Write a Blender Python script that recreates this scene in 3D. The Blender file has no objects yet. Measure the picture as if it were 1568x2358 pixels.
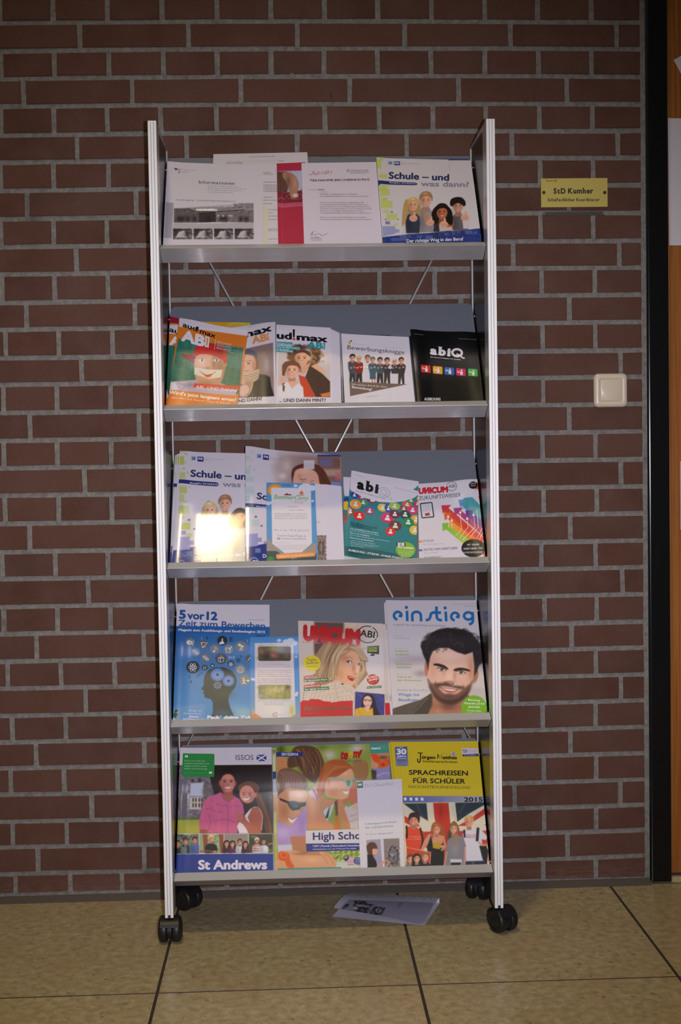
import bpy, bmesh, math, random
import numpy as np
from mathutils import Vector, Matrix
random.seed(4)
RNG = np.random.RandomState(7)
COL = bpy.context.scene.collection
SC = bpy.context.scene

# ------------------------------------------------------------------ camera
FPX, CAM = 2920.366, np.array([0.64195, -2.90845, 1.00593])
YAW, PITCH, ROLL = 0.03858, 0.04109, -0.01605
def _axes():
    cy, sy, cp, sp, cr, sr = math.cos(YAW), math.sin(YAW), math.cos(PITCH), math.sin(PITCH), math.cos(ROLL), math.sin(ROLL)
    fw = np.array([sy*cp, cy*cp, -sp]); rt = np.array([cy, -sy, 0.0]); up = np.cross(rt, fw)
    return rt*cr + up*sr, -rt*sr + up*cr, fw
AR, AU, AF = _axes()
camd = bpy.data.cameras.new('camera'); cam = bpy.data.objects.new('camera', camd); COL.objects.link(cam)
camd.sensor_fit = 'VERTICAL'; camd.sensor_height = 36.0; camd.lens = FPX/2358*36.0
camd.clip_start = 0.05
m = Matrix(((AR[0], AU[0], -AF[0], CAM[0]), (AR[1], AU[1], -AF[1], CAM[1]), (AR[2], AU[2], -AF[2], CAM[2]), (0, 0, 0, 1)))
cam.matrix_world = m
SC.camera = cam
SC.view_settings.view_transform = 'Standard'; SC.view_settings.look = 'None'
SC.view_settings.gamma = 1; SC.view_settings.exposure = 0.0; SC.view_settings.use_curve_mapping = False

def at(x, y, axis=1, val=0.0):
    "the point of a world plane that a photograph pixel shows"
    d = AR*((x-784)/FPX) - AU*((y-1179)/FPX) + AF
    return CAM + d*((val-CAM[axis])/d[axis])
def to_px(P):
    d = np.asarray(P) - CAM; w = d@AF
    return 784+FPX*(d@AR)/w, 1179-FPX*(d@AU)/w

# ------------------------------------------------------------------ light
world = bpy.data.worlds.new('world'); SC.world = world; world.use_nodes = True
world.node_tree.nodes['Background'].inputs[0].default_value = (0.85, 0.9, 1.0, 1)
world.node_tree.nodes['Background'].inputs[1].default_value = 0.03
def light(name, kind, loc, aim, power, color=(1, 1, 1), **kw):
    d = bpy.data.lights.new(name, kind); d.energy = power; d.color = color
    for k, v in kw.items(): setattr(d, k, v)
    o = bpy.data.objects.new(name, d); COL.objects.link(o); o.location = loc
    o.rotation_euler = (Vector(aim)-Vector(loc)).to_track_quat('-Z', 'Y').to_euler()
    return o
# the camera's own flash: beside the lens (camera held upright), narrow beam
fl = CAM + AR*0.085 + AU*0.012 + AF*0.02
light('camera_flash', 'SPOT', fl, (0.70, 0.0, 0.82), 185, (0.98, 0.955, 1.05), spot_size=math.radians(59), spot_blend=1.0, shadow_soft_size=0.012)
# ceiling lamps of the corridor (warm one near the wall, cooler one farther back)
LAMPS = [((0.12, -2.05, 4.76), 80, (1.0, 0.80, 0.42), 0.50, 0.43), ((0.62, -3.6, 4.76), 12, (0.90, 0.95, 1.0), 0.34, 0.02)]

# ------------------------------------------------------------------ helpers
def lin(c):
    c = np.asarray(c, float)/255.0
    return np.where(c <= 0.04045, c/12.92, ((c+0.055)/1.055)**2.4)
def mesh_obj(name, V, F, mat, parent=None, smooth=False):
    me = bpy.data.meshes.new(name); me.from_pydata([tuple(v) for v in V], [], F); me.update()
    if mat is not None: me.materials.append(mat)
    if smooth: me.polygons.foreach_set('use_smooth', [True]*len(me.polygons))
    o = bpy.data.objects.new(name, me); COL.objects.link(o)
    if parent: o.parent = parent
    return o
def bm_obj(name, bm, mat, parent=None, smooth=False):
    bmesh.ops.recalc_face_normals(bm, faces=bm.faces)
    me = bpy.data.meshes.new(name); bm.to_mesh(me); bm.free()
    if mat is not None: me.materials.append(mat)
    if smooth: me.polygons.foreach_set('use_smooth', [True]*len(me.polygons))
    o = bpy.data.objects.new(name, me); COL.objects.link(o)
    if parent: o.parent = parent
    return o
def add_box(bm, lo, hi, bevel=0.0):
    r = bmesh.ops.create_cube(bm, size=1.0)['verts']
    for v in r:
        v.co = Vector([lo[i] + (v.co[i]+0.5)*(hi[i]-lo[i]) for i in range(3)])
    if bevel:
        es = list({e for v in r for e in v.link_edges})
        bmesh.ops.bevel(bm, geom=es, offset=bevel, segments=2, affect='EDGES', profile=0.6)
def add_tube(bm, a, b, r, n=12):
    a, b = Vector(a), Vector(b); d = b-a
    q = d.to_track_quat('Z', 'Y').to_matrix().to_4x4(); q.translation = (a+b)/2
    bmesh.ops.create_cone(bm, cap_ends=True, segments=n, radius1=r, radius2=r, depth=d.length, matrix=q)
def add_prism(bm, prof, x0, x1):
    "profile in (y, z), swept along x"
    a = [bm.verts.new((x0, y, z)) for y, z in prof]; b = [bm.verts.new((x1, y, z)) for y, z in prof]
    n = len(prof)
    bm.faces.new(a); bm.faces.new(b[::-1])
    for i in range(n): bm.faces.new((a[i], b[i], b[(i+1) % n], a[(i+1) % n]))
def add_lathe(bm, prof, axis_mat, n=28):
    "profile (r, x) revolved about local x"
    rings = []
    for r, x in prof:
        rings.append([bm.verts.new(axis_mat @ Vector((x, r*math.cos(2*math.pi*k/n), r*math.sin(2*math.pi*k/n)))) for k in range(n)])
    for a, b in zip(rings, rings[1:]):
        for k in range(n): bm.faces.new((a[k], a[(k+1) % n], b[(k+1) % n], b[k]))
    bm.faces.new(rings[0]); bm.faces.new(rings[-1][::-1])
def empty(name, loc=(0, 0, 0)):
    o = bpy.data.objects.new(name, None); COL.objects.link(o); o.location = loc; o.empty_display_size = 0.05
    return o
def tag(o, label, cat, group=None):
    o['label'] = label; o['category'] = cat
    if group: o['group'] = group
    return o
def struct(o, kind='structure'):
    o['kind'] = kind; return o

# ------------------------------------------------------------------ materials
def mat(name, base=(0.8, 0.8, 0.8), rough=0.5, metal=0.0, spec=0.5, coat=0.0, coat_r=0.1):
    m = bpy.data.materials.new(name); m.use_nodes = True
    b = m.node_tree.nodes['Principled BSDF']
    b.inputs['Base Color'].default_value = (*base, 1); b.inputs['Roughness'].default_value = rough
    b.inputs['Metallic'].default_value = metal; b.inputs['Specular IOR Level'].default_value = spec
    b.inputs['Coat Weight'].default_value = coat; b.inputs['Coat Roughness'].default_value = coat_r
    return m
class NT:
    def __init__(s, m): s.m = m; s.t = m.node_tree; s.b = s.t.nodes['Principled BSDF']
    def n(s, kind, **kw):
        x = s.t.nodes.new(kind)
        for k, v in kw.items():
            if k.startswith('i_'): x.inputs[k[2:].replace('_', ' ')].default_value = v
            else: setattr(x, k, v)
        return x
    def l(s, a, b): s.t.links.new(a, b)
    def pos(s): return s.n('ShaderNodeNewGeometry').outputs['Position']
    def noise(s, scale, detail=4, rough=0.6, vec=None):
        x = s.n('ShaderNodeTexNoise'); x.inputs['Scale'].default_value = scale; x.inputs['Detail'].default_value = detail; x.inputs['Roughness'].default_value = rough
        s.l(vec or s.pos(), x.inputs['Vector']); return x.outputs['Fac']
    def ramp(s, fac, stops):
        x = s.n('ShaderNodeValToRGB'); e = x.color_ramp.elements
        while len(e) < len(stops): e.new(0.5)
        for i, (p, c) in enumerate(stops):
            e[i].position = p; e[i].color = (*c, 1) if len(c) == 3 else c
        s.l(fac, x.inputs['Fac']); return x.outputs['Color']
    def mix(s, fac, a, b, mode='MIX'):
        x = s.n('ShaderNodeMix', data_type='RGBA', blend_type=mode)
        for sock, v in ((x.inputs['Factor'], fac), (x.inputs[6], a), (x.inputs[7], b)):
            if isinstance(v, (int, float)): sock.default_value = v
            elif isinstance(v, tuple): sock.default_value = (*v, 1)
            else: s.l(v, sock)
        return x.outputs[2]
    def bump(s, h, strength=0.3, dist=0.002):
        x = s.n('ShaderNodeBump'); x.inputs['Strength'].default_value = strength; x.inputs['Distance'].default_value = dist
        s.l(h, x.inputs['Height']); s.l(x.outputs[0], s.b.inputs['Normal'])
    def scaled(s, sc):
        x = s.n('ShaderNodeMapping'); x.inputs['Scale'].default_value = sc; s.l(s.pos(), x.inputs['Vector']); return x.outputs[0]

def brick_mat():
    m = mat('brick_clay', rough=0.75, spec=0.35); N = NT(m)
    rnd = N.n('ShaderNodeObjectInfo').outputs['Random']
    c = N.ramp(rnd, [(0.0, (0.08035, 0.03089, 0.01843)), (0.45, (0.0985, 0.03802, 0.02189)), (0.8, (0.1115, 0.04752, 0.02995)), (1.0, (0.08554, 0.03683, 0.02419))])
    n1 = N.noise(9, 4); c = N.mix(N.ramp(n1, [(0.35, (0, 0, 0)), (0.75, (1, 1, 1))]), c, (0.1231, 0.0594, 0.04608))
    n2 = N.noise(160, 3); c = N.mix(0.35, c, N.mix(n2, (0.6, 0.6, 0.6), (1.35, 1.3, 1.25)), 'MULTIPLY')
    # pale scuffs and a dusty foot of the wall
    n3 = N.noise(1.0, 5, 0.75, N.scaled((14, 14, 45))); c = N.mix(N.ramp(n3, [(0.70, (0, 0, 0)), (0.80, (0.55, 0.55, 0.55))]), c, (0.2592, 0.1544, 0.121))
    z = N.n('ShaderNodeSeparateXYZ'); N.l(N.pos(), z.inputs[0])
    foot = N.ramp(z.outputs['Z'], [(0.0, (1, 1, 1)), (0.055, (0, 0, 0))])
    n4 = N.noise(1.0, 5, 0.7, N.scaled((20, 20, 120)))
    f2 = N.mix(1.0, foot, N.ramp(n4, [(0.42, (0, 0, 0)), (0.6, (0.6, 0.6, 0.6))]), 'MULTIPLY')
    c = N.mix(f2, c, (0.2462, 0.1544, 0.1325))
    N.l(c, N.b.inputs['Base Color']); N.bump(N.noise(240, 3), 0.25, 0.001)
    return m
def mortar_mat():
    m = mat('mortar', rough=0.9, spec=0.2); N = NT(m)
    c = N.ramp(N.noise(70, 5, 0.7), [(0.3, (0.153, 0.1404, 0.1296)), (0.7, (0.297, 0.279, 0.2664))])
    c = N.mix(N.ramp(N.noise(5.5, 5, 0.75), [(0.57, (0, 0, 0)), (0.68, (0.7, 0.7, 0.7))]), c, (0.0936, 0.0864, 0.0828))
    N.l(c, N.b.inputs['Base Color']); N.bump(N.noise(180, 4), 0.6, 0.002)
    return m
def floor_mat():
    m = mat('floor_stone', rough=0.28, spec=0.35); N = NT(m)
    v = N.n('ShaderNodeTexVoronoi'); v.inputs['Scale'].default_value = 95; N.l(N.pos(), v.inputs['Vector'])
    c = N.ramp(N.noise(60, 5, 0.7), [(0.35, (0.36, 0.2844, 0.153)), (0.65, (0.612, 0.513, 0.315))])
    c = N.mix(N.ramp(N.noise(120, 2, 0.5), [(0.62, (0, 0, 0)), (0.70, (0.8, 0.8, 0.8))]), c, (0.261, 0.153, 0.081))
    c = N.mix(N.ramp(N.noise(7, 3), [(0.45, (0, 0, 0)), (0.75, (0.45, 0.45, 0.45))]), c, (0.432, 0.27, 0.135))
    big = N.ramp(N.noise(52, 1, 0.3), [(0.70, (0, 0, 0)), (0.74, (0.6, 0.6, 0.6))])
    c = N.mix(big, c, (0.20, 0.13, 0.085))
    big = N.ramp(N.noise(44, 1, 0.3), [(0.24, (0.45, 0.45, 0.45)), (0.27, (0, 0, 0))])
    c = N.mix(big, c, (0.72, 0.60, 0.40))
    rnd = N.n('ShaderNodeObjectInfo').outputs['Random']
    c = N.mix(0.5, c, N.ramp(rnd, [(0, (0.88, 0.87, 0.86)), (1, (1.08, 1.06, 1.04))]), 'MULTIPLY')
    N.l(c, N.b.inputs['Base Color'])
    N.l(N.ramp(N.noise(25, 4), [(0.3, (0.20, 0.20, 0.20)), (0.8, (0.36, 0.36, 0.36))]), N.b.inputs['Roughness'])
    return m
def wood_mat():
    m = mat('door_veneer', rough=0.42, spec=0.4); N = NT(m)
    c = N.ramp(N.noise(1, 6, 0.7, N.scaled((160, 160, 3.0))), [(0.3, (0.234, 0.072, 0.0108)), (0.5, (0.36, 0.1224, 0.0198)), (0.7, (0.486, 0.18, 0.0324))])
    c = N.mix(N.ramp(N.noise(1, 3, 0.6, N.scaled((420, 420, 6))), [(0.55, (0, 0, 0)), (0.8, (0.5, 0.5, 0.5))]), c, (0.162, 0.045, 0.009))
    N.l(c, N.b.inputs['Base Color']); return m
def metal_mat(name, base, rough, streak=0.08):
    m = mat(name, base, rough, 1.0); N = NT(m)
    n = N.noise(1, 3, 0.6, N.scaled((2.5, 900, 900)))
    N.l(N.ramp(n, [(0.3, (rough-streak,)*3), (0.7, (rough+streak,)*3)]), N.b.inputs['Roughness'])
    return m
M = {}
M['brick'] = brick_mat(); M['mortar'] = mortar_mat(); M['floor'] = floor_mat(); M['wood'] = wood_mat()
M['grout'] = mat('floor_grout', (0.045, 0.036, 0.028), 0.9)
M['plaster'] = mat('plaster', (0.55, 0.53, 0.50), 0.9)
M['ceil'] = mat('ceiling_board', (0.25, 0.25, 0.25), 0.9)
M['frame_black'] = mat('black_door_frame', (0.006, 0.0065, 0.008), 0.22, spec=0.4)
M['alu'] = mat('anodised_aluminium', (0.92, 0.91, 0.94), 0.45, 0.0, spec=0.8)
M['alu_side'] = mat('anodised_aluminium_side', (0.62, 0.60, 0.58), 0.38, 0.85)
M['groove'] = mat('profile_groove', (0.16, 0.15, 0.18), 0.6)
M['panel'] = mat('black_gloss_panel', (0.008, 0.008, 0.009), 0.24, spec=0.28)
M['lip'] = metal_mat('brushed_steel', (0.37, 0.36, 0.385), 0.30)
M['lip'].node_tree.nodes['Principled BSDF'].inputs['Metallic'].default_value = 0.35
M['lip_lit'] = mat('steel_lit', (0.66, 0.65, 0.64), 0.36, 0.25)  # flange faces lightened in colour to look brighter lit than the lip front
M['plate'] = mat('grey_powder_coat', (0.165, 0.18, 0.22), 0.55, 0.0, spec=0.4)
M['chrome'] = mat('polished_rod', (0.92, 0.92, 0.94), 0.40, 0.55)
M['pin'] = mat('chrome_pin', (0.92, 0.92, 0.92), 0.12, 1.0)
M['rubber'] = mat('black_caster_plastic', (0.012, 0.012, 0.013), 0.42, spec=0.4)
M['cream'] = mat('cream_plastic', (0.76, 0.65, 0.52), 0.28, spec=0.5)
M['dark'] = mat('dark_gap', (0.05, 0.04, 0.035), 0.6)
M['threshold'] = mat('threshold_metal', (0.6, 0.6, 0.62), 0.3, 1.0)
M['lamp'] = mat('lamp_housing', (0.7, 0.7, 0.7), 0.5)

# ------------------------------------------------------------------ the setting
WALL_X0, WALL_Z1 = -1.1, 4.8
floor = struct(empty('floor'))
mesh_obj('floor_bed', [(-2.2, 0.6, -0.0016), (3.2, 0.6, -0.0016), (3.2, -4.6, -0.0016), (-2.2, -4.6, -0.0016)], [(0, 1, 2, 3)][::-1], M['grout'], floor)
def tile(x0, x1, y0, y1):
    b = 0.0005; t = 0.0
    V = [(x0, y0, -0.004), (x1, y0, -0.004), (x1, y1, -0.004), (x0, y1, -0.004),
         (x0, y0, t-b), (x1, y0, t-b), (x1, y1, t-b), (x0, y1, t-b), (x0+b, y0+b, t), (x1-b, y0+b, t), (x1-b, y1-b, t), (x0+b, y1-b, t)]
    F = [(8, 9, 10, 11)]
    for i in range(4):
        j = (i+1) % 4; F += [(i, j, 4+j, 4+i), (4+i, 4+j, 8+j, 8+i)]
    cx, cy = (x0+x1)/2, (y0+y1)/2
    o = mesh_obj('floor_tile', [(a-cx, b2-cy, c) for a, b2, c in V], F, M['floor'], floor); o.location = (cx, cy, 0)
    o.data.materials.append(M['grout'])
    for f_ in list(o.data.polygons)[1:]: f_.material_index = 1
for i in range(-5, 6):
    xa = 0.371 + 0.5*i
    tile(xa+0.0025, xa+0.4975, -0.5265, -0.001)
    for j in range(8):
        ya = -0.529 - 0.5*j
        tile(xa+0.0025, xa+0.4975, ya-0.4970, ya-0.0005)
    if i >= 1: tile(xa+0.0025, xa+0.4975, 0.002, 0.5)

# ---- brick wall: joint lines read off the photograph, one object per brick
LY = [53.6,117.9,181.6,245.4,311.7,374.5,439.5,504.6,568.9,632.1,697.2,759.2,825,886.2,951,1015,1078,1141.3,1205.6,1271,1333.4,1397.2,1459.7,1523.2,1585.2,1648.5,1709.2,1769.1,1829.6,1892,1950.8,2012.2]
RY = [52.3,113,176.5,240.3,301.5,363.3,426,490,554.3,616.3,678.8,741.3,806.4,867.6,930.1,993.1,1057.7,1120.2,1181.9,1244.6,1305.9,1368.4,1431.6,1491.6,1553.3,1612.8,1674.5,1734.4,1795.2,1853.3,1911.7,1971.2]
XL, XR = at(30, 1000)[0], at(1459, 1000)[0]
def line_z(k, X):
    "height of mortar line k (0 at the top of the picture, 32 on the floor)"
    u = (X-XL)/(XR-XL); u = min(max(u, 0.0), 1.0)
    if k >= 32: return 0.013 + 0.004*(1-u)
    if k < 0: return line_z(0, X) + 0.0637*(-k)
    zl, zr = at(30, LY[k])[2], at(1459, RY[k])[2]
    bow = 4.0*(1-k/16.0)*0.00097*4*u*(1-u)
    return zl*(1-u)+zr*u + bow
def hdr(l, r):      # header course: first three joints, then two near the right end; the rest evenly between
    n = 10-len(l)
    return l + [l[-1]+(r[0]-l[-1])*i/(n+1) for i in range(1, n+1)] + r
JO = {0: [0,122,247,373,499,623.2,746.4,869.8,993.3,1116.2,1237.4,1361.4], 1: [-66,183.7,434.3,685,931.8,1175,1419.3],
 2: [2.6,125,250.5,376.3,500.3,624,745.7,869.3,992.5,1116,1240,1362.4], 3: [54,304.3,554.8,805,1056,1305.3],
 4: [2.6,124.2,246.7,369.9,498.7,623.7,748.2,873,996.8,1118.8,1242,1364], 5: [-73,177.3,429.3,684.4,936.4,1179,1422.4],
 6: hdr([2,123.7,250], [1244.6,1365.8]), 7: [62.5,313.3,564,815,1062,1310], 8: hdr([2,123.7,246.2], [1244.6,1365.8]),
 9: [-74,176,428,679.8,933.2,1182,1426.2], 10: [4.6,125.8,248.7,374,499.6,627,750,874,1001,1124,1247,1370.4],
 11: [61.2,310.7,562.5,814,1062,1311], 12: hdr([12.8,135.2,259], [1249.7,1370.9]), 13: [-62,187.5,438,688,938,1187.7,1429.5],
 14: hdr([8.4,131.4,255], [1251,1372]), 15: [69,320.7,570.6,819.6,1066,1311], 16: [9,131.9,256.4,380,503,626.9,750,875,998,1124,1249.7,1371.6],
 17: [-54,195,445,694,941,1186.4,1430.3], 18: hdr([11.5,135.2,257.7], [1251.5,1374]), 19: [68.4,316.8,566,816,1065,1313.5],
 20: hdr([5.6,127.6,248.7], [1247,1371.4]), 21: [-44,203.6,451,699,949,1193,1433.4], 22: hdr([9,132,255], [1254,1374]),
 23: [84.2,331,578,825,1071,1316], 24: hdr([17.3,140.3,264], [1253.5,1372.7]), 25: [-50,197.7,446,694,941,1188.5,1430.3],
 26: [28,151.3,276,400,521,645.8,767.6,889.4,1009,1130,1249.7,1372], 27: [83,332.4,578,824,1069,1314],
 28: hdr([25,147.4,271.2], [1253,1372.9]), 29: [-34,211.2,455,699,942,1185.4,1428.3], 30: hdr([29.3,153.8,280], [1254,1372.7]),
 31: [87.5,332,576,820,1064,1307], 32: [35,160.2,280.6,401,521.6,645,767.5,887,1006.5,1129,1250.8,1372]}
XEND = at(1483.5, 900)[0]      # centre of the last upright joint beside the door frame
wall = struct(empty('wall_back'))
mort = mesh_obj('mortar_bed', [(WALL_X0, 0.0015, 0), (XEND+0.0065, 0.0015, 0), (XEND+0.0065, 0.0015, WALL_Z1), (WALL_X0, 0.0015, WALL_Z1)], [(0, 1, 2, 3)], M['mortar'], wall)
rest = bmesh.new()
def brick_geo(x0, x1, k):
    g = 0.0057
    j = lambda a=0.0008: random.uniform(-a, a)
    A = [(x0+g+j(), line_z(k, x0)+g+j()), (x1-g+j(), line_z(k, x1)+g+j()), (x1-g+j(), line_z(k-1, x1)-g+j()), (x0+g+j(), line_z(k-1, x0)-g+j())]
    y = -0.0012+j(0.0006); c = 0.0011
    sg = [(1, 1), (-1, 1), (-1, -1), (1, -1)]
    V = [(a, 0.012, b) for a, b in A] + [(a, y+c, b) for a, b in A] + [(a+s*c, y, b+t*c) for (a, b), (s, t) in zip(A, sg)]
    F = [(8, 9, 10, 11)]
    for i in range(4):
        q = (i+1) % 4; F += [(i, q, 4+q, 4+i), (4+i, 4+q, 8+q, 8+i)]
    return V, F
def add_brick(x0, x1, k, single):
    V, F = brick_geo(x0, x1, k)
    if single:
        cx = sum(v[0] for v in V)/12; cz = sum(v[2] for v in V)/12
        o = mesh_obj('brick', [(a-cx, b, c-cz) for a, b, c in V], F, M['brick'], wall); o.location = (cx, 0, cz)
    else:
        vs = [rest.verts.new(v) for v in V]
        for f in F: rest.faces.new([vs[i] for i in f])
def hidden(px, py):     # behind the brochures and the shelves
    for x0, x1, y0, y1 in ((400, 1075, 375, 595), (395, 1085, 712, 960), (400, 1085, 1045, 1325), (410, 1090, 1388, 1680), (415, 1100, 1715, 2030)):
        if x0 < px < x1 and y0 < py < y1: return True
    return False
nb = 0
for k in range(-44, 33):
    src = JO[k] if k >= 0 else [v+random.uniform(-4, 4) for v in JO[(k % 4)]]
    yy = (LY[k] if 0 <= k < 32 else 2030 if k == 32 else 20)-30
    js = [at(x, max(yy, 20))[0] for x in src]
    mod = 0.1216 if k % 2 == 0 else 0.2435
    while js[0] > WALL_X0: js.insert(0, js[0]-mod)
    js[0] = WALL_X0
    js.append(XEND)
    for a, b in zip(js, js[1:]):
        if b-a < 0.03: continue
        cx = (a+b)/2
        pa, pb = to_px((a, 0, (line_z(k, cx)+line_z(k-1, cx))/2)), to_px((b, 0, (line_z(k, cx)+line_z(k-1, cx))/2))
        inside = pb[0] > 0 and pa[0] < 1568 and pa[1]+32 > 0
        hid = hidden(pa[0]+8, pa[1]) and hidden(pb[0]-8, pb[1]) and hidden(pa[0]+8, pa[1]-26) and hidden(pa[0]+8, pa[1]+26)
        single = inside and not hid; nb += single
        add_brick(a, b, k, single)
struct(bm_obj('brick_rest', rest, M['brick'], wall), 'stuff')
print('single bricks', nb)
# mortar fillet along the foot of the wall
bm = bmesh.new(); add_prism(bm, [(0.004, 0.0), (-0.011, 0.0), (-0.007, 0.006), (-0.001, 0.013), (0.004, 0.015)], WALL_X0, XEND+0.006)
struct(bm_obj('trim_1', bm, mat('fillet_mortar', (0.085, 0.068, 0.054), 0.9)))
# old wall plugs, screw rings and a nail in the joints
for x, y in ((62, 182), (672, 173)):
    p = at(x, y); bm = bmesh.new()
    t = 0.0034
    for i in range(14):
        a, b = 2*math.pi*i/14, 2*math.pi*(i+1)/14
        add_tube(bm, (t*math.cos(a), 0, t*math.sin(a)), (t*math.cos(b), 0, t*math.sin(b)), 0.0009, 6)
    o = bm_obj('screw_eye', bm, mat('pale_ring', (0.45, 0.40, 0.28), 0.5), smooth=True); o.location = (p[0], -0.0018, p[2])
    tag(o, 'small pale ring plug in a mortar joint, %s' % ('upper left corner of the wall' if x < 100 else 'above the middle of the rack'), 'wall plug')
p = at(764, 232); bm = bmesh.new(); add_tube(bm, (0, 0.004, -0.002), (-0.002, -0.010, 0.012), 0.0009, 8); add_tube(bm, (-0.002, -0.0098, 0.0118), (-0.0022, -0.0108, 0.0128), 0.0018, 10)
o = bm_obj('nail', bm, M['dark']); o.location = p; tag(o, 'thin bent nail sticking out of a mortar joint above the rack', 'nail')

# ---- door frame, door and its papers
XF0 = at(1491, 1000)[0]+0.004; XF0 = (at(1487, 20)[0]+at(1497, 2000)[0])/2+0.003; XF1 = (at(1534, 20)[0]+at(1541, 2000)[0])/2+0.004
bm = bmesh.new(); add_box(bm, (XF0, 0.0, 0.004), (XF1, 0.12, 2.9), 0.0022)
struct(bm_obj('trim_2', bm, M['frame_black']))
door = struct(empty('door_1', (XF1+0.001, 0.012, 0)))
bm = bmesh.new(); add_box(bm, (0.0015, 0.008, 0.019), (0.93, 0.048, 2.2), 0.001)
bm_obj('door_leaf', bm, M['wood'], door)
bm = bmesh.new(); add_box(bm, (0.0015, -0.002, 0.0), (0.93, 0.05, 0.012)); bm_obj('threshold_stone', bm, M['floor'], door)
bm = bmesh.new(); add_box(bm, (0.0015, 0.0, 0.0125), (0.93, 0.008, 0.0155)); bm_obj('sill_strip', bm, M['threshold'], door)
bm = bmesh.new(); add_box(bm, (0.86, -0.03, 1.0), (0.875, 0.008, 1.015), 0.002); add_box(bm, (0.75, -0.045, 1.0), (0.875, -0.03, 1.018), 0.004); bm_obj('door_handle', bm, M['alu_side'], door)
bm = bmesh.new(); add_box(bm, (XF1, 0.0, 2.2), (XF1+0.95, 0.12, 2.28), 0.002); struct(bm_obj('trim_3', bm, M['frame_black']))
bm = bmesh.new(); add_box(bm, (XF1+0.9325, 0.0, 0.004), (XF1+0.99, 0.12, 2.2), 0.002); struct(bm_obj('trim_4', bm, M['frame_black']))
bm = bmesh.new(); add_box(bm, (XF1+0.99, 0.0, 0.0), (3.2, 0.1, 4.8)); add_box(bm, (XF1, 0.002, 2.28), (XF1+0.99, 0.1, 4.8)); struct(bm_obj('wall_right', bm, M['plaster']))
bm = bmesh.new(); add_box(bm, (-2.2, -4.6, 4.8), (3.2, 0.6, 4.86)); struct(bm_obj('ceiling', bm, M['ceil']))
bm = bmesh.new(); add_box(bm, (-2.2, -4.65, 0.0), (3.2, -4.6, 4.8)); struct(bm_obj('wall_front', bm, M['plaster']))
bm = bmesh.new(); add_box(bm, (WALL_X0-0.02, 0.0, 0.0), (WALL_X0, 0.1, 4.8)); add_box(bm, (-2.2, 0.1, 0), (WALL_X0, 0.15, 4.8)); struct(bm_obj('wall_left', bm, M['plaster']))
M['paperw'] = mat('notice_paper', (0.74, 0.71, 0.78), 0.7, spec=0.3)
DY = 0.0188
def notice(pts, label):
    V = []
    for (x, y) in pts: p = at(x, y, 1, DY); V.append((p[0], p[1], p[2]))
    c = np.mean(V, axis=0); V2 = [(v[0]-c[0], v[1]-c[1], v[2]-c[2]) for v in V] + [(v[0]-c[0], v[1]-c[1]+0.0004, v[2]-c[2]) for v in V]
    o = mesh_obj('notice_sheet', V2, [(0, 1, 2, 3), (4, 5, 6, 7), (0, 1, 5, 4), (1, 2, 6, 5), (2, 3, 7, 6), (3, 0, 4, 7)], M['paperw']); o.location = c
    return tag(o, label, 'paper')
notice([(1538, 272), (1738, 276), (1740, 566), (1541, 565)], 'white notice sheet pinned on the wooden door, the largest, its edge along the black frame')
notice([(1551, 138), (1640, 90), (1700, 200), (1611, 250)], 'white sheet pinned askew on the door, above the large notice')
notice([(1566.5, 1062), (1770, 1064), (1770, 1220), (1567, 1220)], 'white sheet low on the wooden door, at light switch height')

# ---- light switch
p = at(1404.5, 899)
sw = tag(empty('light_switch', (p[0], 0, p[2])), 'cream square light switch with rocker on the brick wall beside the door', 'light switch')
bm = bmesh.new(); s = 0.0385
def rrect(s, r, y, n=5):
    out = []
    for q, (cx, cz) in enumerate(((s-r, s-r), (-s+r, s-r), (-s+r, -s+r), (s-r, -s+r))):
        for i in range(n+1):
            a = math.pi/2*(q+i/n); out.append((cx+r*math.cos(a), y, cz+r*math.sin(a)))
    return out
def loft(bm, rings, cap=True):
    R = [[bm.verts.new(v) for v in ring] for ring in rings]
    for a, b in zip(R, R[1:]):
        n = len(a)
        for i in range(n): bm.faces.new((a[i], a[(i+1) % n], b[(i+1) % n], b[i]))
    if cap: bm.faces.new(R[-1])
    return R
loft(bm, [rrect(s, .010, -0.0010), rrect(s, .010, -0.006), rrect(s-.0025, .009, -0.0095), rrect(s-.008, .006, -0.0115), rrect(s-.0125, .004, -0.0105), rrect(s-.0130, .004, -0.0075)])
bm_obj('switch_frame', bm, M['cream'], sw, True)
bm = bmesh.new(); loft(bm, [rrect(s-.0138, .0035, -0.0078), rrect(s-.0138, .0035, -0.0102), rrect(s-.0150, .0030, -0.0114)]); bm_obj('rocker', bm, M['cream'], sw, True)

# ------------------------------------------------------------------ the rack
rack = tag(empty('magazine_rack', (0.715, -0.16, 0)), 'tall aluminium magazine rack on black casters with five sloping grey shelves', 'magazine rack')
RO = Vector((0.715, -0.16, 0))
def rpart(name, bm, m, smooth=False, parent=None, at_=None):
    bmesh.ops.translate(bm, verts=bm.verts, vec=-RO)
    return bm_obj(name, bm, m, parent or rack, smooth)
YF0 = -0.285
xl0 = (at(340.0, 290, 1, YF0)[0]+at(379.5, 2095, 1, YF0)[0])/2; xl1 = (at(359.4, 290, 1, YF0)[0]+at(399.3, 2095, 1, YF0)[0])/2
xr0 = (at(1114.6, 290, 1, YF0)[0]+at(1144.3, 2080, 1, YF0)[0])/2; xr1 = (at(1135.2, 290, 1, YF0)[0]+at(1163.3, 2080, 1, YF0)[0])/2
print('posts', xl0, xl1, xr0, xr1)
ZT = at(350, 279, 1, YF0)[2]; ZB = 0.056
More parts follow.
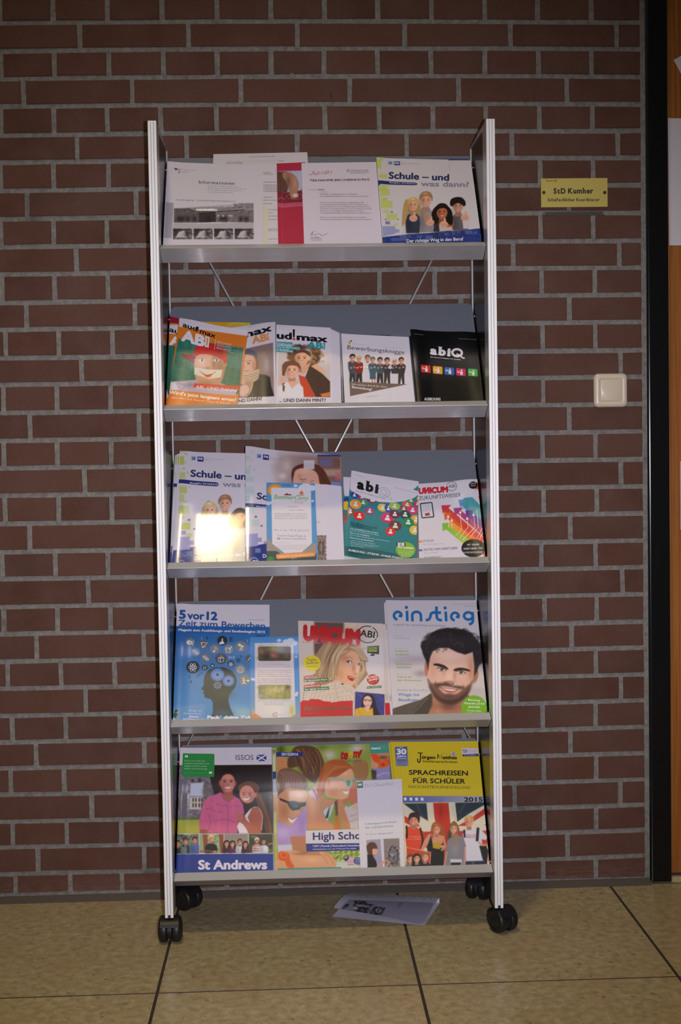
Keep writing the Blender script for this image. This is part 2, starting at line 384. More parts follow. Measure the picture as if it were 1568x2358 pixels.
for (a, b, inner) in ((xl0, xl1, 1), (xr0, xr1, -1)):
    w = b-a; d = 0.050
    # grooved aluminium profile: outline in (x, y)
    gx = [a+w*0.335, a+w*0.675] if inner > 0 else [a+w*0.33, a+w*0.66]
    g, gd = w*0.030, 0.0016
    P = [(a+.0006, YF0), ]
    for q in gx: P += [(q-g, YF0), (q-g*0.6, YF0+gd), (q+g*0.6, YF0+gd), (q+g, YF0)]
    P += [(b-.0006, YF0), (b, YF0+.0008), (b, YF0+d), (a, YF0+d), (a, YF0+.0008)]
    bm = bmesh.new(); lo = [bm.verts.new((x, y, ZB)) for x, y in P]; hi = [bm.verts.new((x, y, ZT)) for x, y in P]
    n = len(P)
    for i in range(n): bm.faces.new((lo[i], lo[(i+1) % n], hi[(i+1) % n], hi[i]))
    bm.faces.new(hi); bm.faces.new(lo[::-1])
    o = rpart('front_post', bm, M['alu'])
    o.data.materials.append(M['alu_side']); o.data.materials.append(M['groove'])
    for p in o.data.polygons:
        c = p.center; nn = p.normal
        if abs(nn.x) > 0.9 and p.area > 0.02: p.material_index = 1
        if abs(c.y+RO.y-(YF0+gd)) < 0.0003 and abs(nn.y) > 0.9: p.material_index = 2
    # black cap let into the foot and top of the centre channel
    bm = bmesh.new(); add_box(bm, (a+w*.38, YF0-.0006, ZB-.001), (a+w*.64, YF0+.004, ZB+.006), .0004); rpart('end_plug', bm, M['rubber'])
    bm = bmesh.new(); add_box(bm, (a+.0004, YF0+.0004, ZT), (b-.0004, YF0+d-.0004, ZT+.0012), .0004); rpart('top_cap', bm, M['alu_side'])
    pin_x0, pin_x1 = (b-.0105, b-.0065) if inner > 0 else (a+.0065, a+.0105)
    bm = bmesh.new(); add_box(bm, (b-.0055 if inner > 0 else a+.0015, YF0+d, 0.072), (b-.0015 if inner > 0 else a+.0055, -0.056, ZT-.006)); rpart('side_panel', bm, M['panel'])
    ri = b-.0002 if inner > 0 else a+.0002
    bm = bmesh.new(); add_box(bm, (min(ri, ri-inner*.018), -.056, ZB), (max(ri, ri-inner*.018), -.036, ZT), .0008); rpart('rear_post', bm, M['alu'])
    bm = bmesh.new(); add_box(bm, (b-.0105 if inner > 0 else a, YF0+d, ZT-.006), (b if inner > 0 else a+.0105, -.056, ZT), .0006); rpart('top_rail', bm, M['alu_side'])
    bm = bmesh.new(); add_box(bm, (b-.016 if inner > 0 else a+.002, YF0+d, 0.050), (b-.002 if inner > 0 else a+.016, -.056, 0.074), .001); rpart('bottom_rail', bm, M['rubber'])
# shelves: back plate > lip, pins
SX0, SX1 = 0.3815, 1.0545
zF = [1.4465, 1.1155, .7865, .4545, .1285]; zTOP = [1.678, 1.352, 1.0245, .694, .3685]
YB, YT, YFL = -0.230, -0.060, -0.270
SH = []
for k in range(5):
    zb = zF[k]-0.0225; zt = zTOP[k]
    V = np.array([0, YT-YB, zt-zb]); L = np.linalg.norm(V); V = V/L; U = np.array([1.0, 0, 0]); N = np.cross(U, V)
    SH.append(dict(O=np.array([0, YB, zb]), U=U, V=V, N=N, L=L))
    th = 0.0012; c = 0.007
    O = SH[k]['O']
    def q(x, v, n): return O + U*x + V*v + N*n
    out = [(SX0, 0), (SX1, 0), (SX1, L-c), (SX1-c, L), (SX0+c, L), (SX0, L-c)]
    bm = bmesh.new(); A = [bm.verts.new(q(x, v, 0)) for x, v in out]; B = [bm.verts.new(q(x, v, -th)) for x, v in out]
    bm.faces.new(A); bm.faces.new(B[::-1])
    for i in range(6): bm.faces.new((A[i], B[i], B[(i+1) % 6], A[(i+1) % 6]))
    sh = rpart('shelf', bm, M['plate'])
    # lip: ledge forward and up, then a narrow flange turned back
    f = (YFL, zF[k]); t = (-0.2475, zF[k]+0.0098); b0 = (YB, zb)
    th = 0.0011
    prof = [(b0[0]+.0003, b0[1]-.0014), (f[0]+.0005, f[1]-.0012), (f[0]-.0004, f[1]-.0005), (f[0]-.0004, f[1]+.0003), (t[0], t[1]+.0002), (t[0]+.0005, t[1]-.0008), (f[0]+.0022, f[1]-.0004), (b0[0]-.0002, b0[1]+.0000)]
    bm = bmesh.new(); add_prism(bm, prof, SX0, SX1)
    lip = rpart('lip', bm, M['lip'], parent=sh); lip.data.materials.append(M['lip_lit'])
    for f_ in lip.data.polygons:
        if abs(f_.normal.x) < .5 and f_.normal.z > .6 and f_.normal.y < -.2: f_.material_index = 1  # upward flange faces get the lightened steel
    for xx0, xx1 in ((xl1-.0018, SX0-.0002), (SX1+.0002, xr0+.0018)):
        P = q(0, L-0.040, 0.004)
        bm = bmesh.new(); add_tube(bm, (xx0, P[1], P[2]), (xx1, P[1], P[2]), 0.0032, 14); rpart('pin', bm, M['pin'], True, sh)
        P = q(0, 0.030, 0.004)
        bm = bmesh.new(); add_tube(bm, (xx0, P[1], P[2]), (xx1, P[1], P[2]), 0.0032, 14); rpart('pin', bm, M['pin'], True, sh)
# crossing rods at the back
for (xa, za, xb, zb, yy) in ((xl1+.001, 1.618, xr0-.001, .338, -.0475), (xr0-.001, 1.618, xl1+.001, .336, -.0420)):
    bm = bmesh.new(); add_tube(bm, (xa, yy, za), (xb, yy, zb), 0.0024, 14); rpart('cross_rod', bm, M['chrome'], True)
# casters
def caster(x, y, ang, pivot):
    c = empty('caster', (x-RO.x, y-RO.y, 0)); c.parent = rack; c.rotation_euler = (0, 0, ang)
    R = 0.0262
    for s in (-1, 1):
        prof = [(0.006, s*.0050), (0.0215, s*.0052), (R-.0012, s*.0062), (R, s*.0082), (R, s*.0180), (R-.0022, s*.0222), (0.0195, s*.0240), (0.0185, s*.0226), (0.008, s*.0220), (0.006, s*.0232)]
        bm = bmesh.new(); add_lathe(bm, prof, Matrix.Translation((0, 0, R))); bm_obj('wheel', bm, M['rubber'], c, True)
    bm = bmesh.new(); n = 18
    for w0, w1, r0, r1 in ((-.0044, .0044, .012, R-.0035), ):
        P = [(r1*math.cos(a), r1*math.sin(a)) for a in [math.radians(-35+250*i/n) for i in range(n+1)]]
        add_prism(bm, [(p, R+.0005+q2) for p, q2 in P], w0, w1)
    # fender over both wheels
    P = [((R+.0022)*math.cos(a), (R+.0022)*math.sin(a)) for a in [math.radians(25+130*i/n) for i in range(n+1)]] + [((R+.0006)*math.cos(a), (R+.0006)*math.sin(a)) for a in [math.radians(155-130*i/n) for i in range(n+1)]]
    add_prism(bm, [(p, R+q2) for p, q2 in P], -.0195, .0195)
    add_tube(bm, (0, .004, R+.020), (0, .004, 0.0575), .006, 12)
    bm_obj('housing', bm, M['rubber'], c)
    return c
caster((xl0+xl1)/2, -.268, 0, 0); caster((xr0+xr1)/2+.010, -.268, math.radians(28), 0)
caster((xr0+xr1)/2-.012, -.066, math.radians(-24), 0); caster((xl0+xl1)/2+.022, -.075, math.radians(48), 0)

# ------------------------------------------------------------------ lamps
for i, (loc, pw, colr, s, dep) in enumerate(LAMPS):
    t = tag(empty('ceiling_light', loc), 'round ceiling lamp, the %s one' % ('warm' if i == 0 else 'cool white'), 'ceiling light')
    bm = bmesh.new(); add_lathe(bm, [(s/2+.03, -.03), (s/2+.03, dep), (s/2+.02, dep), (s/2+.012, -.006)], Matrix.Rotation(math.pi/2, 4, 'Y'), 32)  # warm lamp's unseen tube, made deep to keep its light off the upper wall
    bm_obj('housing', bm, M['rubber'], t)
    m = mat('lamp_glow', colr, 0.5); m.node_tree.nodes['Principled BSDF'].inputs['Emission Color'].default_value = (*colr, 1)
    m.node_tree.nodes['Principled BSDF'].inputs['Emission Strength'].default_value = pw/(math.pi*(s/2)**2*math.pi)
    bm = bmesh.new(); bmesh.ops.create_circle(bm, cap_ends=True, segments=32, radius=s/2-.008, matrix=Matrix.Translation((0, 0, -.003)))
    o = bm_obj('diffuser', bm, m, t)

# ------------------------------------------------------------------ print: soft pictures painted on a sheet's own vertices, lettering as thin ink shapes
GAIN = 1.12
INK = mat('ink', rough=0.35, spec=0.4); _n = NT(INK); _a = _n.n('ShaderNodeAttribute', attribute_name='Col'); _n.l(_a.outputs['Color'], INK.node_tree.nodes['Principled BSDF'].inputs['Base Color'])
def sheet_mat(name, rough, spec, coat=0.0, coat_r=0.08):
    m = mat(name, rough=rough, spec=spec, coat=coat, coat_r=coat_r); N = NT(m); a = N.n('ShaderNodeAttribute', attribute_name='Col'); N.l(a.outputs['Color'], N.b.inputs['Base Color']); return m
M['gloss'] = sheet_mat('glossy_print', 0.32, 0.5, 0.55, 0.09); M['satin'] = sheet_mat('satin_print', 0.45, 0.4, 0.0); M['matt'] = sheet_mat('matt_paper', 0.75, 0.2)
M['pages'] = mat('page_edges', (0.70, 0.68, 0.66), 0.8)

class Canvas:
    def __init__(s, X, Y, base):
        s.X, s.Y = X.ravel().astype(float), Y.ravel().astype(float); s.C = np.tile(np.array(base, float), (s.X.size, 1)); s.tf = (0, 0, 1)
    def z(s, x0, y0, sc): s.tf = (x0, y0, sc); return s
    def P(s, pts):
        x0, y0, k = s.tf; a = np.asarray(pts, float).reshape(-1, 2); return a/np.asarray(k, float) + (x0, y0)
    def put(s, idx, al, c):
        c = np.asarray(c, float)
        if c.ndim == 1: c = c[None]
        al = al[:, None]; s.C[idx] = s.C[idx]*(1-al) + c*al
    def near(s, P, m):
        lo, hi = P.min(0)-m, P.max(0)+m
        return np.nonzero((s.X > lo[0]) & (s.X < hi[0]) & (s.Y > lo[1]) & (s.Y < hi[1]))[0]
    def sd(s, P, idx, closed=True):
        x, y = s.X[idx], s.Y[idx]; d = np.full(idx.size, 1e9); ins = np.zeros(idx.size, bool); n = len(P)
        for i in range(n if closed else n-1):
            a, b = P[i], P[(i+1) % n]; ex, ey = b-a; px, py = x-a[0], y-a[1]
            t = np.clip((px*ex+py*ey)/(ex*ex+ey*ey+1e-12), 0, 1); d = np.minimum(d, np.hypot(px-t*ex, py-t*ey))
            if closed:
                c = (a[1] > y) != (b[1] > y)
                if ey != 0: ins ^= c & (x < ex*(y-a[1])/ey + a[0])
        return np.where(ins, -d, d) if closed else d
    def poly(s, pts, c, b=0.8, a=1.0, smooth=False, c2=None, g=None):
        P = s.P(pts)
        if smooth: P = spline(P)
        idx = s.near(P, b+1)
        if idx.size == 0: return
        d = s.sd(P, idx); al = np.clip(0.5-d/(2*b), 0, 1)*a
        if c2 is not None:
            G = s.P(g); v = G[1]-G[0]; t = np.clip(((s.X[idx]-G[0][0])*v[0]+(s.Y[idx]-G[0][1])*v[1])/(v@v), 0, 1)[:, None]
            c = np.asarray(c, float)[None]*(1-t)+np.asarray(c2, float)[None]*t
        s.put(idx, al, c)
    def rect(s, x0, y0, x1, y1, c, b=0.6, a=1.0, **k): s.poly([(x0, y0), (x1, y0), (x1, y1), (x0, y1)], c, b, a, **k)
    def ell(s, cx, cy, rx, ry, c, b=0.8, a=1.0, rot=0.0):
        x0, y0, k = s.tf; cx, cy, rx, ry = cx/k+x0, cy/k+y0, rx/k, ry/k
        P = np.array([(cx-max(rx, ry), cy-max(rx, ry)), (cx+max(rx, ry), cy+max(rx, ry))]); idx = s.near(P, b+1)
        if idx.size == 0: return
        t = math.radians(rot); dx, dy = s.X[idx]-cx, s.Y[idx]-cy
        u, v = (dx*math.cos(t)+dy*math.sin(t))/rx, (-dx*math.sin(t)+dy*math.cos(t))/ry
        r = np.hypot(u, v); d = (r-1)*min(rx, ry); s.put(idx, np.clip(0.5-d/(2*b), 0, 1)*a, c)
    def line(s, pts, w, c, b=0.6, a=1.0, smooth=False):
        P = s.P(pts); w = w/s.tf[2]
        if smooth: P = spline(P, False)
        idx = s.near(P, w+b+1)
        if idx.size: s.put(idx, np.clip(0.5-(s.sd(P, idx, False)-w/2)/(2*b), 0, 1)*a, c)
    def glow(s, cx, cy, rx, ry, c, a=1.0, rot=0.0):
        x0, y0, k = s.tf; cx, cy, rx, ry = cx/k+x0, cy/k+y0, rx/k, ry/k; m = 2.2*max(rx, ry)
        idx = s.near(np.array([(cx-m, cy-m), (cx+m, cy+m)]), 0)
        if idx.size == 0: return
        t = math.radians(rot); dx, dy = s.X[idx]-cx, s.Y[idx]-cy
        u, v = (dx*math.cos(t)+dy*math.sin(t))/rx, (-dx*math.sin(t)+dy*math.cos(t))/ry
        s.put(idx, a*np.exp(-(u*u+v*v)*1.2), c)
    def noise(s, pts, amp, scale, seed=0, sx=1.0, sy=1.0):
        "mottle inside a polygon"
        P = s.P(pts); idx = s.near(P, 0)
        if idx.size == 0: return
        ins = s.sd(P, idx) < 0; idx = idx[ins]; x, y = s.X[idx]/scale*sx, s.Y[idx]/scale*sy
        r = np.random.RandomState(seed+11); v = 0
        for o in range(5):
            f = 1.7**o; th = r.rand(3)*6.28; ph = r.rand(3)*6.28
            for q in range(3): v = v + np.sin((x*np.cos(th[q])+y*np.sin(th[q]))*f*2.1+ph[q]+1.3*np.sin(y*f*0.7+ph[(q+1) % 3]))/(1.3**o)
        s.C[idx] = s.C[idx]*(1+amp*v[:, None]/5)
    def words(s, x0, y0, x1, y1, pitch, c, a=0.5, ragged=0.25, seed=1, slope=0.0, h=0.45):
        "lines of print too small to read"
        r = random.Random(seed); y = y0
        while y < y1:
            xe = x1-(x1-x0)*ragged*r.random(); x = x0
            while x < xe:
                w = (r.random()*0.7+0.35)*pitch*1.6; e = min(x+w, xe)
                s.line([(x, y+slope*(x-x0)), (e, y+slope*(e-x0))], pitch*h, c, 0.5, a*(0.6+0.5*r.random())); x = e+pitch*0.45
            y += pitch
def spline(P, closed=True, n=6):
    P = np.asarray(P, float); m = len(P); out = []
    for i in range(m if closed else m-1):
        p0, p1, p2, p3 = (P[(i-1) % m], P[i], P[(i+1) % m], P[(i+2) % m]) if closed else (P[max(i-1, 0)], P[i], P[i+1], P[min(i+2, m-1)])
        for t in np.arange(n)/n:
            out.append(0.5*((2*p1)+(p2-p0)*t+(2*p0-5*p1+4*p2-p3)*t*t+(3*p1-p0-3*p2+p3)*t**3))
    if not closed: out.append(P[-1])
    return np.array(out)

# ---- lettering
_tc = {}
def text_geo(s_, bold=0.0, res=3):
    k = (s_, round(bold, 4), res)
    if k in _tc: return _tc[k]
    if bold > 0.004:      # heavier strokes: the glyphs laid over themselves, shifted a little each way
        V, F = text_geo(s_, 0.0, res); n = 4 if res == 1 else (6 if bold < 0.05 else 10)
        Vs, Fs = [V], list(F); sub = lambda i: np.array([0, 0, 1.0*i])
        for i in range(n):
            a = 2*math.pi*i/n; Fs += [tuple(j+len(V)*(i+1) for j in f) for f in F]; Vs.append(V+[bold*math.cos(a), bold*math.sin(a), i+1.0])
        _tc[k] = (np.vstack(Vs), Fs); return _tc[k]
    cu = bpy.data.curves.new('t', 'FONT'); cu.body = s_; cu.size = 1.0; cu.resolution_u = res; cu.fill_mode = 'FRONT'
    o = bpy.data.objects.new('t', cu); COL.objects.link(o)
    me = bpy.data.meshes.new_from_object(o.evaluated_get(bpy.context.evaluated_depsgraph_get()))
    V = np.array([(v.co[0], v.co[1], 0.0) for v in me.vertices]).reshape(-1, 3); F = [tuple(p.vertices) for p in me.polygons]
    bpy.data.objects.remove(o); bpy.data.curves.remove(cu); bpy.data.meshes.remove(me)
    _tc[k] = (V, F); return _tc[k]
CAP = text_geo('H')[0][:, 1].max()
SERIF = {'S': [], 'D': 'lb lt', 'K': 'lb lt rb rt', 't': 'mb', 'u': 'lT rT rb', 'm': 'lb lT mb rb', 'n': 'lb lT rb', 'h': 'lb lt rb', 'e': [], 'r': 'lb lT', 'I': 'mb mt', 'i': 'mb mT',
         'l': 'mb mt', 'f': 'mb', 'k': 'lb lt rb', 'd': 'rb rt', 'R': 'lb lt rb', 'M': 'lb lt rb rt', 'b': 'lt', 'a': 'rb', 'p': 'lB lT', 'H': 'lb lt rb rt', 'T': 'mb', 'U': 'lt rt', 'C': [], 'v': 'lT rT', 'w': 'lT rT', 'N': 'lb lt rt', 'B': 'lb lt', 'E': 'lb lt', 'g': [], 'o': [], 's': [], 'c': []}
def serif_geo(s_, bold=0.0, sw=0.10, sh=0.05):
    V, F, x = [], [], 0.0
    XH = text_geo('x')[0][:, 1].max()
    for ch in s_:
        if ch == ' ': x += 0.26; continue
        v, f = text_geo(ch, bold)
        lo, hi = v[:, 0].min(), v[:, 0].max(); n = len(V); V += [(a-lo+x, b, z_) for a, b, z_ in v]; F += [tuple(i+n for i in q) for q in f]; w = hi-lo
        st = 0.07+bold
        for c in (SERIF.get(ch) or '').split():
            cx = x+{'l': st*0.7, 'm': w/2, 'r': w-st*0.7}[c[0]]; yy = {'b': 0.0, 't': (0.76 if ch in 'lhkdb' else CAP), 'T': XH, 'B': -0.22}[c[1]]
            if c[1] in 'tT': yy -= sh
            n = len(V); V += [(cx-sw, yy, 11.0), (cx+sw, yy, 11.0), (cx+sw, yy+sh, 11.0), (cx-sw, yy+sh, 11.0)]; F.append((n, n+1, n+2, n+3))
        x += w+0.07+(0.03 if (SERIF.get(ch) or '') else 0)
    return np.array(V), F
class Ink:
    "collects flat ink shapes in photograph pixels for one sheet"
    def __init__(s): s.V, s.F, s.C, s.tf, s.lay, s.L = [], [], [], (0, 0, 1), 0, []
    def z(s, x0, y0, k): s.tf = (x0, y0, k); return s
    def add(s, V, F, c, sub=None):
        n = len(s.V); x0, y0, k = s.tf; nsub = 0 if sub is None else float(np.max(sub))*.35
        s.V += [(a/k+x0, b/k+y0) for a, b in V]; s.F += [tuple(i+n for i in f) for f in F]; s.C += [c]*len(F); s.L += [s.lay]*len(V) if sub is None else [s.lay+b_*.35 for b_ in sub]; s.lay += 1+nsub
        return s
    def text(s, t, x0, y0, x1, y1, h, c, bold=0.0, serif=False, slant=0.0, curve=0.0, sw=0.10):
        "baseline from (x0,y0) to (x1,y1), capitals h high"
        kk = s.tf[2]; V, F = serif_geo(t, bold, sw) if serif else text_geo(t, bold, 1 if h/kk < 5 else 3)
        if len(V) == 0: return s
        a, b = V[:, 0].min(), V[:, 0].max(); u = (V[:, 0]-a)/(b-a); v = V[:, 1]/CAP*h
        dx, dy = x1-x0, y1-y0; L = math.hypot(dx, dy); nx, ny = dy/L, -dx/L
        P = [(x0+dx*p+nx*q+slant*q*dx/L+0, y0+dy*p+ny*q+curve*4*p*(1-p)) for p, q in zip(u, v)]
        return s.add(P, F, c, V[:, 2])
    def poly(s, pts, c, smooth=False):
        P = spline(pts) if smooth else pts
        return s.add([tuple(p) for p in P], [tuple(range(len(P)))], c)
    def rect(s, x0, y0, x1, y1, c): return s.poly([(x0, y0), (x1, y0), (x1, y1), (x0, y1)], c)
    def circ(s, cx, cy, rx, ry, c, n=28): return s.poly([(cx+rx*math.cos(2*math.pi*i/n), cy+ry*math.sin(2*math.pi*i/n)) for i in range(n)], c)
    def star(s, cx, cy, r0, r1, n, c): return s.poly([(cx+(r0 if i % 2 else r1)*math.cos(math.pi*i/n), cy+(r0 if i % 2 else r1)*math.sin(math.pi*i/n)) for i in range(2*n)], c)
    def line(s, pts, w, c, smooth=False):
        P = spline(pts, False) if smooth else np.array(pts, float)
        T = np.gradient(P, axis=0); T /= np.linalg.norm(T, axis=1)[:, None]+1e-9; Nn = np.stack([-T[:, 1], T[:, 0]], 1)*w/2
        V = list(map(tuple, P+Nn))+list(map(tuple, P-Nn)); n = len(P)
        return s.add(V, [(i, i+1, n+i+1, n+i) for i in range(n-1)], c)
    def ring(s, cx, cy, rx, ry, w, c, a0=0, a1=360):
        return s.line([(cx+rx*math.cos(math.radians(a)), cy+ry*math.sin(math.radians(a))) for a in np.linspace(a0, a1, 30)], w, c)

def bend_fn(b):
    "height off the flat sheet at (p, q) in 0..1 across, 0..1 up"
    def h(p, q):
        r = 0.0*p
        for kind, amp, c, w in b:
            if kind == 'u': r = r + amp*np.exp(-((p-c)/w)**2)
            if kind == 'v': r = r + amp*np.exp(-((q-c)/w)**2)
            if kind == 'uv': r = r + amp*np.exp(-((p-c)/w)**2)*q*q
            if kind == 'lean': r = r + amp*q
        return r
    return h
def doc(name, label, cat, k, TL, TR, BR, BL, n, group=None, thick=0.0, base=(205, 196, 206), paint=None, ink=None, m='gloss', bend=(), pitch=1.25, foot=0.004, edges=None, plain=False):
    S = SH[k]; O, U, Vv, N = S['O'], S['U'], S['V'], S['N']
    th = thick
    def plane(x, y):
        d = AR*((x-784)/FPX) - AU*((y-1179)/FPX) + AF; o = O+N*n
        P = CAM + d*(((o-CAM)@N)/(d@N)); r = P-O; return np.array([r@U, r@Vv])
    tl, tr, br, bl = [plane(*q) for q in (TL, TR, BR, BL)]
    if foot is not None:      # carry both sides down to the ledge behind the lip
        bl = bl+(tl-bl)*((foot-bl[1])/(tl[1]-bl[1])); br = br+(tr-br)*((foot-br[1])/(tr[1]-br[1]))
    for q_ in (tl, tr, br, bl): q_[0] = min(max(q_[0], SX0+.0008), SX1-.0008)
    hf = bend_fn(bend); W = np.linalg.norm(br-bl); H = np.linalg.norm(tl-bl)
    pm = pitch/1090.0
    nu = max(2, int(W/pm)) if paint else (20 if bend else 2); nv = max(2, int(H/pm)) if paint else (12 if bend else 2)
    pu, pv = np.meshgrid(np.linspace(0, 1, nu+1), np.linspace(0, 1, nv+1))
    def surf(p, q, off=0.0):
        w = (bl*(1-p)[..., None]+br*p[..., None])*(1-q)[..., None]+(tl*(1-p)[..., None]+tr*p[..., None])*q[..., None]
        return O + w[..., :1]*U + w[..., 1:]*Vv + (n+hf(p, q)+off)[..., None]*N
    P3 = surf(pu, pv); centre = surf(np.array([0.5]), np.array([0.0]))[0]
    idx = np.arange((nu+1)*(nv+1)).reshape(nv+1, nu+1)
    F = np.stack([idx[:-1, :-1], idx[:-1, 1:], idx[1:, 1:], idx[1:, :-1]], -1).reshape(-1, 4)
    def grid_obj(nm, off, cols, parent, mt):
        P = P3.reshape(-1, 3)+N*off-centre
        me = bpy.data.meshes.new(nm); me.vertices.add(len(P)); me.vertices.foreach_set('co', P.ravel().astype(np.float32))
        me.loops.add(F.size); me.loops.foreach_set('vertex_index', F.ravel().astype(np.int32)); me.polygons.add(len(F))
        me.polygons.foreach_set('loop_start', np.arange(0, F.size, 4).astype(np.int32))
        try: me.polygons.foreach_set('loop_total', np.full(len(F), 4, np.int32))
        except Exception: pass
        me.update(calc_edges=True); me.polygons.foreach_set('use_smooth', [True]*len(F))
        at_ = me.color_attributes.new('Col', 'FLOAT_COLOR', 'POINT')
        C4 = np.ones((len(P), 4), np.float32); C4[:, :3] = np.clip(lin(np.clip(cols, 0, 255))*GAIN, 0, 0.93); at_.data.foreach_set('color', C4.ravel())
        me.materials.append(M[mt]); o = bpy.data.objects.new(nm, me); COL.objects.link(o)
        if parent: o.parent = parent
        else: o.location = centre
        return o
    X, Y = to_px_arr(P3)
    if paint:
        cv = Canvas(X, Y, base); paint(cv); cols = cv.C
    else: cols = np.tile(np.array(base, float), (X.size, 1))
    if th > 0:      # a stapled or bound copy: block of pages with a printed cover
        # page block: rim only (front lies under the cover)
        t = np.linspace(0, 1, nu+1) if bend else np.array([0, 1.0]); s_ = np.linspace(0, 1, 9)
        rim = [(a, 0.0) for a in t]+[(1.0, b) for b in s_[1:]]+[(a, 1.0) for a in t[::-1][1:]]+[(0.0, b) for b in s_[::-1][1:-1]]
        rp = np.array(rim); top = surf(rp[:, 0], rp[:, 1], -0.00012)-centre; bot = O+0*top+(top+centre-O) - N*0
        flat = surf(rp[:, 0], rp[:, 1])-centre; hh = hf(rp[:, 0], rp[:, 1])[:, None]
        bot = flat - N*(th+hh)
        nR = len(rp); V = list(map(tuple, top))+list(map(tuple, bot)); FF = [(i, (i+1) % nR, nR+(i+1) % nR, nR+i) for i in range(nR)]+[tuple(range(nR, 2*nR))]
        mm = M['pages']
        if edges is not None:
            key = 'edge_%d_%d_%d' % edges
            if key not in M: M[key] = mat('page_edges_tinted', tuple(np.clip(lin(edges)*GAIN, 0, .9)), 0.6)
            mm = M[key]
        root = mesh_obj(name, V, FF, mm); root.location = centre
        cover = grid_obj('cover', 0.0, cols, root, m)
    else:
        root = grid_obj(name, 0.0, cols, None, m); cover = root
    tag(root, label, cat, group)
    if ink:
        for part, fn in ink:
            I = Ink(); fn(I)
            if not I.V: continue
            A = np.array(I.V); dirs = AR*((A[:, :1]-784)/FPX)-AU*((A[:, 1:]-1179)/FPX)+AF
            off = np.zeros(len(A)); 
            bc, ec, tc = (br-bl), None, None
            for it in range(3):
                o_ = O+N*n; tt = ((o_-CAM)@N+off)/(dirs@N); R = CAM+dirs*tt[:, None]-O; w2 = np.stack([R@U, R@Vv], 1)
                q = np.clip((w2[:, 1]-bl[1])/(tl[1]-bl[1]), -.2, 1.2)
                L0 = bl+(tl-bl)*q[:, None]; L1 = br+(tr-br)*q[:, None]; p = (w2[:, 0]-L0[:, 0])/(L1[:, 0]-L0[:, 0]); off = hf(p, q)
            keep_bend = len(bend) > 0
            ku = np.linspace(0, 1, max(5, int(W/0.0055))); kv = np.linspace(0, 1, max(5, int(H/0.012))); KU, KV = np.meshgrid(ku, kv); HK = hf(KU, KV)
            has_v = any(b_[0] in ('v', 'uv') for b_ in bend)
            if not has_v: kv = np.array([0.0, 1.0]); KU, KV = np.meshgrid(ku, kv); HK = hf(KU, KV)
            def hpl(p, q):
                fi = np.clip(p*(len(ku)-1), 0, len(ku)-1-1e-9); gi = np.clip(q*(len(kv)-1), 0, len(kv)-1-1e-9); i = int(fi); j = int(gi); a, b = fi-i, gi-j
                return (HK[j, i]*(1-a)+HK[j, i+1]*a)*(1-b)+(HK[j+1, i]*(1-a)+HK[j+1, i+1]*a)*b
            bm = bmesh.new(); vs = []
            lay = np.array(I.L)*0.000012+0.00018
            for i in range(len(A)): vs.append(bm.verts.new((p[i], q[i], lay[i])))
            cl = bm.faces.layers.int.new('ci')
            for i, f in enumerate(I.F):
                try: ff = bm.faces.new([vs[j] for j in f]); ff[cl] = i
                except ValueError: pass
            cuts = [((1, 0, 0), x) for x in ku[1:-1]] if keep_bend else []
            if has_v: cuts += [((0, 1, 0), y) for y in kv[1:-1]]
            for nn_, x in cuts: bmesh.ops.bisect_plane(bm, geom=bm.verts[:]+bm.edges[:]+bm.faces[:], dist=1e-6, plane_co=Vector(nn_)*x, plane_no=nn_)
            for pc, pn in (((0.0, 0, 0), (-1, 0, 0)), ((1.0, 0, 0), (1, 0, 0)), ((0, 1.0, 0), (0, 1, 0)), ((0, 0, 0), (0, -1, 0))):
                bmesh.ops.bisect_plane(bm, geom=bm.verts[:]+bm.edges[:]+bm.faces[:], dist=1e-6, plane_co=pc, plane_no=pn, clear_outer=True)
            if not bm.faces: bm.free(); continue
            for v in bm.verts:
                a_, b_ = v.co.x, v.co.y; w = (bl*(1-a_)+br*a_)*(1-b_)+(tl*(1-a_)+tr*a_)*b_
                v.co = O+w[0]*U+w[1]*Vv+(n+hpl(a_, b_)+v.co.z)*N-centre
            cidx = [f[cl] for f in bm.faces]
            me = bpy.data.meshes.new(part); bm.to_mesh(me); bm.free()
            ca = me.color_attributes.new('Col', 'FLOAT_COLOR', 'CORNER'); LC = np.ones((len(me.loops), 4), np.float32); i = 0
            lc = np.array([np.clip(lin(np.array(c, float))*GAIN, 0, 0.93) for c in I.C])
            for pgi, pg in enumerate(me.polygons):
                LC[pg.loop_start:pg.loop_start+pg.loop_total, :3] = lc[cidx[pgi]]
            ca.data.foreach_set('color', LC.ravel())
            me.materials.append(M['ink_matt'] if m == 'matt' else M['ink_gloss'])
            o = bpy.data.objects.new(part, me); COL.objects.link(o); o.parent = cover if th > 0 else root
            pass
    return root
def to_px_arr(P):
    d = P-CAM; w = d@AF; return 784+FPX*(d@AR)/w, 1179-FPX*(d@AU)/w
M['ink_gloss'] = M['gloss']; M['ink_matt'] = M['matt']

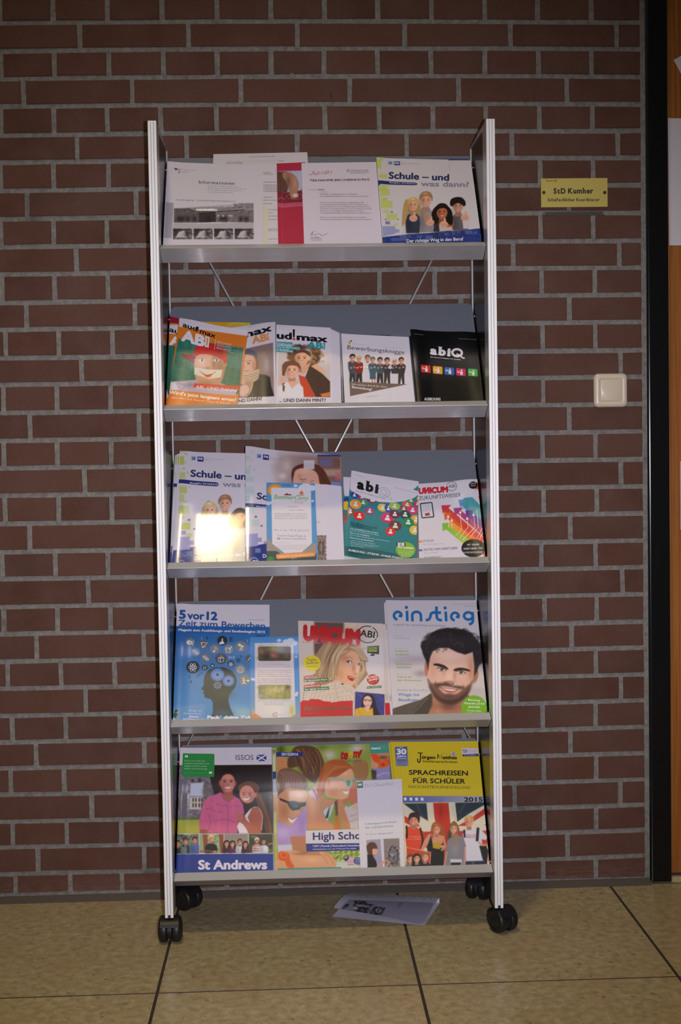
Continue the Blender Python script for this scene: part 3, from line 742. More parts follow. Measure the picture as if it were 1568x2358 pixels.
# ------------------------------------------------------------------ small painted people
SK, SK2, SKD = (222, 160, 130), (200, 130, 100), (150, 85, 60)
def dk(c, f): return tuple(max(0, min(255, v*f)) for v in c)
def head(c, x, y, r, skin=SK, hair=(60, 35, 25), style='short', turn=0.0, smile=True, b=0.7):
    if style in ('long', 'curly'):
        w = 1.25 if style == 'long' else 1.5
        c.poly([(x-w*r, y+1.9*r), (x-w*r, y), (x-0.8*r, y-0.95*r), (x, y-1.25*r), (x+0.8*r, y-0.95*r), (x+w*r, y), (x+w*r, y+1.9*r), (x+.5*r, y+1.5*r), (x-.5*r, y+1.5*r)], dk(hair, .85), b, smooth=True)
    c.poly([(x-.4*r, y+.5*r), (x+.4*r, y+.5*r), (x+.5*r, y+1.7*r), (x-.5*r, y+1.7*r)], dk(skin, .78), b)
    c.ell(x, y, .80*r, 1.04*r, skin, b)
    c.glow(x-(.55-turn)*r, y+.2*r, .35*r, .8*r, dk(skin, .7), .55)
    c.glow(x+.1*r, y-.1*r, .35*r, .5*r, dk(skin, 1.12), .45)
    if style == 'bald': pass
    else:
        c.poly([(x-.92*r, y+.15*r), (x-1.02*r, y-.5*r), (x-.6*r, y-1.15*r), (x+.05*r, y-1.35*r), (x+.7*r, y-1.12*r), (x+1.0*r, y-.5*r), (x+.9*r, y+.15*r), (x+.72*r, y-.35*r), (x+.2*r, y-.62*r), (x-.4*r, y-.5*r), (x-.72*r, y-.2*r)], hair, b, smooth=True)
        c.glow(x-.1*r, y-1.0*r, .4*r, .2*r, dk(hair, 1.6), .5)
    for sx in (-.33, .33):
        xx = x+(sx+turn*.25)*r; c.ell(xx, y-.03*r, .13*r, .075*r, (40, 25, 20), .45, .85); c.line([(xx-.17*r, y-.22*r), (xx+.17*r, y-.24*r)], .07*r, dk(hair, .7), .5, .6)
    c.glow(x+turn*.3*r, y+.28*r, .13*r, .16*r, dk(skin, .72), .6)
    if smile:
        c.poly([(x-.32*r, y+.44*r), (x, y+.50*r), (x+.34*r, y+.43*r), (x+.16*r, y+.66*r), (x-.14*r, y+.66*r)], (188, 96, 88), .5, .8, smooth=True); c.poly([(x-.25*r, y+.475*r), (x, y+.51*r), (x+.27*r, y+.465*r), (x+.12*r, y+.59*r), (x-.10*r, y+.59*r)], (240, 228, 222), .45, .95, smooth=True)
    else: c.line([(x-.25*r, y+.55*r), (x+.25*r, y+.55*r)], .1*r, (160, 70, 65), .5, .9)
def bust(c, x, y, r, shirt, bottom, w=2.0, b=0.8):
    "shoulders and trunk under a head"
    c.poly([(x-.45*r, y+1.15*r), (x-.9*w*r, y+1.9*r), (x-w*r, y+3.0*r), (x-.9*w*r, bottom), (x+.9*w*r, bottom), (x+w*r, y+3.0*r), (x+.9*w*r, y+1.9*r), (x+.45*r, y+1.15*r)], shirt, b)
    c.glow(x-.5*w*r, (y+bottom)/2+r, .5*w*r, r*1.6, dk(shirt, .7), .6); c.glow(x+.3*w*r, y+2.4*r, .5*w*r, r, dk(shirt, 1.2), .4)
W_ = (208, 199, 209)

# ================================================================== shelf 1
def p_schule(c, L, T, kind='group'):
    pass
def squares_a(c, col=(190, 205, 90), col2=(150, 155, 195)):
    for x, y, w, h, a in ((445, 410, 45, 85, .9), (480, 410, 30, 18, .8), (470, 540, 65, 30, .85), (480, 520, 20, 14, .5), (468, 620, 65, 60, .7), (535, 625, 18, 12, .6), (475, 660, 78, 55, .7), (480, 730, 50, 30, .9), (478, 758, 95, 60, .75), (492, 830, 55, 30, .55), (520, 865, 90, 50, .7), (580, 940, 35, 22, .6), (535, 975, 60, 30, .4)):
        c.rect(x+(y-410)*.03, y, x+w+(y-410)*.03, y+h, col, .7, a)
    c.poly([(498, 965), (605, 965), (612, 1025), (505, 1050)], col2, .8, .95); c.rect(598, 990, 640, 1018, (150, 155, 200), .6, .9)
    for x, y, w in ((525, 925, 38), (567, 843, 20), (520, 905, 15), (622, 905, 14)): c.rect(x, y, x+w, y+w*.65, (120, 125, 165), .5, .9)
def p_s1_schule(c):
    c.z(740, 250, 3.5636)
    c.poly([(440, 400), (1230, 410), (1350, 1200), (480, 1200)], (212, 204, 210), 1)
    c.rect(1043, 412, 1220, 424, (50, 55, 110), .6); c.line([(1047, 425), (1052, 510)], 2, (150, 145, 150), .5, .6)
    squares_a(c)
    c.poly([(500, 1055), (620, 1042), (760, 1028), (900, 1020), (1100, 1004), (1310, 982), (1340, 1200), (500, 1200)], (42, 58, 130), .8)
    c.noise([(500, 1055), (1310, 982), (1340, 1200), (500, 1200)], .25, 3, 3)
    for x, y, w, h in ((640, 1040, 65, 45), (712, 1040, 22, 20), (785, 1042, 38, 18), (855, 1042, 58, 34), (960, 1025, 20, 15), (1010, 1018, 35, 24), (1070, 1012, 28, 22), (1115, 1008, 22, 18), (1180, 1000, 60, 30), (1250, 1005, 28, 25), (570, 1062, 68, 24)): c.rect(x, y, x+w, y+h, (95, 110, 165), .6, .7)
    # four young people with raised thumbs
    bust(c, 855, 745, 55, (150, 143, 150), 1015, 1.15); bust(c, 750, 790, 50, (52, 55, 78), 1022, 1.2)
    bust(c, 1130, 800, 52, (100, 92, 100), 1000, 1.55); c.poly([(1150, 860), (1200, 870), (1222, 910), (1205, 985), (1165, 985)], (205, 200, 205), .8)
    head(c, 858, 752, 55, (225, 165, 140), (165, 125, 85)); head(c, 752, 790, 48, (225, 165, 135), (205, 170, 110), 'long'); c.poly([(660, 955), (672, 800), (700, 740), (712, 800), (700, 900), (672, 958)], (190, 150, 95), .8, smooth=True)
    head(c, 1122, 800, 50, (205, 150, 125), (32, 24, 26)); c.poly([(1062, 800), (1060, 750), (1100, 728), (1150, 730), (1182, 765), (1175, 800), (1120, 775)], (28, 22, 24), .8, smooth=True)
    bust(c, 990, 850, 55, (60, 58, 75), 1010, 1.35); c.poly([(965, 960), (975, 900), (1060, 930), (1080, 1000), (970, 1008)], (200, 185, 185), .8); c.poly([(1010, 915), (1080, 910), (1085, 965), (1030, 975)], (175, 95, 60), .9)
    head(c, 990, 850, 55, (185, 110, 75), (28, 20, 20), 'curly')
    for x, y in ((755, 900), (893, 935), (1005, 950), (1178, 895)):
        c.ell(x, y, 34, 28, (222, 165, 140), .8); c.ell(x+8, y-34, 9, 20, (225, 170, 145), .7); c.line([(x-20, y+2), (x+22, y+6)], 3, (170, 105, 85), .6, .7)
    c.poly([(835, 860), (880, 870), (870, 930), (850, 930)], (200, 130, 100), .8)
def i_s1_schule(I):
    I.z(740, 250, 3.5636)
    I.text('Schule – und', 551, 572, 1047, 579, 52, (35, 50, 95), .035)
    I.text('was dann?', 815, 630, 1210, 630, 42, (140, 140, 160), .03)
    I.poly([(462, 590), (770, 600), (788, 612), (780, 622), (755, 624), (485, 618), (465, 640)], (38, 52, 110)); I.text('Ausgabe 2014/2015', 555, 611, 772, 616, 13, (200, 200, 215), .01)
    I.rect(545, 428, 585, 458, (165, 180, 215)); I.rect(595, 430, 645, 462, (45, 60, 130)); I.text('H', 556, 455, 574, 455, 20, (45, 60, 130), .04); I.text('IHK', 600, 452, 640, 452, 15, (225, 222, 235), .03)
    I.text('Industrie- und Handelskammer', 655, 443, 812, 450, 8, (140, 135, 150)); I.text('Hannover', 655, 455, 700, 457, 7, (140, 135, 150))
    I.text('Der richtige Weg in den Beruf', 700, 1100, 1165, 1080, 26, (225, 222, 235), .02)
def p_info(c):
    c.z(320, 250, 3.5636)
    c.poly([(150, 420), (1000, 440), (1030, 1200), (130, 1200)], (207, 199, 210), 1); c.glow(640, 700, 200, 300, (200, 198, 205), .5)
    c.poly([(220, 768), (285, 775), (268, 1065), (203, 1060)], (165, 157, 165), .7)
    # wide black and white picture of a building
    c.poly([(290, 818), (940, 775), (940, 940), (850, 930), (285, 935)], (140, 132, 135), .8); c.poly([(330, 790), (940, 775), (940, 800), (300, 818)], (205, 198, 206), 2, .6)
    c.poly([(288, 820), (405, 820), (455, 848), (490, 850), (490, 935), (286, 935)], (98, 90, 92), .7); c.poly([(490, 852), (630, 848), (635, 930), (490, 935)], (58, 52, 55), .8)
    c.poly([(630, 850), (780, 838), (940, 835), (940, 935), (632, 930)], (118, 110, 114), .8); c.rect(470, 822, 640, 842, (225, 220, 226), .7); c.line([(405, 822), (450, 842), (650, 846), (860, 832)], 6, (45, 42, 45), .6)
    c.noise([(290, 822), (940, 790), (940, 940), (286, 938)], .16, 5.0, 5)
    for x in (330, 355, 400, 455, 570, 680, 710, 835, 880): c.glow(x, 905, 22, 24, (40, 38, 40), .85)
    c.poly([(770, 780), (860, 775), (938, 778), (938, 815), (880, 800), (800, 815)], (105, 98, 100), 1.5, .55); c.noise([(760, 776), (938, 776), (938, 830), (760, 825)], .25, 4, 8)
    for x in (650, 690, 740, 760): c.glow(x, 880, 8, 9, (235, 230, 232), .8)
    c.poly([(286, 938), (560, 945), (940, 935), (940, 985), (280, 985)], (175, 168, 174), 1.5, .9)
    for i, (a, b) in enumerate(((280, 438), (448, 604), (616, 772), (785, 940))):
        c.rect(a, 985, b, 1072, (110, 103, 106), .6); c.noise([(a, 985), (b, 985), (b, 1072), (a, 1072)], .5, 6, 20+i); c.poly([(a, 985), (a+60, 985), (a+30, 1040), (a, 1050)], (50, 46, 50), 1.2, .8); c.line([(a+40, 1068), (a+100, 1020), (b, 1030)], 9, (60, 56, 60), 1, .8, True)
        c.poly([(a+20, 1060), (a+50, 1010), (a+90, 1000), (a+120, 1060)], (215, 208, 214), 1.2, .75); c.line([(a+10, 1000), (b-20, 990)], 12, (45, 42, 45), 1, .7); c.glow(b-45, 1035, 25, 25, (50, 46, 48), .7)
def i_info(I):
    I.z(320, 250, 3.5636); g = (110, 105, 118)
    I.text('Informationen', 490, 606, 786, 607, 24, (85, 80, 92), .012, serif=True)
    for i, (t, x1) in enumerate((('über die Ausbildung für den', 815), ('gehobenen nichttechnischen Dienst', 885), ('in der allgemeinen und inneren', 848), ('Verwaltung des Bundes', 772))): I.text(t, 565, 627+i*17, x1, 628+i*17, 10, (135, 130, 142), .0)
    I.text('Studiengang „Verwaltungsmanagement“', 302, 752, 800, 752, 12, (105, 100, 112), .005)
    I.poly([(290, 486), (316, 488), (318, 497), (306, 504), (292, 498)], (70, 68, 80)); I.rect(326, 488, 331, 530, (80, 60, 70)); I.text('Bundesministerium', 340, 497, 470, 503, 8, (140, 135, 146)); I.text('des Innern', 340, 508, 420, 512, 7, (140, 135, 146)); I.text('Verwaltung', 340, 519, 400, 522, 7, (140, 135, 146)); I.rect(268, 490, 270, 512, (165, 160, 170))
def p_lines(x0, y0, x1, rows, crop, base=(207, 199, 208)):
    def f(c):
        c.z(*crop)
        for y, x1_, a in rows: c.words(x0, y, x1_, y+6, 9, (95, 90, 100), a, .02, int(y), h=.5)
    return f
def p_zeug(c):
    c.z(320, 250, 3.5636); c.words(720, 440, 850, 460, 12, (110, 105, 115), .6, 0, 3); c.line([(860, 432), (1190, 425)], 2, (150, 145, 155), .5, .5); c.words(1145, 431, 1190, 436, 8, (110, 105, 115), .7, 0, 4)
def i_zeug(I): I.z(320, 250, 3.5636).text('Gemeinsames Abschlusszeugnis', 903, 405, 1118, 402, 11, (125, 118, 130), .01)
def p_letter(c):
    c.z(320, 250, 3.5636)
    for x, y, x1, y1 in ((1018, 527, 1075, 530), (1018, 540, 1100, 541), (1015, 604, 1135, 606), (1018, 628, 1135, 690), (1022, 728, 1098, 730), (1018, 752, 1140, 754), (1020, 780, 1088, 781), (1063, 830, 1135, 834), (1065, 855, 1100, 857), (1065, 883, 1138, 885), (1065, 910, 1138, 912), (1063, 988, 1135, 1005), (1063, 1070, 1135, 1072)):
        c.words(x, y, x1, y1+2, 13, (100, 95, 108), .75, .0, int(y), h=.38)
    c.poly([(1019, 800), (1060, 800), (1056, 1200), (1018, 1200)], (206, 202, 178), .8); c.line([(1017, 800), (1018, 1100)], 3, (140, 150, 110), .6, .6)
def p_folder(c):
    c.z(320, 250, 3.5636); R = (172, 28, 66)
    c.poly([(1125, 440), (1400, 440), (1400, 1200), (1135, 1200)], R, 1)
    c.poly([(1131, 512), (1335, 508), (1342, 770), (1137, 775)], (165, 165, 200), .8); c.poly([(1255, 520), (1335, 510), (1338, 640), (1300, 690)], (175, 180, 212), 2, .8)
    c.poly([(1131, 515), (1210, 518), (1225, 640), (1215, 690), (1135, 690)], (90, 55, 50), 1.5); c.noise([(1131, 515), (1225, 518), (1225, 690), (1135, 690)], .3, 3, 4)
    c.poly([(1135, 680), (1200, 690), (1338, 670), (1342, 775), (1137, 778)], (120, 20, 45), 1.5)
    for i, r in enumerate((20, 36, 54, 74)): c.line([(1276+r*1.25*math.cos(t/10), 722+r*.45*math.sin(t/10)) for t in range(0, 64, 3)], 4, (60, 12, 28) if i % 2 else (190, 90, 110), .8, .8)
    c.poly([(1185, 525), (1240, 525), (1290, 560), (1312, 625), (1300, 680), (1310, 725), (1250, 735), (1230, 660), (1205, 600), (1180, 560)], (165, 120, 100), .9, smooth=True)
    c.glow(1225, 600, 22, 60, (100, 65, 55), .7); c.glow(1280, 610, 18, 50, (190, 145, 125), .7); c.ell(1282, 712, 20, 14, (215, 185, 185), .8)
    for y in (775, 788, 800): c.line([(1142, y+2), (1190, y+8), (1250, y+2), (1342, y-4)], 4, (225, 170, 190), .6, .8, True)
    c.line([(1142, 745), (1170, 730), (1200, 750)], 4, (220, 190, 205), .8, .7, True); c.line([(1172, 520), (1178, 1200)], 2, (200, 90, 120), .5, .6)
def p_jump(c):
    c.z(740, 250, 3.5636); c.words(-10, 703, 410, 735, 17, (110, 105, 118), .6, .45, 5, -.0, h=.4); c.words(-10, 772, 416, 860, 17, (110, 105, 118), .6, .2, 6, h=.4); c.words(-10, 893, 418, 915, 17, (110, 105, 118), .6, .4, 7, h=.4)
    c.words(240, 510, 392, 540, 10, (120, 115, 125), .7, .2, 8, h=.45); c.words(-30, 685, 60, 690, 9, (120, 115, 125), .6, 0, 8)
    c.z(320, 250, 3.5636); c.words(1412, 1060, 1500, 1085, 11, (120, 115, 125), .7, .1, 9)
def i_jump(I):
    I.z(320, 250, 3.5636); q = (150, 40, 65)
    I.line([(1395, 545), (1420, 540), (1432, 515), (1430, 512)], 4, q, True); I.line([(1440, 522), (1440, 540), (1462, 540), (1466, 520)], 4, q, True); I.line([(1476, 542), (1482, 518), (1496, 536), (1512, 516), (1518, 542)], 4, q); I.line([(1530, 542), (1532, 516), (1562, 516), (1558, 530), (1532, 532)], 4, q); I.line([(1580, 513), (1576, 532)], 4, q); I.circ(1575, 541, 3, 3, q)
    I.z(740, 250, 3.5636); I.text('TEILNAHME-BESCHEINIGUNG', -98, 599, 393, 594, 16, (70, 65, 80), .03)
    I.text('Lucas', -98, 672, -38, 672, 11, (110, 105, 118)); I.text('Hahn', -30, 672, 28, 672, 11, (75, 70, 82), .03)
    I.ring(218, 513, 9, 8, 4, (150, 60, 70)); I.text('LEWO gemeinnützige', 240, 512, 390, 512, 9, (140, 135, 145))
    I.z(320, 250, 3.5636); I.line([(1405, 1045), (1425, 1012), (1418, 1040), (1440, 1030), (1450, 1042), (1480, 1025), (1500, 1045), (1552, 1022)], 2.6, (70, 68, 90), True); I.line([(1425, 1012), (1445, 1005)], 2, (70, 68, 90)); I.text('Lars Braun', 1413, 1063, 1480, 1063, 10, (95, 92, 104), .01)
G1 = 'papers and magazines on the top shelf'
doc('magazine', 'blue and white magazine peeking out behind papers, far left of the top shelf', 'magazine', 0, (376, 418), (470, 418), (465, 556), (368, 556), .0030, G1, .0020, (45, 60, 130),
    lambda c: (c.z(320, 250, 3.5636), c.rect(0, 500, 600, 665, (200, 192, 205), .6), c.rect(0, 665, 600, 1300, (38, 52, 125), .6)))
doc('form_sheet', 'tall white form sheet sticking up highest at the back of the top shelf', 'paper', 0, (491, 355), (707.5, 350.5), (720, 556), (489, 556), .0042, G1, 0, (204, 196, 204), p_zeug, [('lettering', i_zeug)], 'matt')
doc('letter_sheet', 'white letter sheet with a pale yellow strip beside the magenta folder', 'paper', 0, (466, 377.5), (642, 378), (642, 556), (461, 556), .0050, G1, 0, (208, 200, 208), p_letter, None, 'matt')
doc('loose_sheet', 'plain cream sheet edge showing at the lower left of the top shelf', 'paper', 0, (378, 470), (460, 470), (460, 556), (369, 557), .0056, G1, 0, (206, 198, 200), None, None, 'matt')
doc('information_sheet', 'white information sheet with a black and white picture of a building, on the top shelf', 'paper', 0, (384.5, 373), (606, 381), (606, 556), (371.5, 558), .0064, G1, 0, (207, 199, 210), p_info, [('lettering', i_info)], 'matt', [('u', .0022, .0, .10)])
doc('folder', 'magenta presentation folder with a picture of a finger touching red water', 'folder', 0, (637, 376.5), (703, 373.5), (712, 556), (640.5, 556), .0092, G1, .0016, (172, 28, 66), p_folder, None, 'satin', edges=(172, 28, 66))
doc('certificate', 'white certificate sheet with red handwritten logo standing in the magenta folder', 'certificate', 0, (694, 375.5), (866, 373), (880, 556), (700, 556), .0102, G1, 0, (209, 199, 213), p_jump, [('lettering', i_jump)], 'matt')
def stack(label, cat, k, TL, TR, BR, BL, n, count, dx, dy, group, base, paint=None, thick=.0012, step=.0016, **kw):
    for i in range(count):
        o = lambda p: (p[0]+dx*(count-i), p[1]+dy*(count-i))
        doc('magazine', label[i] if isinstance(label, (list, tuple)) else label, cat, k, o(TL), o(TR), BR if abs(dx) > 3 else o(BR), (BL[0]+dx*(count-i), BL[1]), n+step*i, group, thick, base, paint, None, 'satin', **kw)
doc('magazine', 'rear copy behind the four laughing young people, only its dark blue rim showing', 'magazine', 0, (868, 365.5), (1079, 366), (1112, 553), (884, 556), .0104, G1, .0020, (50, 55, 110), edges=(200, 192, 205))
doc('magazine', 'magazine with four laughing young people, thumbs up, front copy on the top shelf', 'magazine', 0, (866.5, 364), (1084, 368.5), (1113, 554), (881, 556), .0140, G1, .0030, (212, 204, 210), p_s1_schule, [('lettering', i_s1_schule)], 'gloss', [('u', .0020, .02, .08)])

# ================================================================== shelf 2
G2 = 'magazines on the second shelf from the top'
G_, OR = (48, 112, 95), (214, 118, 38)
def chalk(c, pts):
    c.poly(pts, G_, .8, c2=(38, 92, 72), g=[(300, 400), (400, 900)])
def p_audi(c):
    c.z(350, 680, 3.824)
    c.poly([(240, 200), (860, 300), (760, 960), (130, 940)], OR, 1)
    c.poly([(240, 195), (560, 230), (850, 292), (842, 358), (240, 277)], (214, 206, 216), .7)
    c.poly([(232, 380), (806, 462), (765, 860), (725, 880), (165, 800), (160, 760)], G_, .8, c2=(36, 100, 78), g=[(300, 400), (500, 850)])
    c.noise([(232, 380), (806, 462), (765, 860), (165, 800)], .15, 12, 3)
    for a, b in (((310, 420), (255, 810)), ((370, 430), (320, 800)), ((640, 440), (590, 800)), ((700, 450), (655, 820)), ((760, 460), (715, 830)), ((200, 560), (780, 640)), ((190, 640), (770, 710)), ((185, 700), (760, 790)), ((210, 500), (790, 560))): c.line([a, b], 3, (95, 160, 140), .7, .45)
    # man in a tilted red cap, paper grin over his mouth
    c.poly([(165, 830), (150, 760), (260, 755), (370, 745), (440, 735), (610, 775), (750, 830), (735, 885), (150, 840)], (180, 165, 185), .8, smooth=False)
    c.poly([(165, 770), (205, 765), (232, 830), (160, 835)], (215, 205, 215), 1.2); c.line([(232, 770), (290, 800), (250, 840)], 5, (120, 108, 135), 1, .7, True); c.glow(330, 790, 50, 25, (120, 108, 135), .6)
    c.poly([(370, 580), (378, 700), (400, 760), (470, 800), (570, 800), (620, 740), (645, 640), (655, 580), (640, 520), (380, 520)], (200, 150, 120), .9, smooth=True)
    c.glow(600, 640, 50, 110, (150, 100, 70), .75); c.glow(440, 600, 50, 60, (228, 185, 160), .7); c.glow(500, 560, 40, 30, (220, 180, 150), .5); c.glow(480, 770, 90, 22, (150, 110, 75), .6); c.glow(545, 600, 14, 60, (130, 90, 60), .6)
    c.poly([(262, 518), (375, 525), (372, 598), (330, 580), (265, 535)], (140, 20, 25), .8); c.line([(262, 518), (375, 522)], 6, (190, 35, 35), .8)
    c.poly([(372, 548), (375, 470), (420, 428), (500, 425), (590, 440), (645, 475), (662, 540), (645, 610), (610, 560), (500, 520), (420, 520)], (196, 32, 34), .9, smooth=True)
    c.glow(600, 500, 50, 40, (130, 25, 20), .7); c.glow(440, 470, 40, 20, (220, 60, 55), .5); c.glow(470, 432, 30, 12, (110, 15, 15), .6); c.ell(372, 549, 12, 9, (35, 15, 15), .7); c.ell(650, 610, 12, 16, (175, 120, 90), .8)
    for x in (437, 566):
        c.ell(x, 572, 22, 12, (235, 225, 225), .7); c.ell(x+3, 572, 9, 10, (60, 60, 55), .6); c.glow(x, 556, 26, 7, (150, 105, 80), .5); c.line([(x-26, 545), (x+20, 540)], 4, (165, 120, 90), .9, .5)
    c.glow(490, 640, 18, 10, (150, 90, 70), .6); c.glow(497, 600, 14, 30, (225, 180, 155), .5)
    c.poly([(375, 634), (500, 655), (620, 655), (608, 722), (500, 735), (370, 695)], (222, 208, 190), .8); c.poly([(440, 680), (478, 700), (538, 690), (510, 722), (475, 722)], (215, 95, 50), .7); c.line([(420, 668), (455, 695), (490, 705), (535, 692), (562, 670)], 3, (90, 60, 50), .6, .9, True)
    c.poly([(370, 775), (775, 797), (770, 832), (362, 812)], (205, 62, 42), .7)
    c.poly([(150, 832), (750, 885), (745, 960), (135, 935)], OR, 1); c.glow(330, 900, 60, 40, (235, 150, 50), .5)
def i_audi(I):
    I.z(350, 680, 3.824); w = (224, 215, 224)
    I.text('aud', 268, 268, 396, 290, 42, (22, 22, 26), .03); I.text('max', 420, 299, 558, 322, 42, (22, 22, 26), .03)
    I.poly([(401, 245), (412, 247), (408, 283), (399, 281)], (22, 22, 26)); I.circ(401, 293, 5.5, 5.5, (200, 40, 35))
    I.text('AB', 255, 388, 462, 417, 92, w, .05); I.poly([(472, 318), (508, 322), (500, 420), (464, 416)], w); I.poly([(484, 328), (496, 330), (488, 405), (478, 404)], (190, 130, 90)); I.rect(512, 405, 537, 419, (205, 50, 35)); I.line([(563, 330), (550, 432)], 3, w)
    for i, (y, t) in enumerate(((355, 'BERUFS- PORTRÄTS'), (385, 'WETTBEWERBE'), (412, 'BUNDES- FREIWILLIG'))): I.text(t, 575-i*3, y, 700-i*4, y+9, 8, w, .02)
    I.text('aus dem Magazin fürs Abi', 575, 366, 770, 386, 6, w); I.text('Beruf und Studium aktuell', 572, 394, 765, 414, 6, w); I.text('Abi und mehr Magazin', 568, 420, 722, 438, 6, w)
    I.text('ABI...UND DANN?', 385, 806, 750, 824, 28, (240, 225, 220), .0, slant=.15)
    I.text("Wird's jetzt langsam ernst?", 150, 868, 740, 920, 30, (238, 226, 220), .03)
    I.text('zum Abi und danach: Tipps & Berufe', 170, 905, 690, 948, 15, (238, 215, 195), .01)
def p_audi_b(c):
    c.z(350, 680, 3.824)
    c.poly([(100, 170), (300, 170), (300, 960), (90, 960)], OR, 1); c.poly([(125, 258), (300, 262), (300, 345), (125, 335)], (212, 204, 214), .7); c.poly([(135, 440), (300, 450), (280, 900), (108, 885)], G_, .8, c2=(30, 85, 62), g=[(150, 450), (150, 880)])
    c.poly([(110, 835), (130, 832), (150, 900), (110, 900)], (190, 180, 195), .8); c.rect(100, 900, 300, 945, (214, 118, 38), .7)
def i_audi_b(I):
    I.z(350, 680, 3.824); I.text('au', 150, 318, 238, 335, 42, (30, 30, 34), .03); I.text('A', 150, 432, 262, 438, 72, (225, 215, 224), .05)
def p_scarf(c):
    c.z(350, 680, 3.824)
    c.poly([(760, 240), (1100, 240), (1115, 1000), (730, 1000)], (210, 202, 212), 1)
    c.poly([(780, 480), (1066, 415), (1076, 888), (740, 905)], (135, 110, 108), .8, c2=(150, 128, 122), g=[(900, 450), (1070, 850)])
    c.poly([(820, 900), (850, 800), (930, 690), (1000, 700), (1040, 720), (1050, 800), (1076, 888), (740, 905)], (38, 32, 36), .9)
    c.poly([(905, 520), (935, 560), (940, 640), (930, 720), (900, 740)], (140, 100, 70), 1, smooth=True)
    c.poly([(800, 530), (885, 530), (912, 590), (905, 650), (860, 690), (780, 690)], (215, 165, 140), .9, smooth=True); c.glow(895, 620, 14, 50, (160, 105, 80), .6)
    c.poly([(800, 520), (825, 478), (880, 480), (920, 515), (928, 560), (895, 535), (840, 520), (800, 530)], (88, 92, 110), .9, smooth=True)
    for i in range(16): c.line([(815+i*7, 478+abs(i-7)*3), (812+i*7.5, 520+i*1.5)], 2, (130, 135, 150) if i % 2 else (60, 62, 80), .6, .6)
    c.ell(850, 600, 12, 6, (50, 35, 30), .6); c.line([(828, 582), (875, 578)], 4, (100, 65, 50), .8, .8); c.line([(808, 660), (830, 668), (850, 660)], 5, (165, 55, 50), .6, .9, True); c.glow(820, 632, 8, 12, (180, 120, 95), .6)
    c.poly([(800, 680), (870, 670), (940, 650), (945, 690), (930, 740), (870, 770), (780, 780)], (196, 165, 140), .9, smooth=True)
    for i in range(9): c.line([(800+i*4, 700+i*8), (870, 690+i*9), (940, 665+i*9)], 4, (95, 65, 50) if i % 2 else (228, 205, 180), .7, .7, True)
    c.poly([(830, 750), (890, 740), (880, 830), (840, 890), (790, 880)], (190, 150, 125), .9, smooth=True)
    for i in range(5): c.line([(835+i*10, 760), (800+i*12, 880)], 4, (110, 75, 58), .7, .6)
    c.poly([(770, 810), (830, 790), (855, 830), (830, 870), (780, 885)], (215, 175, 160), .9, smooth=True)
def i_scarf(I):
    I.z(350, 680, 3.824); I.text('max', 775, 397, 1058, 352, 54, (25, 24, 28), .04); I.text('ABI', 882, 448, 1036, 426, 56, (214, 140, 75), .05); I.line([(1024, 376), (1030, 420)], 4, (240, 230, 225))
    I.text('UND DANN?', 735, 950, 970, 928, 27, (40, 38, 42), .03); I.text('Magazin für Schule, Studium', 850, 306, 1055, 270, 7, (130, 125, 135))
def p_duo(c):
    c.z(350, 680, 3.824)
    c.poly([(1085, 260), (1600, 280), (1600, 1000), (1085, 1000)], (212, 204, 214), 1)
    c.rect(1108, 500, 1570, 900, (205, 190, 185), 1, c2=(190, 180, 185), g=[(1300, 520), (1300, 900)]); c.glow(1500, 560, 90, 60, (225, 215, 220), .8)
    c.poly([(1395, 600), (1500, 690), (1568, 760), (1568, 895), (1440, 895), (1350, 720)], (62, 35, 28), .9)
    c.poly([(1290, 700), (1350, 720), (1440, 895), (1330, 895)], (195, 60, 32), .9)
    for i in range(60):
        r = random.Random(i); a = r.random()*6.28; x, y = 1340+115*math.cos(a)*(.8+.4*r.random()), 530+80*math.sin(a)*(.8+.4*r.random()); c.ell(x, y, 26, 20, (120, 75, 45) if r.random() < .5 else (78, 45, 30), 1.2, .75, a*60)
    for i in range(24):
        r = random.Random(i+90); x, y = 1380+130*r.random(), 470+130*r.random(); c.ell(x, y, 14, 10, (175, 135, 90), 1, .6, 40)
    head(c, 1318, 555, 72, (222, 165, 135), (95, 58, 38), 'bald'); c.poly([(1245, 540), (1262, 500), (1330, 480), (1390, 500), (1395, 540), (1340, 505), (1280, 512)], (95, 58, 38), 1, smooth=True)
    c.poly([(1290, 640), (1400, 590), (1375, 640), (1330, 700)], (215, 155, 125), .9)
    c.poly([(1145, 660), (1150, 610), (1190, 580), (1260, 580), (1305, 620), (1312, 690), (1300, 640), (1250, 610), (1190, 620), (1170, 700), (1165, 840), (1150, 850)], (110, 62, 45), 1, smooth=True)
    head(c, 1232, 660, 68, (226, 168, 142), (110, 62, 45), 'bald')
    c.poly([(1150, 650), (1170, 600), (1235, 582), (1290, 605), (1310, 660), (1270, 622), (1200, 625), (1168, 690)], (112, 64, 48), 1, smooth=True)
    c.poly([(1108, 800), (1150, 790), (1195, 760), (1230, 820), (1290, 770), (1330, 810), (1338, 900), (1108, 900)], (218, 212, 218), .9); c.poly([(1195, 760), (1270, 755), (1285, 775), (1230, 820)], (222, 165, 138), .8)
    c.ell(1150, 740, 32, 34, (222, 172, 150), .9); c.line([(1125, 745), (1170, 752)], 4, (180, 120, 100), .7, .6); c.line([(1130, 728), (1172, 735)], 4, (180, 120, 100), .7, .6); c.poly([(1150, 780), (1170, 800), (1165, 850), (1150, 840)], (105, 60, 45), .8)
    c.poly([(1480, 870), (1568, 850), (1568, 890), (1500, 895)], (210, 115, 55), .9); c.poly([(1400, 625), (1450, 600), (1540, 680), (1500, 690)], (222, 170, 145), 1)
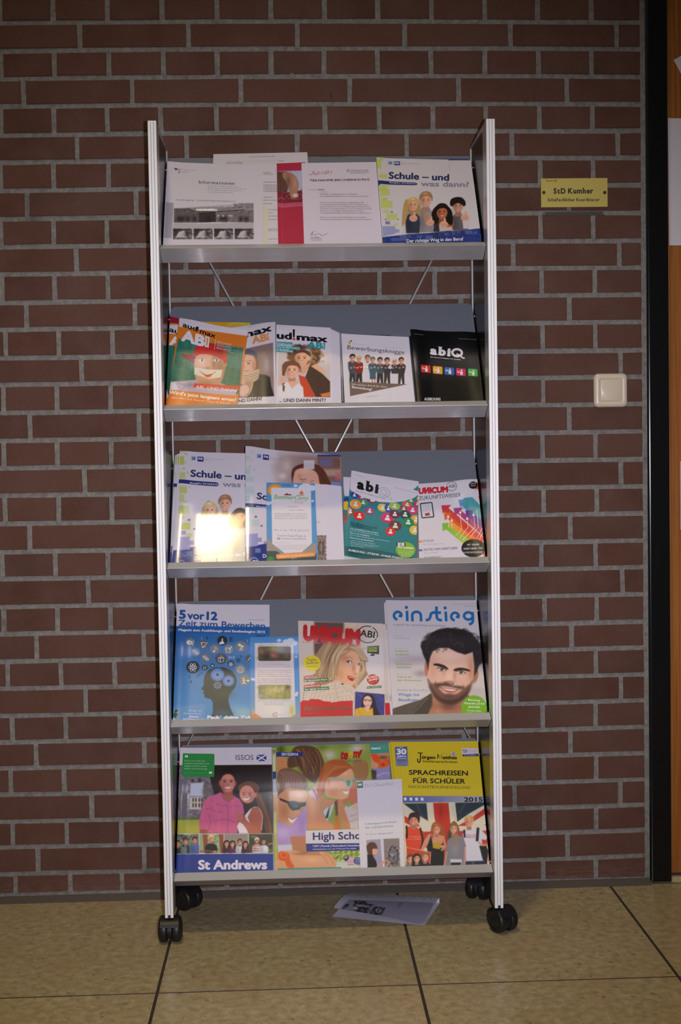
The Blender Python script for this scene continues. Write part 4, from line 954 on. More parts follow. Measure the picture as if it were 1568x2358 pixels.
def i_duo(I):
    I.z(350, 680, 3.824); K = (25, 24, 28)
    I.text('ud', 1097, 380, 1232, 380, 56, K, .045); I.poly([(1238, 290), (1258, 290), (1256, 362), (1241, 362)], K); I.rect(1240, 368, 1260, 386, (200, 40, 40)); I.text('max', 1272, 383, 1545, 388, 56, K, .045)
    I.text('ABI', 1365, 450, 1522, 452, 56, (48, 145, 150), .05); I.line([(1508, 398), (1510, 448)], 4, (230, 225, 232))
    T = (60, 150, 152); I.rect(1095, 408, 1238, 436, T); I.rect(1095, 444, 1305, 472, T); I.rect(1095, 476, 1245, 500, T)
    I.text('Erfahrungsberichte', 1060, 428, 1228, 434, 14, (235, 230, 235), .01); I.text('Chancen im MINT-Sektor', 1060, 460, 1298, 466, 14, (235, 230, 235), .01); I.text('in der Ausbildung!', 1060, 490, 1236, 492, 14, (235, 230, 235), .01)
    I.text('... UND DANN MINT?', 1118, 940, 1530, 934, 28, (35, 33, 36), .03)
def p_knigge(c):
    c.z(750, 680, 3.824)
    c.poly([(130, 335), (735, 360), (790, 1000), (150, 1000)], (213, 206, 214), 1)
    for i in range(3): c.line([(90, 0), (91, 1)], 1, (0, 0, 0), .1, 0)
    ppl = [(236, 550, 26, (62, 72, 85), (45, 48, 58), 'short'), (293, 560, 24, (128, 30, 34), (35, 30, 32), 'short'), (368, 555, 24, (212, 205, 212), (212, 205, 212), 'short'), (414, 570, 22, (62, 92, 108), (62, 92, 108), 'short'), (478, 575, 24, (62, 80, 90), (42, 42, 48), 'short'), (540, 578, 24, (45, 48, 62), (62, 52, 48), 'short'), (607, 582, 24, (50, 50, 60), (210, 204, 212), 'short'), (665, 575, 24, (50, 46, 50), (58, 48, 48), 'short')]
    for i, (x, y, r, top, legs, st) in enumerate(ppl):
        x0 = x; yb = 775 if i < 4 else 782
        c.poly([(x-26, 680), (x+26, 680), (x+28, yb), (x+10, yb), (x, 720), (x-10, yb), (x-28, yb)] if i in (0, 1, 2, 4, 5, 7) else [(x-26, 670), (x+26, 670), (x+(36 if i == 6 else 28), 782 if i == 6 else 740), (x-(30 if i == 6 else 26), 782 if i == 6 else 740)], legs, .7)
        if i == 3:
            for s in (-10, 12): c.line([(x+s+5, 738), (x+s+6, 775)], 8, (190, 105, 85), .6)
        c.poly([(x-20, y+28), (x-40, y+42), (x-38, 640), (x-26, 690), (x+28, 690), (x+38, 640), (x+38, y+42), (x+20, y+28)], top, .7)
        c.line([(x-34, 640), (x, 630), (x+34, 632)], 10, dk(top, 1.25) if i != 1 else (200, 120, 90), .7, .8); c.ell(x+18, 633, 9, 7, (215, 155, 125), .6); c.ell(x-14, 640, 8, 6, (215, 155, 125), .6)
        head(c, x, y, r, (214, 150, 120), ((38, 26, 24), (200, 170, 120), (110, 70, 45), (70, 95, 110), (40, 26, 24), (40, 28, 26), (205, 190, 170), (62, 38, 28))[i], 'short', b=.5)
    c.poly([(545, 640), (570, 606), (585, 640), (570, 650)], (205, 198, 206), .7)
    c.poly([(208, 758), (718, 784), (215, 888)], (112, 92, 80), .7)
    c.line([(350, 893), (450, 880)], 3, (150, 140, 150), .7, .5, True); c.line([(365, 900), (470, 885)], 3, (150, 140, 150), .7, .5, True); c.line([(225, 912), (290, 900)], 2, (160, 150, 160), .7, .5)
def i_knigge(I):
    I.z(750, 680, 3.824); I.text('Bewerbungsknigge', 190, 472, 690, 494, 36, (62, 58, 62), .0)
    I.text('Wir machen dich fit für deine', 225, 788, 538, 806, 14, (225, 218, 222), .008); I.text('Bewerbung!', 230, 815, 405, 834, 20, (225, 218, 222), .02)
    I.circ(224, 398, 8, 7, (50, 42, 36)); I.poly([(190, 405), (212, 402), (232, 398), (222, 412), (214, 428), (202, 425), (206, 412)], (214, 160, 60)); I.text('azubimagazin.com', 230, 426, 385, 434, 11, (190, 165, 120)); I.text('Das Bewerbungsmagazin für Azubis', 518, 440, 682, 445, 6, (150, 145, 150))
def p_abiq(c):
    c.z(750, 680, 3.824); c.poly([(700, 280), (1500, 280), (1500, 1000), (700, 1000)], (11, 11, 12), 1)
    for i, (x, y) in enumerate(((880, 690), (985, 697), (1087, 702), (1190, 708), (1292, 712))): c.poly([(x-38, y), (x+38, y+4), (x+34, y+60), (x-34, y+60)], (48, 38, 36), 3, .6, c2=(12, 12, 12), g=[(x, y), (x, y+55)])
def logo_abiq(I, P, c, outl=None):
    x, y, k = P
    f = lambda pts: [(x+a*k, y+b*k) for a, b in pts]
def i_abiq(I):
    I.z(750, 680, 3.824); w = (228, 222, 226)
    I.text('abi', 916, 510, 1100, 522, 66, w, .06, serif=True, sw=.15); I.ring(1155, 490, 42, 32, 20, w); I.line([(1150, 500), (1180, 515), (1205, 535), (1222, 535)], 12, w, True)
    I.text('Das Karriere-Magazin mit Qualität', 922, 542, 1186, 556, 9, w, .02); I.text('www.abiq.de', 778, 342, 858, 346, 7, (150, 148, 150)); I.text('Ausgabe Mai 2015 - April 2016', 1170, 364, 1330, 366, 7, (150, 148, 150))
    for i, (x, y, col) in enumerate(((880, 646, (205, 48, 42)), (984, 654, (222, 160, 45)), (1086, 661, (50, 100, 175)), (1188, 667, (200, 40, 95)), (1292, 668, (72, 170, 75)))):
        r = 42; I.poly([(x-r, y-30), (x-r+6, y-36), (x+r-6, y-33), (x+r, y-27), (x+r+2, y+28), (x+r-4, y+35), (x-r+8, y+31), (x-r+2, y+25)], col)
        I.circ(x+6, y-16, 8, 8, w); I.poly([(x-6, y-6), (x+18, y-4), (x+16, y+26), (x+8, y+26), (x+6, y+8), (x+3, y+26), (x-4, y+26)], w); I.line([(x-6, y-2), (x-26, y+(2, 10, -14, 8, 0)[i])], 5, w); I.ring(x-24, y-6, 8, 7, 3, w)
    I.text('AUSBILDUNG', 868, 926, 1010, 926, 24, w, .02)
G2 = 'magazines on the second shelf from the top'
doc('magazine', 'crimson magazine, mostly covered, at the far left of the second shelf', 'magazine', 1, (384.5, 728), (440, 741), (430, 928), (373, 930), .0034, G2, .0022, (150, 28, 66), lambda c: (c.z(350, 680, 3.824), c.rect(175, 205, 220, 245, (150, 25, 35), 1.5, .6)), edges=(190, 50, 50))
doc('magazine', 'yellow and orange magazine peeking over the tops at the left of the second shelf', 'magazine', 1, (420, 740), (576, 743), (590, 925), (410, 928), .0070, G2, .0030, (205, 160, 45),
    lambda c: (c.z(350, 680, 3.824), c.rect(500, 200, 880, 330, (208, 150, 50), 1, c2=(190, 180, 50), g=[(640, 250), (860, 250)]), c.line([(670, 270), (700, 250), (760, 240), (800, 250), (820, 285)], 5, (225, 210, 140), .8, .8, True)), edges=(190, 190, 60))
doc('magazine', 'half hidden second copy of the orange chalkboard magazine, left edge of the second shelf', 'magazine', 1, (383, 746), (450, 752), (440, 928), (374.5, 930), .0105, G2, .0030, OR, p_audi_b, [('lettering', i_audi_b)], 'gloss', [('u', .004, .20, .30)], edges=(214, 118, 38))
doc('magazine', 'orange magazine with a man in a red cap, paper grin over his mouth', 'magazine', 1, (413, 734), (571.5, 763), (547, 928), (387, 926), .0186, G2, .0032, OR, p_audi, [('lettering', i_audi)], 'gloss', [('u', .0042, .16, .26), ('uv', .003, .95, .3)], edges=(214, 190, 160))
doc('magazine', 'magazine with a woman in a knitted hat and striped scarf, leaning behind the orange one', 'magazine', 1, (520, 756), (634, 742), (636, 926), (526, 930), .0140, G2, .0030, (210, 202, 212), p_scarf, [('lettering', i_scarf)], 'gloss', [('u', .003, .78, .22)])
for i in range(5):
    x = 785-i*4.6; yt = 766-i*2.2
    doc('magazine', ('copy farthest right in the fan behind the two hugging women, nearest the black spine', 'second white margin from the right in the fan behind the two hugging women', 'middle white margin of the five fanned out behind the two hugging women', 'fourth white margin from the right in the fan behind the two hugging women', 'fanned copy lying directly behind the magazine with the two hugging women')[i], 'magazine', 1, (640, 748), (x-3, yt), (x+1, 924), (636, 926), .0062+.0016*i, 'fanned copies on the second shelf', .0012, (205, 197, 210), None, None, 'satin')
doc('magazine', 'magazine with two hugging young women on the cover, middle of the second shelf', 'magazine', 1, (636, 747.5), (760.5, 754.5), (766, 924), (636, 926), .0150, G2, .0016, (212, 204, 214), p_duo, [('lettering', i_duo)], 'satin')
doc('magazine', 'black spined rear copy behind the magazine with eight small standing people', 'magazine', 1, (781.5, 769), (900, 772), (905, 923), (787, 924), .0040, G2, .0030, (30, 30, 34), lambda c: (c.line([(783.8, 770), (789.5, 924)], 1.6, (195, 188, 198), .5)), edges=(40, 40, 44))
doc('magazine', 'white magazine with a row of eight small standing people and a brown wedge below', 'magazine', 1, (785.5, 768.5), (941, 776), (955, 922), (793.5, 924), .0090, G2, .0034, (213, 206, 214), p_knigge, [('lettering', i_knigge)], 'satin', [('u', .0012, .0, .08)], edges=(60, 55, 60))
doc('magazine', 'rear copy of the black magazine, only its dark spine showing', 'magazine', 1, (942.5, 773), (1060, 775), (1070, 921), (957, 922), .0050, G2, .0030, (26, 26, 28), edges=(30, 30, 32))
doc('magazine', 'black magazine with five small coloured square icons in a row', 'magazine', 1, (945, 760), (1099, 766.5), (1121, 920), (961.5, 922), .0105, G2, .0036, (11, 11, 12), p_abiq, [('lettering', i_abiq)], 'gloss', [('u', .0035, .05, .12), ('uv', .003, .85, .20)], edges=(30, 30, 32))

# ================================================================== shelf 3
G3 = 'magazines and flyers on the middle shelf'
YG, LB, NV = (178, 188, 92), (140, 142, 190), (42, 55, 125)
def sq_strip(c, x, col, a=1.0):
    "column of pixel squares down the spine side, authored in crop 360,1010"
    for y, w, h, dx, aa in ((112, 60, 10, 0, .8), (130, 28, 14, 42, .8), (155, 40, 75, 0, .95), (200, 20, 20, 44, .5), (255, 28, 18, 22, .8), (290, 20, 16, 60, .8), (295, 50, 60, 0, .7), (420, 70, 60, -5, .85), (420, 18, 12, 80, .6), (490, 45, 70, -5, .6), (545, 30, 18, 40, .7), (590, 95, 75, -10, .8), (680, 50, 30, -10, .5), (740, 75, 60, 20, .75), (770, 40, 25, -10, .6), (835, 48, 32, 65, .6)):
        c.rect(x+dx, y, x+dx+w, y+h, col, .7, aa*a)
def sq_low(c, x, a=1.0):
    c.poly([(x-20, 870), (x+90, 862), (x+92, 975), (x-25, 985)], (150, 150, 198), .8); c.rect(x+82, 898, x+128, 935, (140, 142, 195), .7, .9)
    c.rect(x+15, 812, x+55, 845, (140, 138, 180), .6, .8); c.rect(x+70, 706, x+95, 725, (105, 108, 150), .6, .9); c.rect(x+120, 788, x+140, 803, (105, 108, 150), .6, .9)
def p_s3_schule(c):
    c.z(360, 1010, 3.824)
    c.poly([(180, 100), (800, 120), (800, 1300), (100, 1300)], (208, 200, 212), 1); sq_strip(c, 205, YG)
    c.poly([(150, 985), (300, 958), (790, 900), (790, 1300), (100, 1300)], NV, .8); sq_low(c, 205)
    for x, y, w, h in ((265, 992, 50, 45), (325, 960, 50, 60), (235, 1020, 30, 22), (222, 1010, 15, 12), (250, 1000, 14, 12), (345, 930, 25, 25), (180, 985, 35, 60), (272, 1042, 14, 12)): c.rect(x, y, x+w, y+h, (110, 122, 178), .6, .75)
    c.line([(222+30*math.cos(t/5), 1105+32*math.sin(t/5)) for t in range(16, 32)], 5, (190, 195, 225), .6, .9)
    bust(c, 605, 575, 62, (190, 182, 175), 1100, 1.2); bust(c, 460, 640, 60, (150, 150, 160), 1100, 1.2)
    c.poly([(362, 850), (372, 760), (395, 660), (430, 570), (470, 552), (440, 680), (410, 790), (380, 855)], (185, 150, 110), 1, smooth=True)
    head(c, 605, 572, 60, (222, 165, 140), (150, 112, 82)); head(c, 472, 632, 58, (228, 180, 155), (205, 180, 130), 'long')
    c.poly([(362, 850), (372, 760), (395, 670), (425, 590), (425, 680), (410, 790), (380, 855)], (190, 155, 115), 1, smooth=True)
    bust(c, 735, 700, 55, (170, 165, 170), 1100, 1.3); head(c, 735, 690, 60, (215, 150, 120), (60, 42, 38), 'curly')
    c.ell(560, 770, 34, 30, (225, 175, 150), .9); c.ell(620, 820, 34, 30, (225, 175, 150), .9)
def i_s3_schule(I):
    I.z(360, 1010, 3.824)
    I.text('Schule – und', 300, 330, 845, 345, 58, (42, 55, 100), .035); I.text('was dann?', 582, 410, 1010, 412, 44, (140, 140, 160), .03)
    I.poly([(200, 358), (530, 374), (548, 385), (545, 405), (528, 411), (195, 392)], (42, 55, 115)); I.text('Ausgabe 2014/2015', 293, 393, 540, 402, 15, (210, 208, 222), .02)
    I.rect(305, 148, 350, 188, (160, 172, 210)); I.text('H', 318, 184, 340, 184, 26, (52, 62, 130), .05); I.rect(362, 152, 416, 196, (45, 58, 130)); I.text('IHK', 370, 178, 410, 180, 18, (220, 218, 232), .03)
    I.text('Industrie- und Handelskammer', 425, 168, 600, 174, 9, (135, 130, 148)); I.text('Hannover', 425, 182, 480, 185, 8, (120, 116, 134), .01)
    I.text('Der richtige Weg in den Beruf', 338, 1070, 860, 1020, 30, (222, 220, 232), .02)
def p_s3_girl(c):
    c.z(360, 1010, 3.824)
    c.poly([(770, 80), (1640, 150), (1650, 1300), (770, 1300)], (208, 200, 212), 1)
    for y, w, h, dx in ((105, 30, 18, 40), (150, 35, 40, 0), (175, 20, 20, 45), (235, 25, 18, 28), (255, 45, 60, 0), (265, 22, 18, 68), (330, 70, 50, 0), (420, 75, 65, 0), (500, 50, 50, -2), (590, 80, 70, 0), (700, 40, 30, 0), (715, 65, 55, 55)): c.rect(785+dx, y, 785+dx+w, y+h, (165, 195, 188), .7, .6)
    c.poly([(1080, 125), (1640, 145), (1640, 420), (1060, 420), (1020, 250)], (185, 165, 165), 9, .9, c2=(150, 120, 115), g=[(1060, 200), (1300, 200)])
    c.rect(1418, 160, 1640, 420, (130, 95, 90), 1); c.rect(1418, 142, 1640, 158, (45, 58, 140), .6)
    c.glow(1150, 240, 40, 60, (205, 190, 180), .8); c.glow(1110, 330, 40, 30, (225, 215, 210), .8); c.rect(1440, 185, 1545, 240, (105, 105, 155), 3, .9); c.rect(1560, 180, 1640, 250, (115, 85, 80), 3, .8); c.rect(1430, 270, 1640, 330, (190, 160, 140), 3, .8); c.rect(1580, 300, 1640, 360, (195, 110, 120), 4, .9); c.rect(1500, 380, 1640, 420, (120, 140, 195), 3, .9)
    c.poly([(1190, 300), (1215, 250), (1290, 222), (1400, 225), (1470, 270), (1510, 340), (1540, 430), (1450, 430), (1430, 340), (1380, 290), (1290, 265), (1220, 290), (1215, 420), (1195, 380)], (95, 55, 42), 1, smooth=True)
    c.poly([(1215, 310), (1260, 265), (1340, 262), (1410, 300), (1430, 370), (1420, 430), (1220, 430)], (218, 165, 145), 1, smooth=True); c.glow(1260, 330, 25, 30, (190, 130, 110), .5); c.glow(1300, 290, 60, 20, (232, 190, 172), .6)
    for i in range(10): c.line([(1380+i*9, 262+i*6), (1440+i*9, 330+i*4), (1480+i*7, 425)], 4, (135, 85, 62) if i % 3 == 0 else (72, 40, 32), .8, .8, True)
    c.line([(1262, 352), (1290, 362), (1318, 355)], 5, (90, 55, 48), .8, .9, True); c.line([(1355, 378), (1385, 372)], 4, (90, 55, 48), .8, .8); c.glow(1290, 378, 25, 8, (170, 115, 100), .6)
    c.rect(1297, 190, 1392, 270, (208, 200, 212), .6, .9)
    c.poly([(770, 960), (975, 922), (1500, 880), (1500, 1300), (770, 1300)], NV, .8)
    c.poly([(780, 842), (893, 835), (895, 945), (780, 958)], (150, 150, 198), .8); c.rect(885, 872, 928, 910, (140, 142, 195), .7, .9); c.rect(865, 680, 886, 698, (105, 108, 150), .6); c.rect(916, 760, 936, 775, (105, 108, 150), .6); c.rect(945, 905, 975, 925, (140, 142, 195), .7); c.rect(870, 965, 918, 1005, (115, 125, 180), .6, .9); c.rect(785, 965, 822, 1010, (95, 108, 170), .6, .9)
    c.line([(860+38*math.cos(t/5), 1090+42*math.sin(t/5)) for t in range(16, 32)], 6, (190, 195, 225), .6, .9); c.rect(850, 1070, 870, 1080, (222, 220, 232), .6); c.rect(875, 1072, 892, 1080, (222, 220, 232), .6)
def i_s3_girl(I):
    I.z(360, 1010, 3.824); I.text('Schule', 882, 525, 1150, 545, 55, (42, 55, 100), .035)
    I.poly([(783, 570), (1000, 574), (1000, 606), (780, 604)], (42, 55, 115)); I.text('Ausgabe 2014', 878, 600, 1070, 606, 16, (210, 208, 222), .02)
    I.rect(882, 124, 926, 164, (160, 172, 210)); I.text('H', 894, 158, 916, 160, 26, (52, 62, 130), .05); I.rect(938, 126, 992, 174, (45, 58, 130)); I.text('IHK', 946, 152, 988, 158, 18, (220, 218, 232), .03)
    I.text('Industrie- und Handelskammer', 1002, 150, 1168, 172, 9, (150, 140, 150)); I.text('Hannover', 1002, 164, 1052, 170, 8, (120, 116, 134), .01); I.text('Der richtige', 938, 1048, 1140, 1040, 30, (222, 220, 232), .02)
def p_s3_strip(x):
    def f(c):
        c.z(360, 1010, 3.824); sq_strip(c, x, (170, 182, 85), .9); sq_low(c, x, .9); c.rect(x-60, 395, x+60, 425, NV, .7); c.rect(x-90, 1000, x+60, 1300, NV, .8); c.rect(x-90, 945, x+60, 1000, (75, 85, 150), 1, .7)
    return f
def p_clausthal_sheet(c):
    c.z(360, 1010, 3.824); c.poly([(1390, 390), (1700, 400), (1700, 1300), (1400, 1300)], (208, 200, 212), 1)
    c.rect(1415, 852, 1496, 1075, (120, 100, 95), .8); c.noise([(1415, 852), (1496, 852), (1502, 1075), (1415, 1075)], .6, 3, 12)
    for y in (862, 872, 882, 892): c.line([(1416, y), (1495, y-2)], 3, (165, 150, 142), .6, .7)
    c.ell(1450, 960, 28, 55, (70, 62, 62), 1.2, .8); c.ell(1450, 960, 14, 40, (150, 140, 142), 1, .6)
def i_clausthal_sheet(I): I.z(360, 1010, 3.824).text('studium', 1350, 740, 1442, 740, 16, (75, 130, 118), .0)
def p_pile(c):
    c.z(750, 1010, 3.824); 
    for i in range(10): c.line([(20+i*11, 405+i), (24+i*12, 1070)], 1.2, (190, 182, 195), .4, .4)
def p_camp(c, tf=(360, 1010, 3.824), back=False):
    c.z(*tf)
    B = (82, 142, 195)
    if not back:
        c.poly([(965, 380), (1410, 390), (1425, 1300), (965, 1300)], B, 1)
        c.ell(1045, 455, 66, 55, (222, 140, 45), .9); c.ell(1045, 460, 50, 42, (230, 180, 80), 2, .7)
        for x, y, r in ((1225, 415, 18), (1320, 425, 45), (1370, 435, 35), (1280, 430, 30), (1375, 550, 14), (985, 570, 24), (1010, 565, 16), (1300, 410, 22)): c.ell(x, y, r, r*.7, (205, 208, 225), 1)
        for p in (((1115, 412), (1130, 405), (1142, 412)), ((1150, 418), (1162, 410), (1178, 414)), ((1195, 412), (1206, 406)), ((1375, 590), (1385, 580))): c.line(p, 3, (40, 60, 90), .5, .9)
        c.poly([(970, 880), (985, 880), (1040, 940), (1110, 1010), (1180, 1005), (1250, 1000), (1330, 960), (1380, 920), (1408, 925), (1415, 1300), (970, 1300)], (150, 138, 132), .8)
        c.poly([(970, 990), (1060, 990), (1130, 1040), (1200, 1060), (1410, 1010), (1415, 1300), (970, 1300)], (52, 70, 82), .9); c.poly([(975, 1060), (1000, 1035), (1030, 1045), (1040, 1080), (1040, 1300), (975, 1300)], (50, 130, 55), .8)
        c.poly([(1012, 432), (1360, 436), (1370, 900), (1370, 920), (1280, 1000), (1130, 1010), (1020, 925)], (214, 207, 216), .7)
        c.poly([(1120, 498), (1150, 480), (1165, 490), (1180, 488), (1195, 500)], (120, 40, 35), .6); c.ell(1278, 480, 17, 14, (215, 120, 45), .6); c.poly([(1262, 478), (1278, 455), (1294, 478)], (215, 120, 45), .6); c.line([(1258, 498), (1300, 498)], 4, (110, 60, 45), .5)
        c.words(1150, 600, 1250, 606, 12, (130, 110, 110), .6, 0, 2, h=.4); c.words(1170, 630, 1300, 636, 12, (130, 110, 110), .6, 0, 3, h=.4)
        c.words(1040, 660, 1345, 710, 15, (140, 130, 135), .6, .1, 5, h=.35); c.words(1045, 918, 1180, 920, 12, (150, 140, 145), .5, 0, 6, h=.35); c.words(1070, 938, 1335, 975, 12, (150, 140, 145), .55, .1, 7, h=.35)
def i_camp(I):
    I.z(360, 1010, 3.824); g = (85, 150, 65)
    I.text('SommerCamp', 1030, 530, 1335, 530, 38, g, .02, slant=.35); I.text('PHYSIK', 1215, 565, 1296, 565, 24, (190, 85, 75), .0); I.line([(1182, 545), (1190, 540), (1186, 550)], 3, g); I.line([(1196, 548), (1198, 560)], 3, g)
    I.text('Mo 6. Juli - Mi 8. Juli 2015', 1038, 812, 1345, 810, 15, (120, 115, 128), .0, slant=.1); I.text('SommerCamp-Physik.de', 1065, 860, 1318, 862, 17, (95, 110, 140), .0, slant=.1); I.text('/SommerCampPhysik', 1092, 886, 1318, 886, 17, (95, 110, 140), .0, slant=.1)
    I.rect(1066, 870, 1085, 888, (45, 65, 125)); I.text('f', 1072, 886, 1080, 886, 13, (220, 220, 230), .02)
    I.poly([(1060, 1018), (1390, 998), (1402, 1010), (1398, 1030), (1385, 1036), (1070, 1060), (1055, 1050), (1055, 1030)], (222, 130, 50)); I.text('exklusiv für den Abi-Jahrgang 2016', 1075, 1045, 1380, 1022, 11, (240, 225, 205), .01)
ICOS = [(252, 492, 36, 28, (38, 60, 140)), (318, 500, 36, 24, (185, 45, 105)), (410, 515, 50, 34, (95, 25, 50)), (328, 548, 40, 32, (60, 135, 85)), (263, 572, 50, 42, (225, 150, 45)), (385, 618, 42, 36, (145, 40, 110)), (498, 575, 44, 36, (222, 185, 50)), (548, 575, 32, 40, (38, 60, 140)), (603, 548, 50, 36, (150, 180, 60)), (712, 520, 44, 34, (215, 95, 45)), (683, 562, 36, 30, (130, 70, 50)), (760, 568, 46, 40, (200, 45, 110)), (218, 640, 34, 36, (140, 75, 50)), (295, 672, 50, 42, (212, 38, 35)), (540, 668, 56, 48, (205, 35, 100)), (605, 625, 46, 40, (95, 30, 60)), (695, 620, 50, 42, (28, 62, 62)), (790, 660, 46, 46, (225, 160, 50)), (722, 692, 52, 44, (35, 130, 75)), (610, 735, 56, 48, (105, 58, 42)), (568, 795, 44, 42, (208, 45, 45)), (780, 765, 46, 46, (222, 185, 55)), (745, 478, 40, 26, (50, 130, 85)), (800, 500, 26, 34, (200, 45, 45)), (815, 450, 20, 20, (225, 190, 70))]
TEAL = (44, 128, 138)
def p_abi_t(c):
    c.z(750, 1010, 3.824)
    c.poly([(150, 280), (850, 280), (850, 1300), (150, 1300)], TEAL, 1, c2=(36, 115, 122), g=[(500, 500), (500, 1050)])
    c.poly([(165, 945), (480, 985), (800, 1055), (800, 1300), (150, 1300)], (28, 88, 95), .8)
    c.poly([(215, 270), (830, 360), (830, 400), (770, 450), (680, 495), (580, 520), (470, 528), (330, 505), (225, 460), (212, 440)], (212, 205, 215), .8)
    c.poly([(160, 1030), (330, 1062), (330, 1080), (160, 1080)], (205, 200, 208), .8, .9)
def i_abi_t(I, x0=0):
    I.z(750, 1010, 3.824); w = (222, 220, 228)
    for x, y, rx, ry, col in ICOS:
        if y < 545 and 330 < x < 650 and x not in (410, 603): continue
        I.circ(x, y, rx, ry, col, 22)
        I.circ(x+2, y-ry*.32, rx*.22, ry*.26, w, 12); I.poly([(x-rx*.42, y+ry*.45), (x-rx*.3, y-.02*ry), (x+rx*.3, y-.02*ry), (x+rx*.45, y+ry*.45)], w)
    I.poly([(222, 285), (820, 378), (818, 402), (770, 450), (680, 495), (580, 520), (470, 528), (330, 505), (225, 460)], (214, 207, 217))
    I.text('abi', 272, 428, 462, 450, 78, (22, 24, 26), .06, serif=True, sw=.15)
    I.ring(510, 433, 52, 44, 3, (120, 125, 135)); I.ring(510, 433, 26, 26, 3, (120, 125, 135)); I.line([(500, 455), (540, 470), (562, 492), (578, 490), (575, 470)], 3, (120, 125, 135), True)
    I.text('Das Karriere-Magazin mit Qualität', 268, 458, 525, 497, 9, (60, 60, 66), .01); I.text('www.abiq.de', 250, 315, 328, 326, 7, (110, 105, 120)); I.text('Ausgabe April 2015 bis November 2015', 603, 376, 803, 404, 7, (110, 105, 120))
    I.text('Für Abiturienten und', 222, 748, 448, 778, 19, (28, 40, 48), .02); I.text('Fachabiturienten', 220, 768, 405, 792, 19, (28, 40, 48), .02)
    for i, (t, x1, b) in enumerate((('Uni, Ausbildung oder beides?', 458, 1), ('Das Für und Wider auf einen Blick', 465, 0), ('Plus: P wie Praktikum', 385, 1), ('Das Praktikum als Schnupperkurs und Berufseinstieg', 560, 0), ('Mitmachen und gewinnen!', 418, 1), ('- Clever: Karriere im Ausland', 430, 0), ('- Kompakt: Deine Checkliste zur Bewerbung', 465, 0), ('- Als Studierender durchstarten', 425, 0), ('- Schritt für Schritt', 335, 0))):
        y = (795, 812, 834, 852, 876, 898, 914, 928, 944)[i]; I.text(t, 216-i*.8, y, x1, y+(x1-216)*.115, 11 if b else 9, (205, 218, 222), .02 if b else 0)
    I.circ(702, 965, 86, 78, (130, 175, 55)); I.rect(622, 895, 700, 930, (30, 30, 30)); I.rect(632, 897, 690, 928, (215, 215, 222)); I.poly([(654, 905), (654, 921), (668, 913)], (40, 40, 45)); I.ring(660, 913, 14, 13, 2, (60, 60, 65))
    I.text('Go mobile!', 632, 948, 768, 955, 20, (232, 236, 225), .03)
    for i, t in enumerate(('Hole dir das digitale', 'Magazin und gewinne', 'ein iPad mini', 'gleich im Store!')): I.text(t, 640+(0, 2, 25, 25)[i], 978+i*16, 772-(0, 2, 25, 22)[i], 981+i*16, 8, (228, 235, 220))
    I.text('AUSBILDUNG – STUDIUM – DUALES STUDIUM', 198, 990, 676, 1058, 17, (222, 226, 230), .03); I.text('bewirb dich jetzt und starte in deine Zukunft', 196, 1008, 555, 1060, 12, (18, 48, 55), .01)
def p_abi_back(c):
    c.z(750, 1010, 3.824); c.poly([(140, 300), (400, 300), (400, 520), (165, 505)], (210, 203, 213), .8)
    for x, y, r, col in ((185, 545, 28, (38, 60, 140)), (180, 590, 36, (225, 185, 50)), (178, 690, 30, (140, 75, 50)), (180, 730, 14, (212, 38, 35))): c.ell(x, y, r, r*1.1, col, .7)
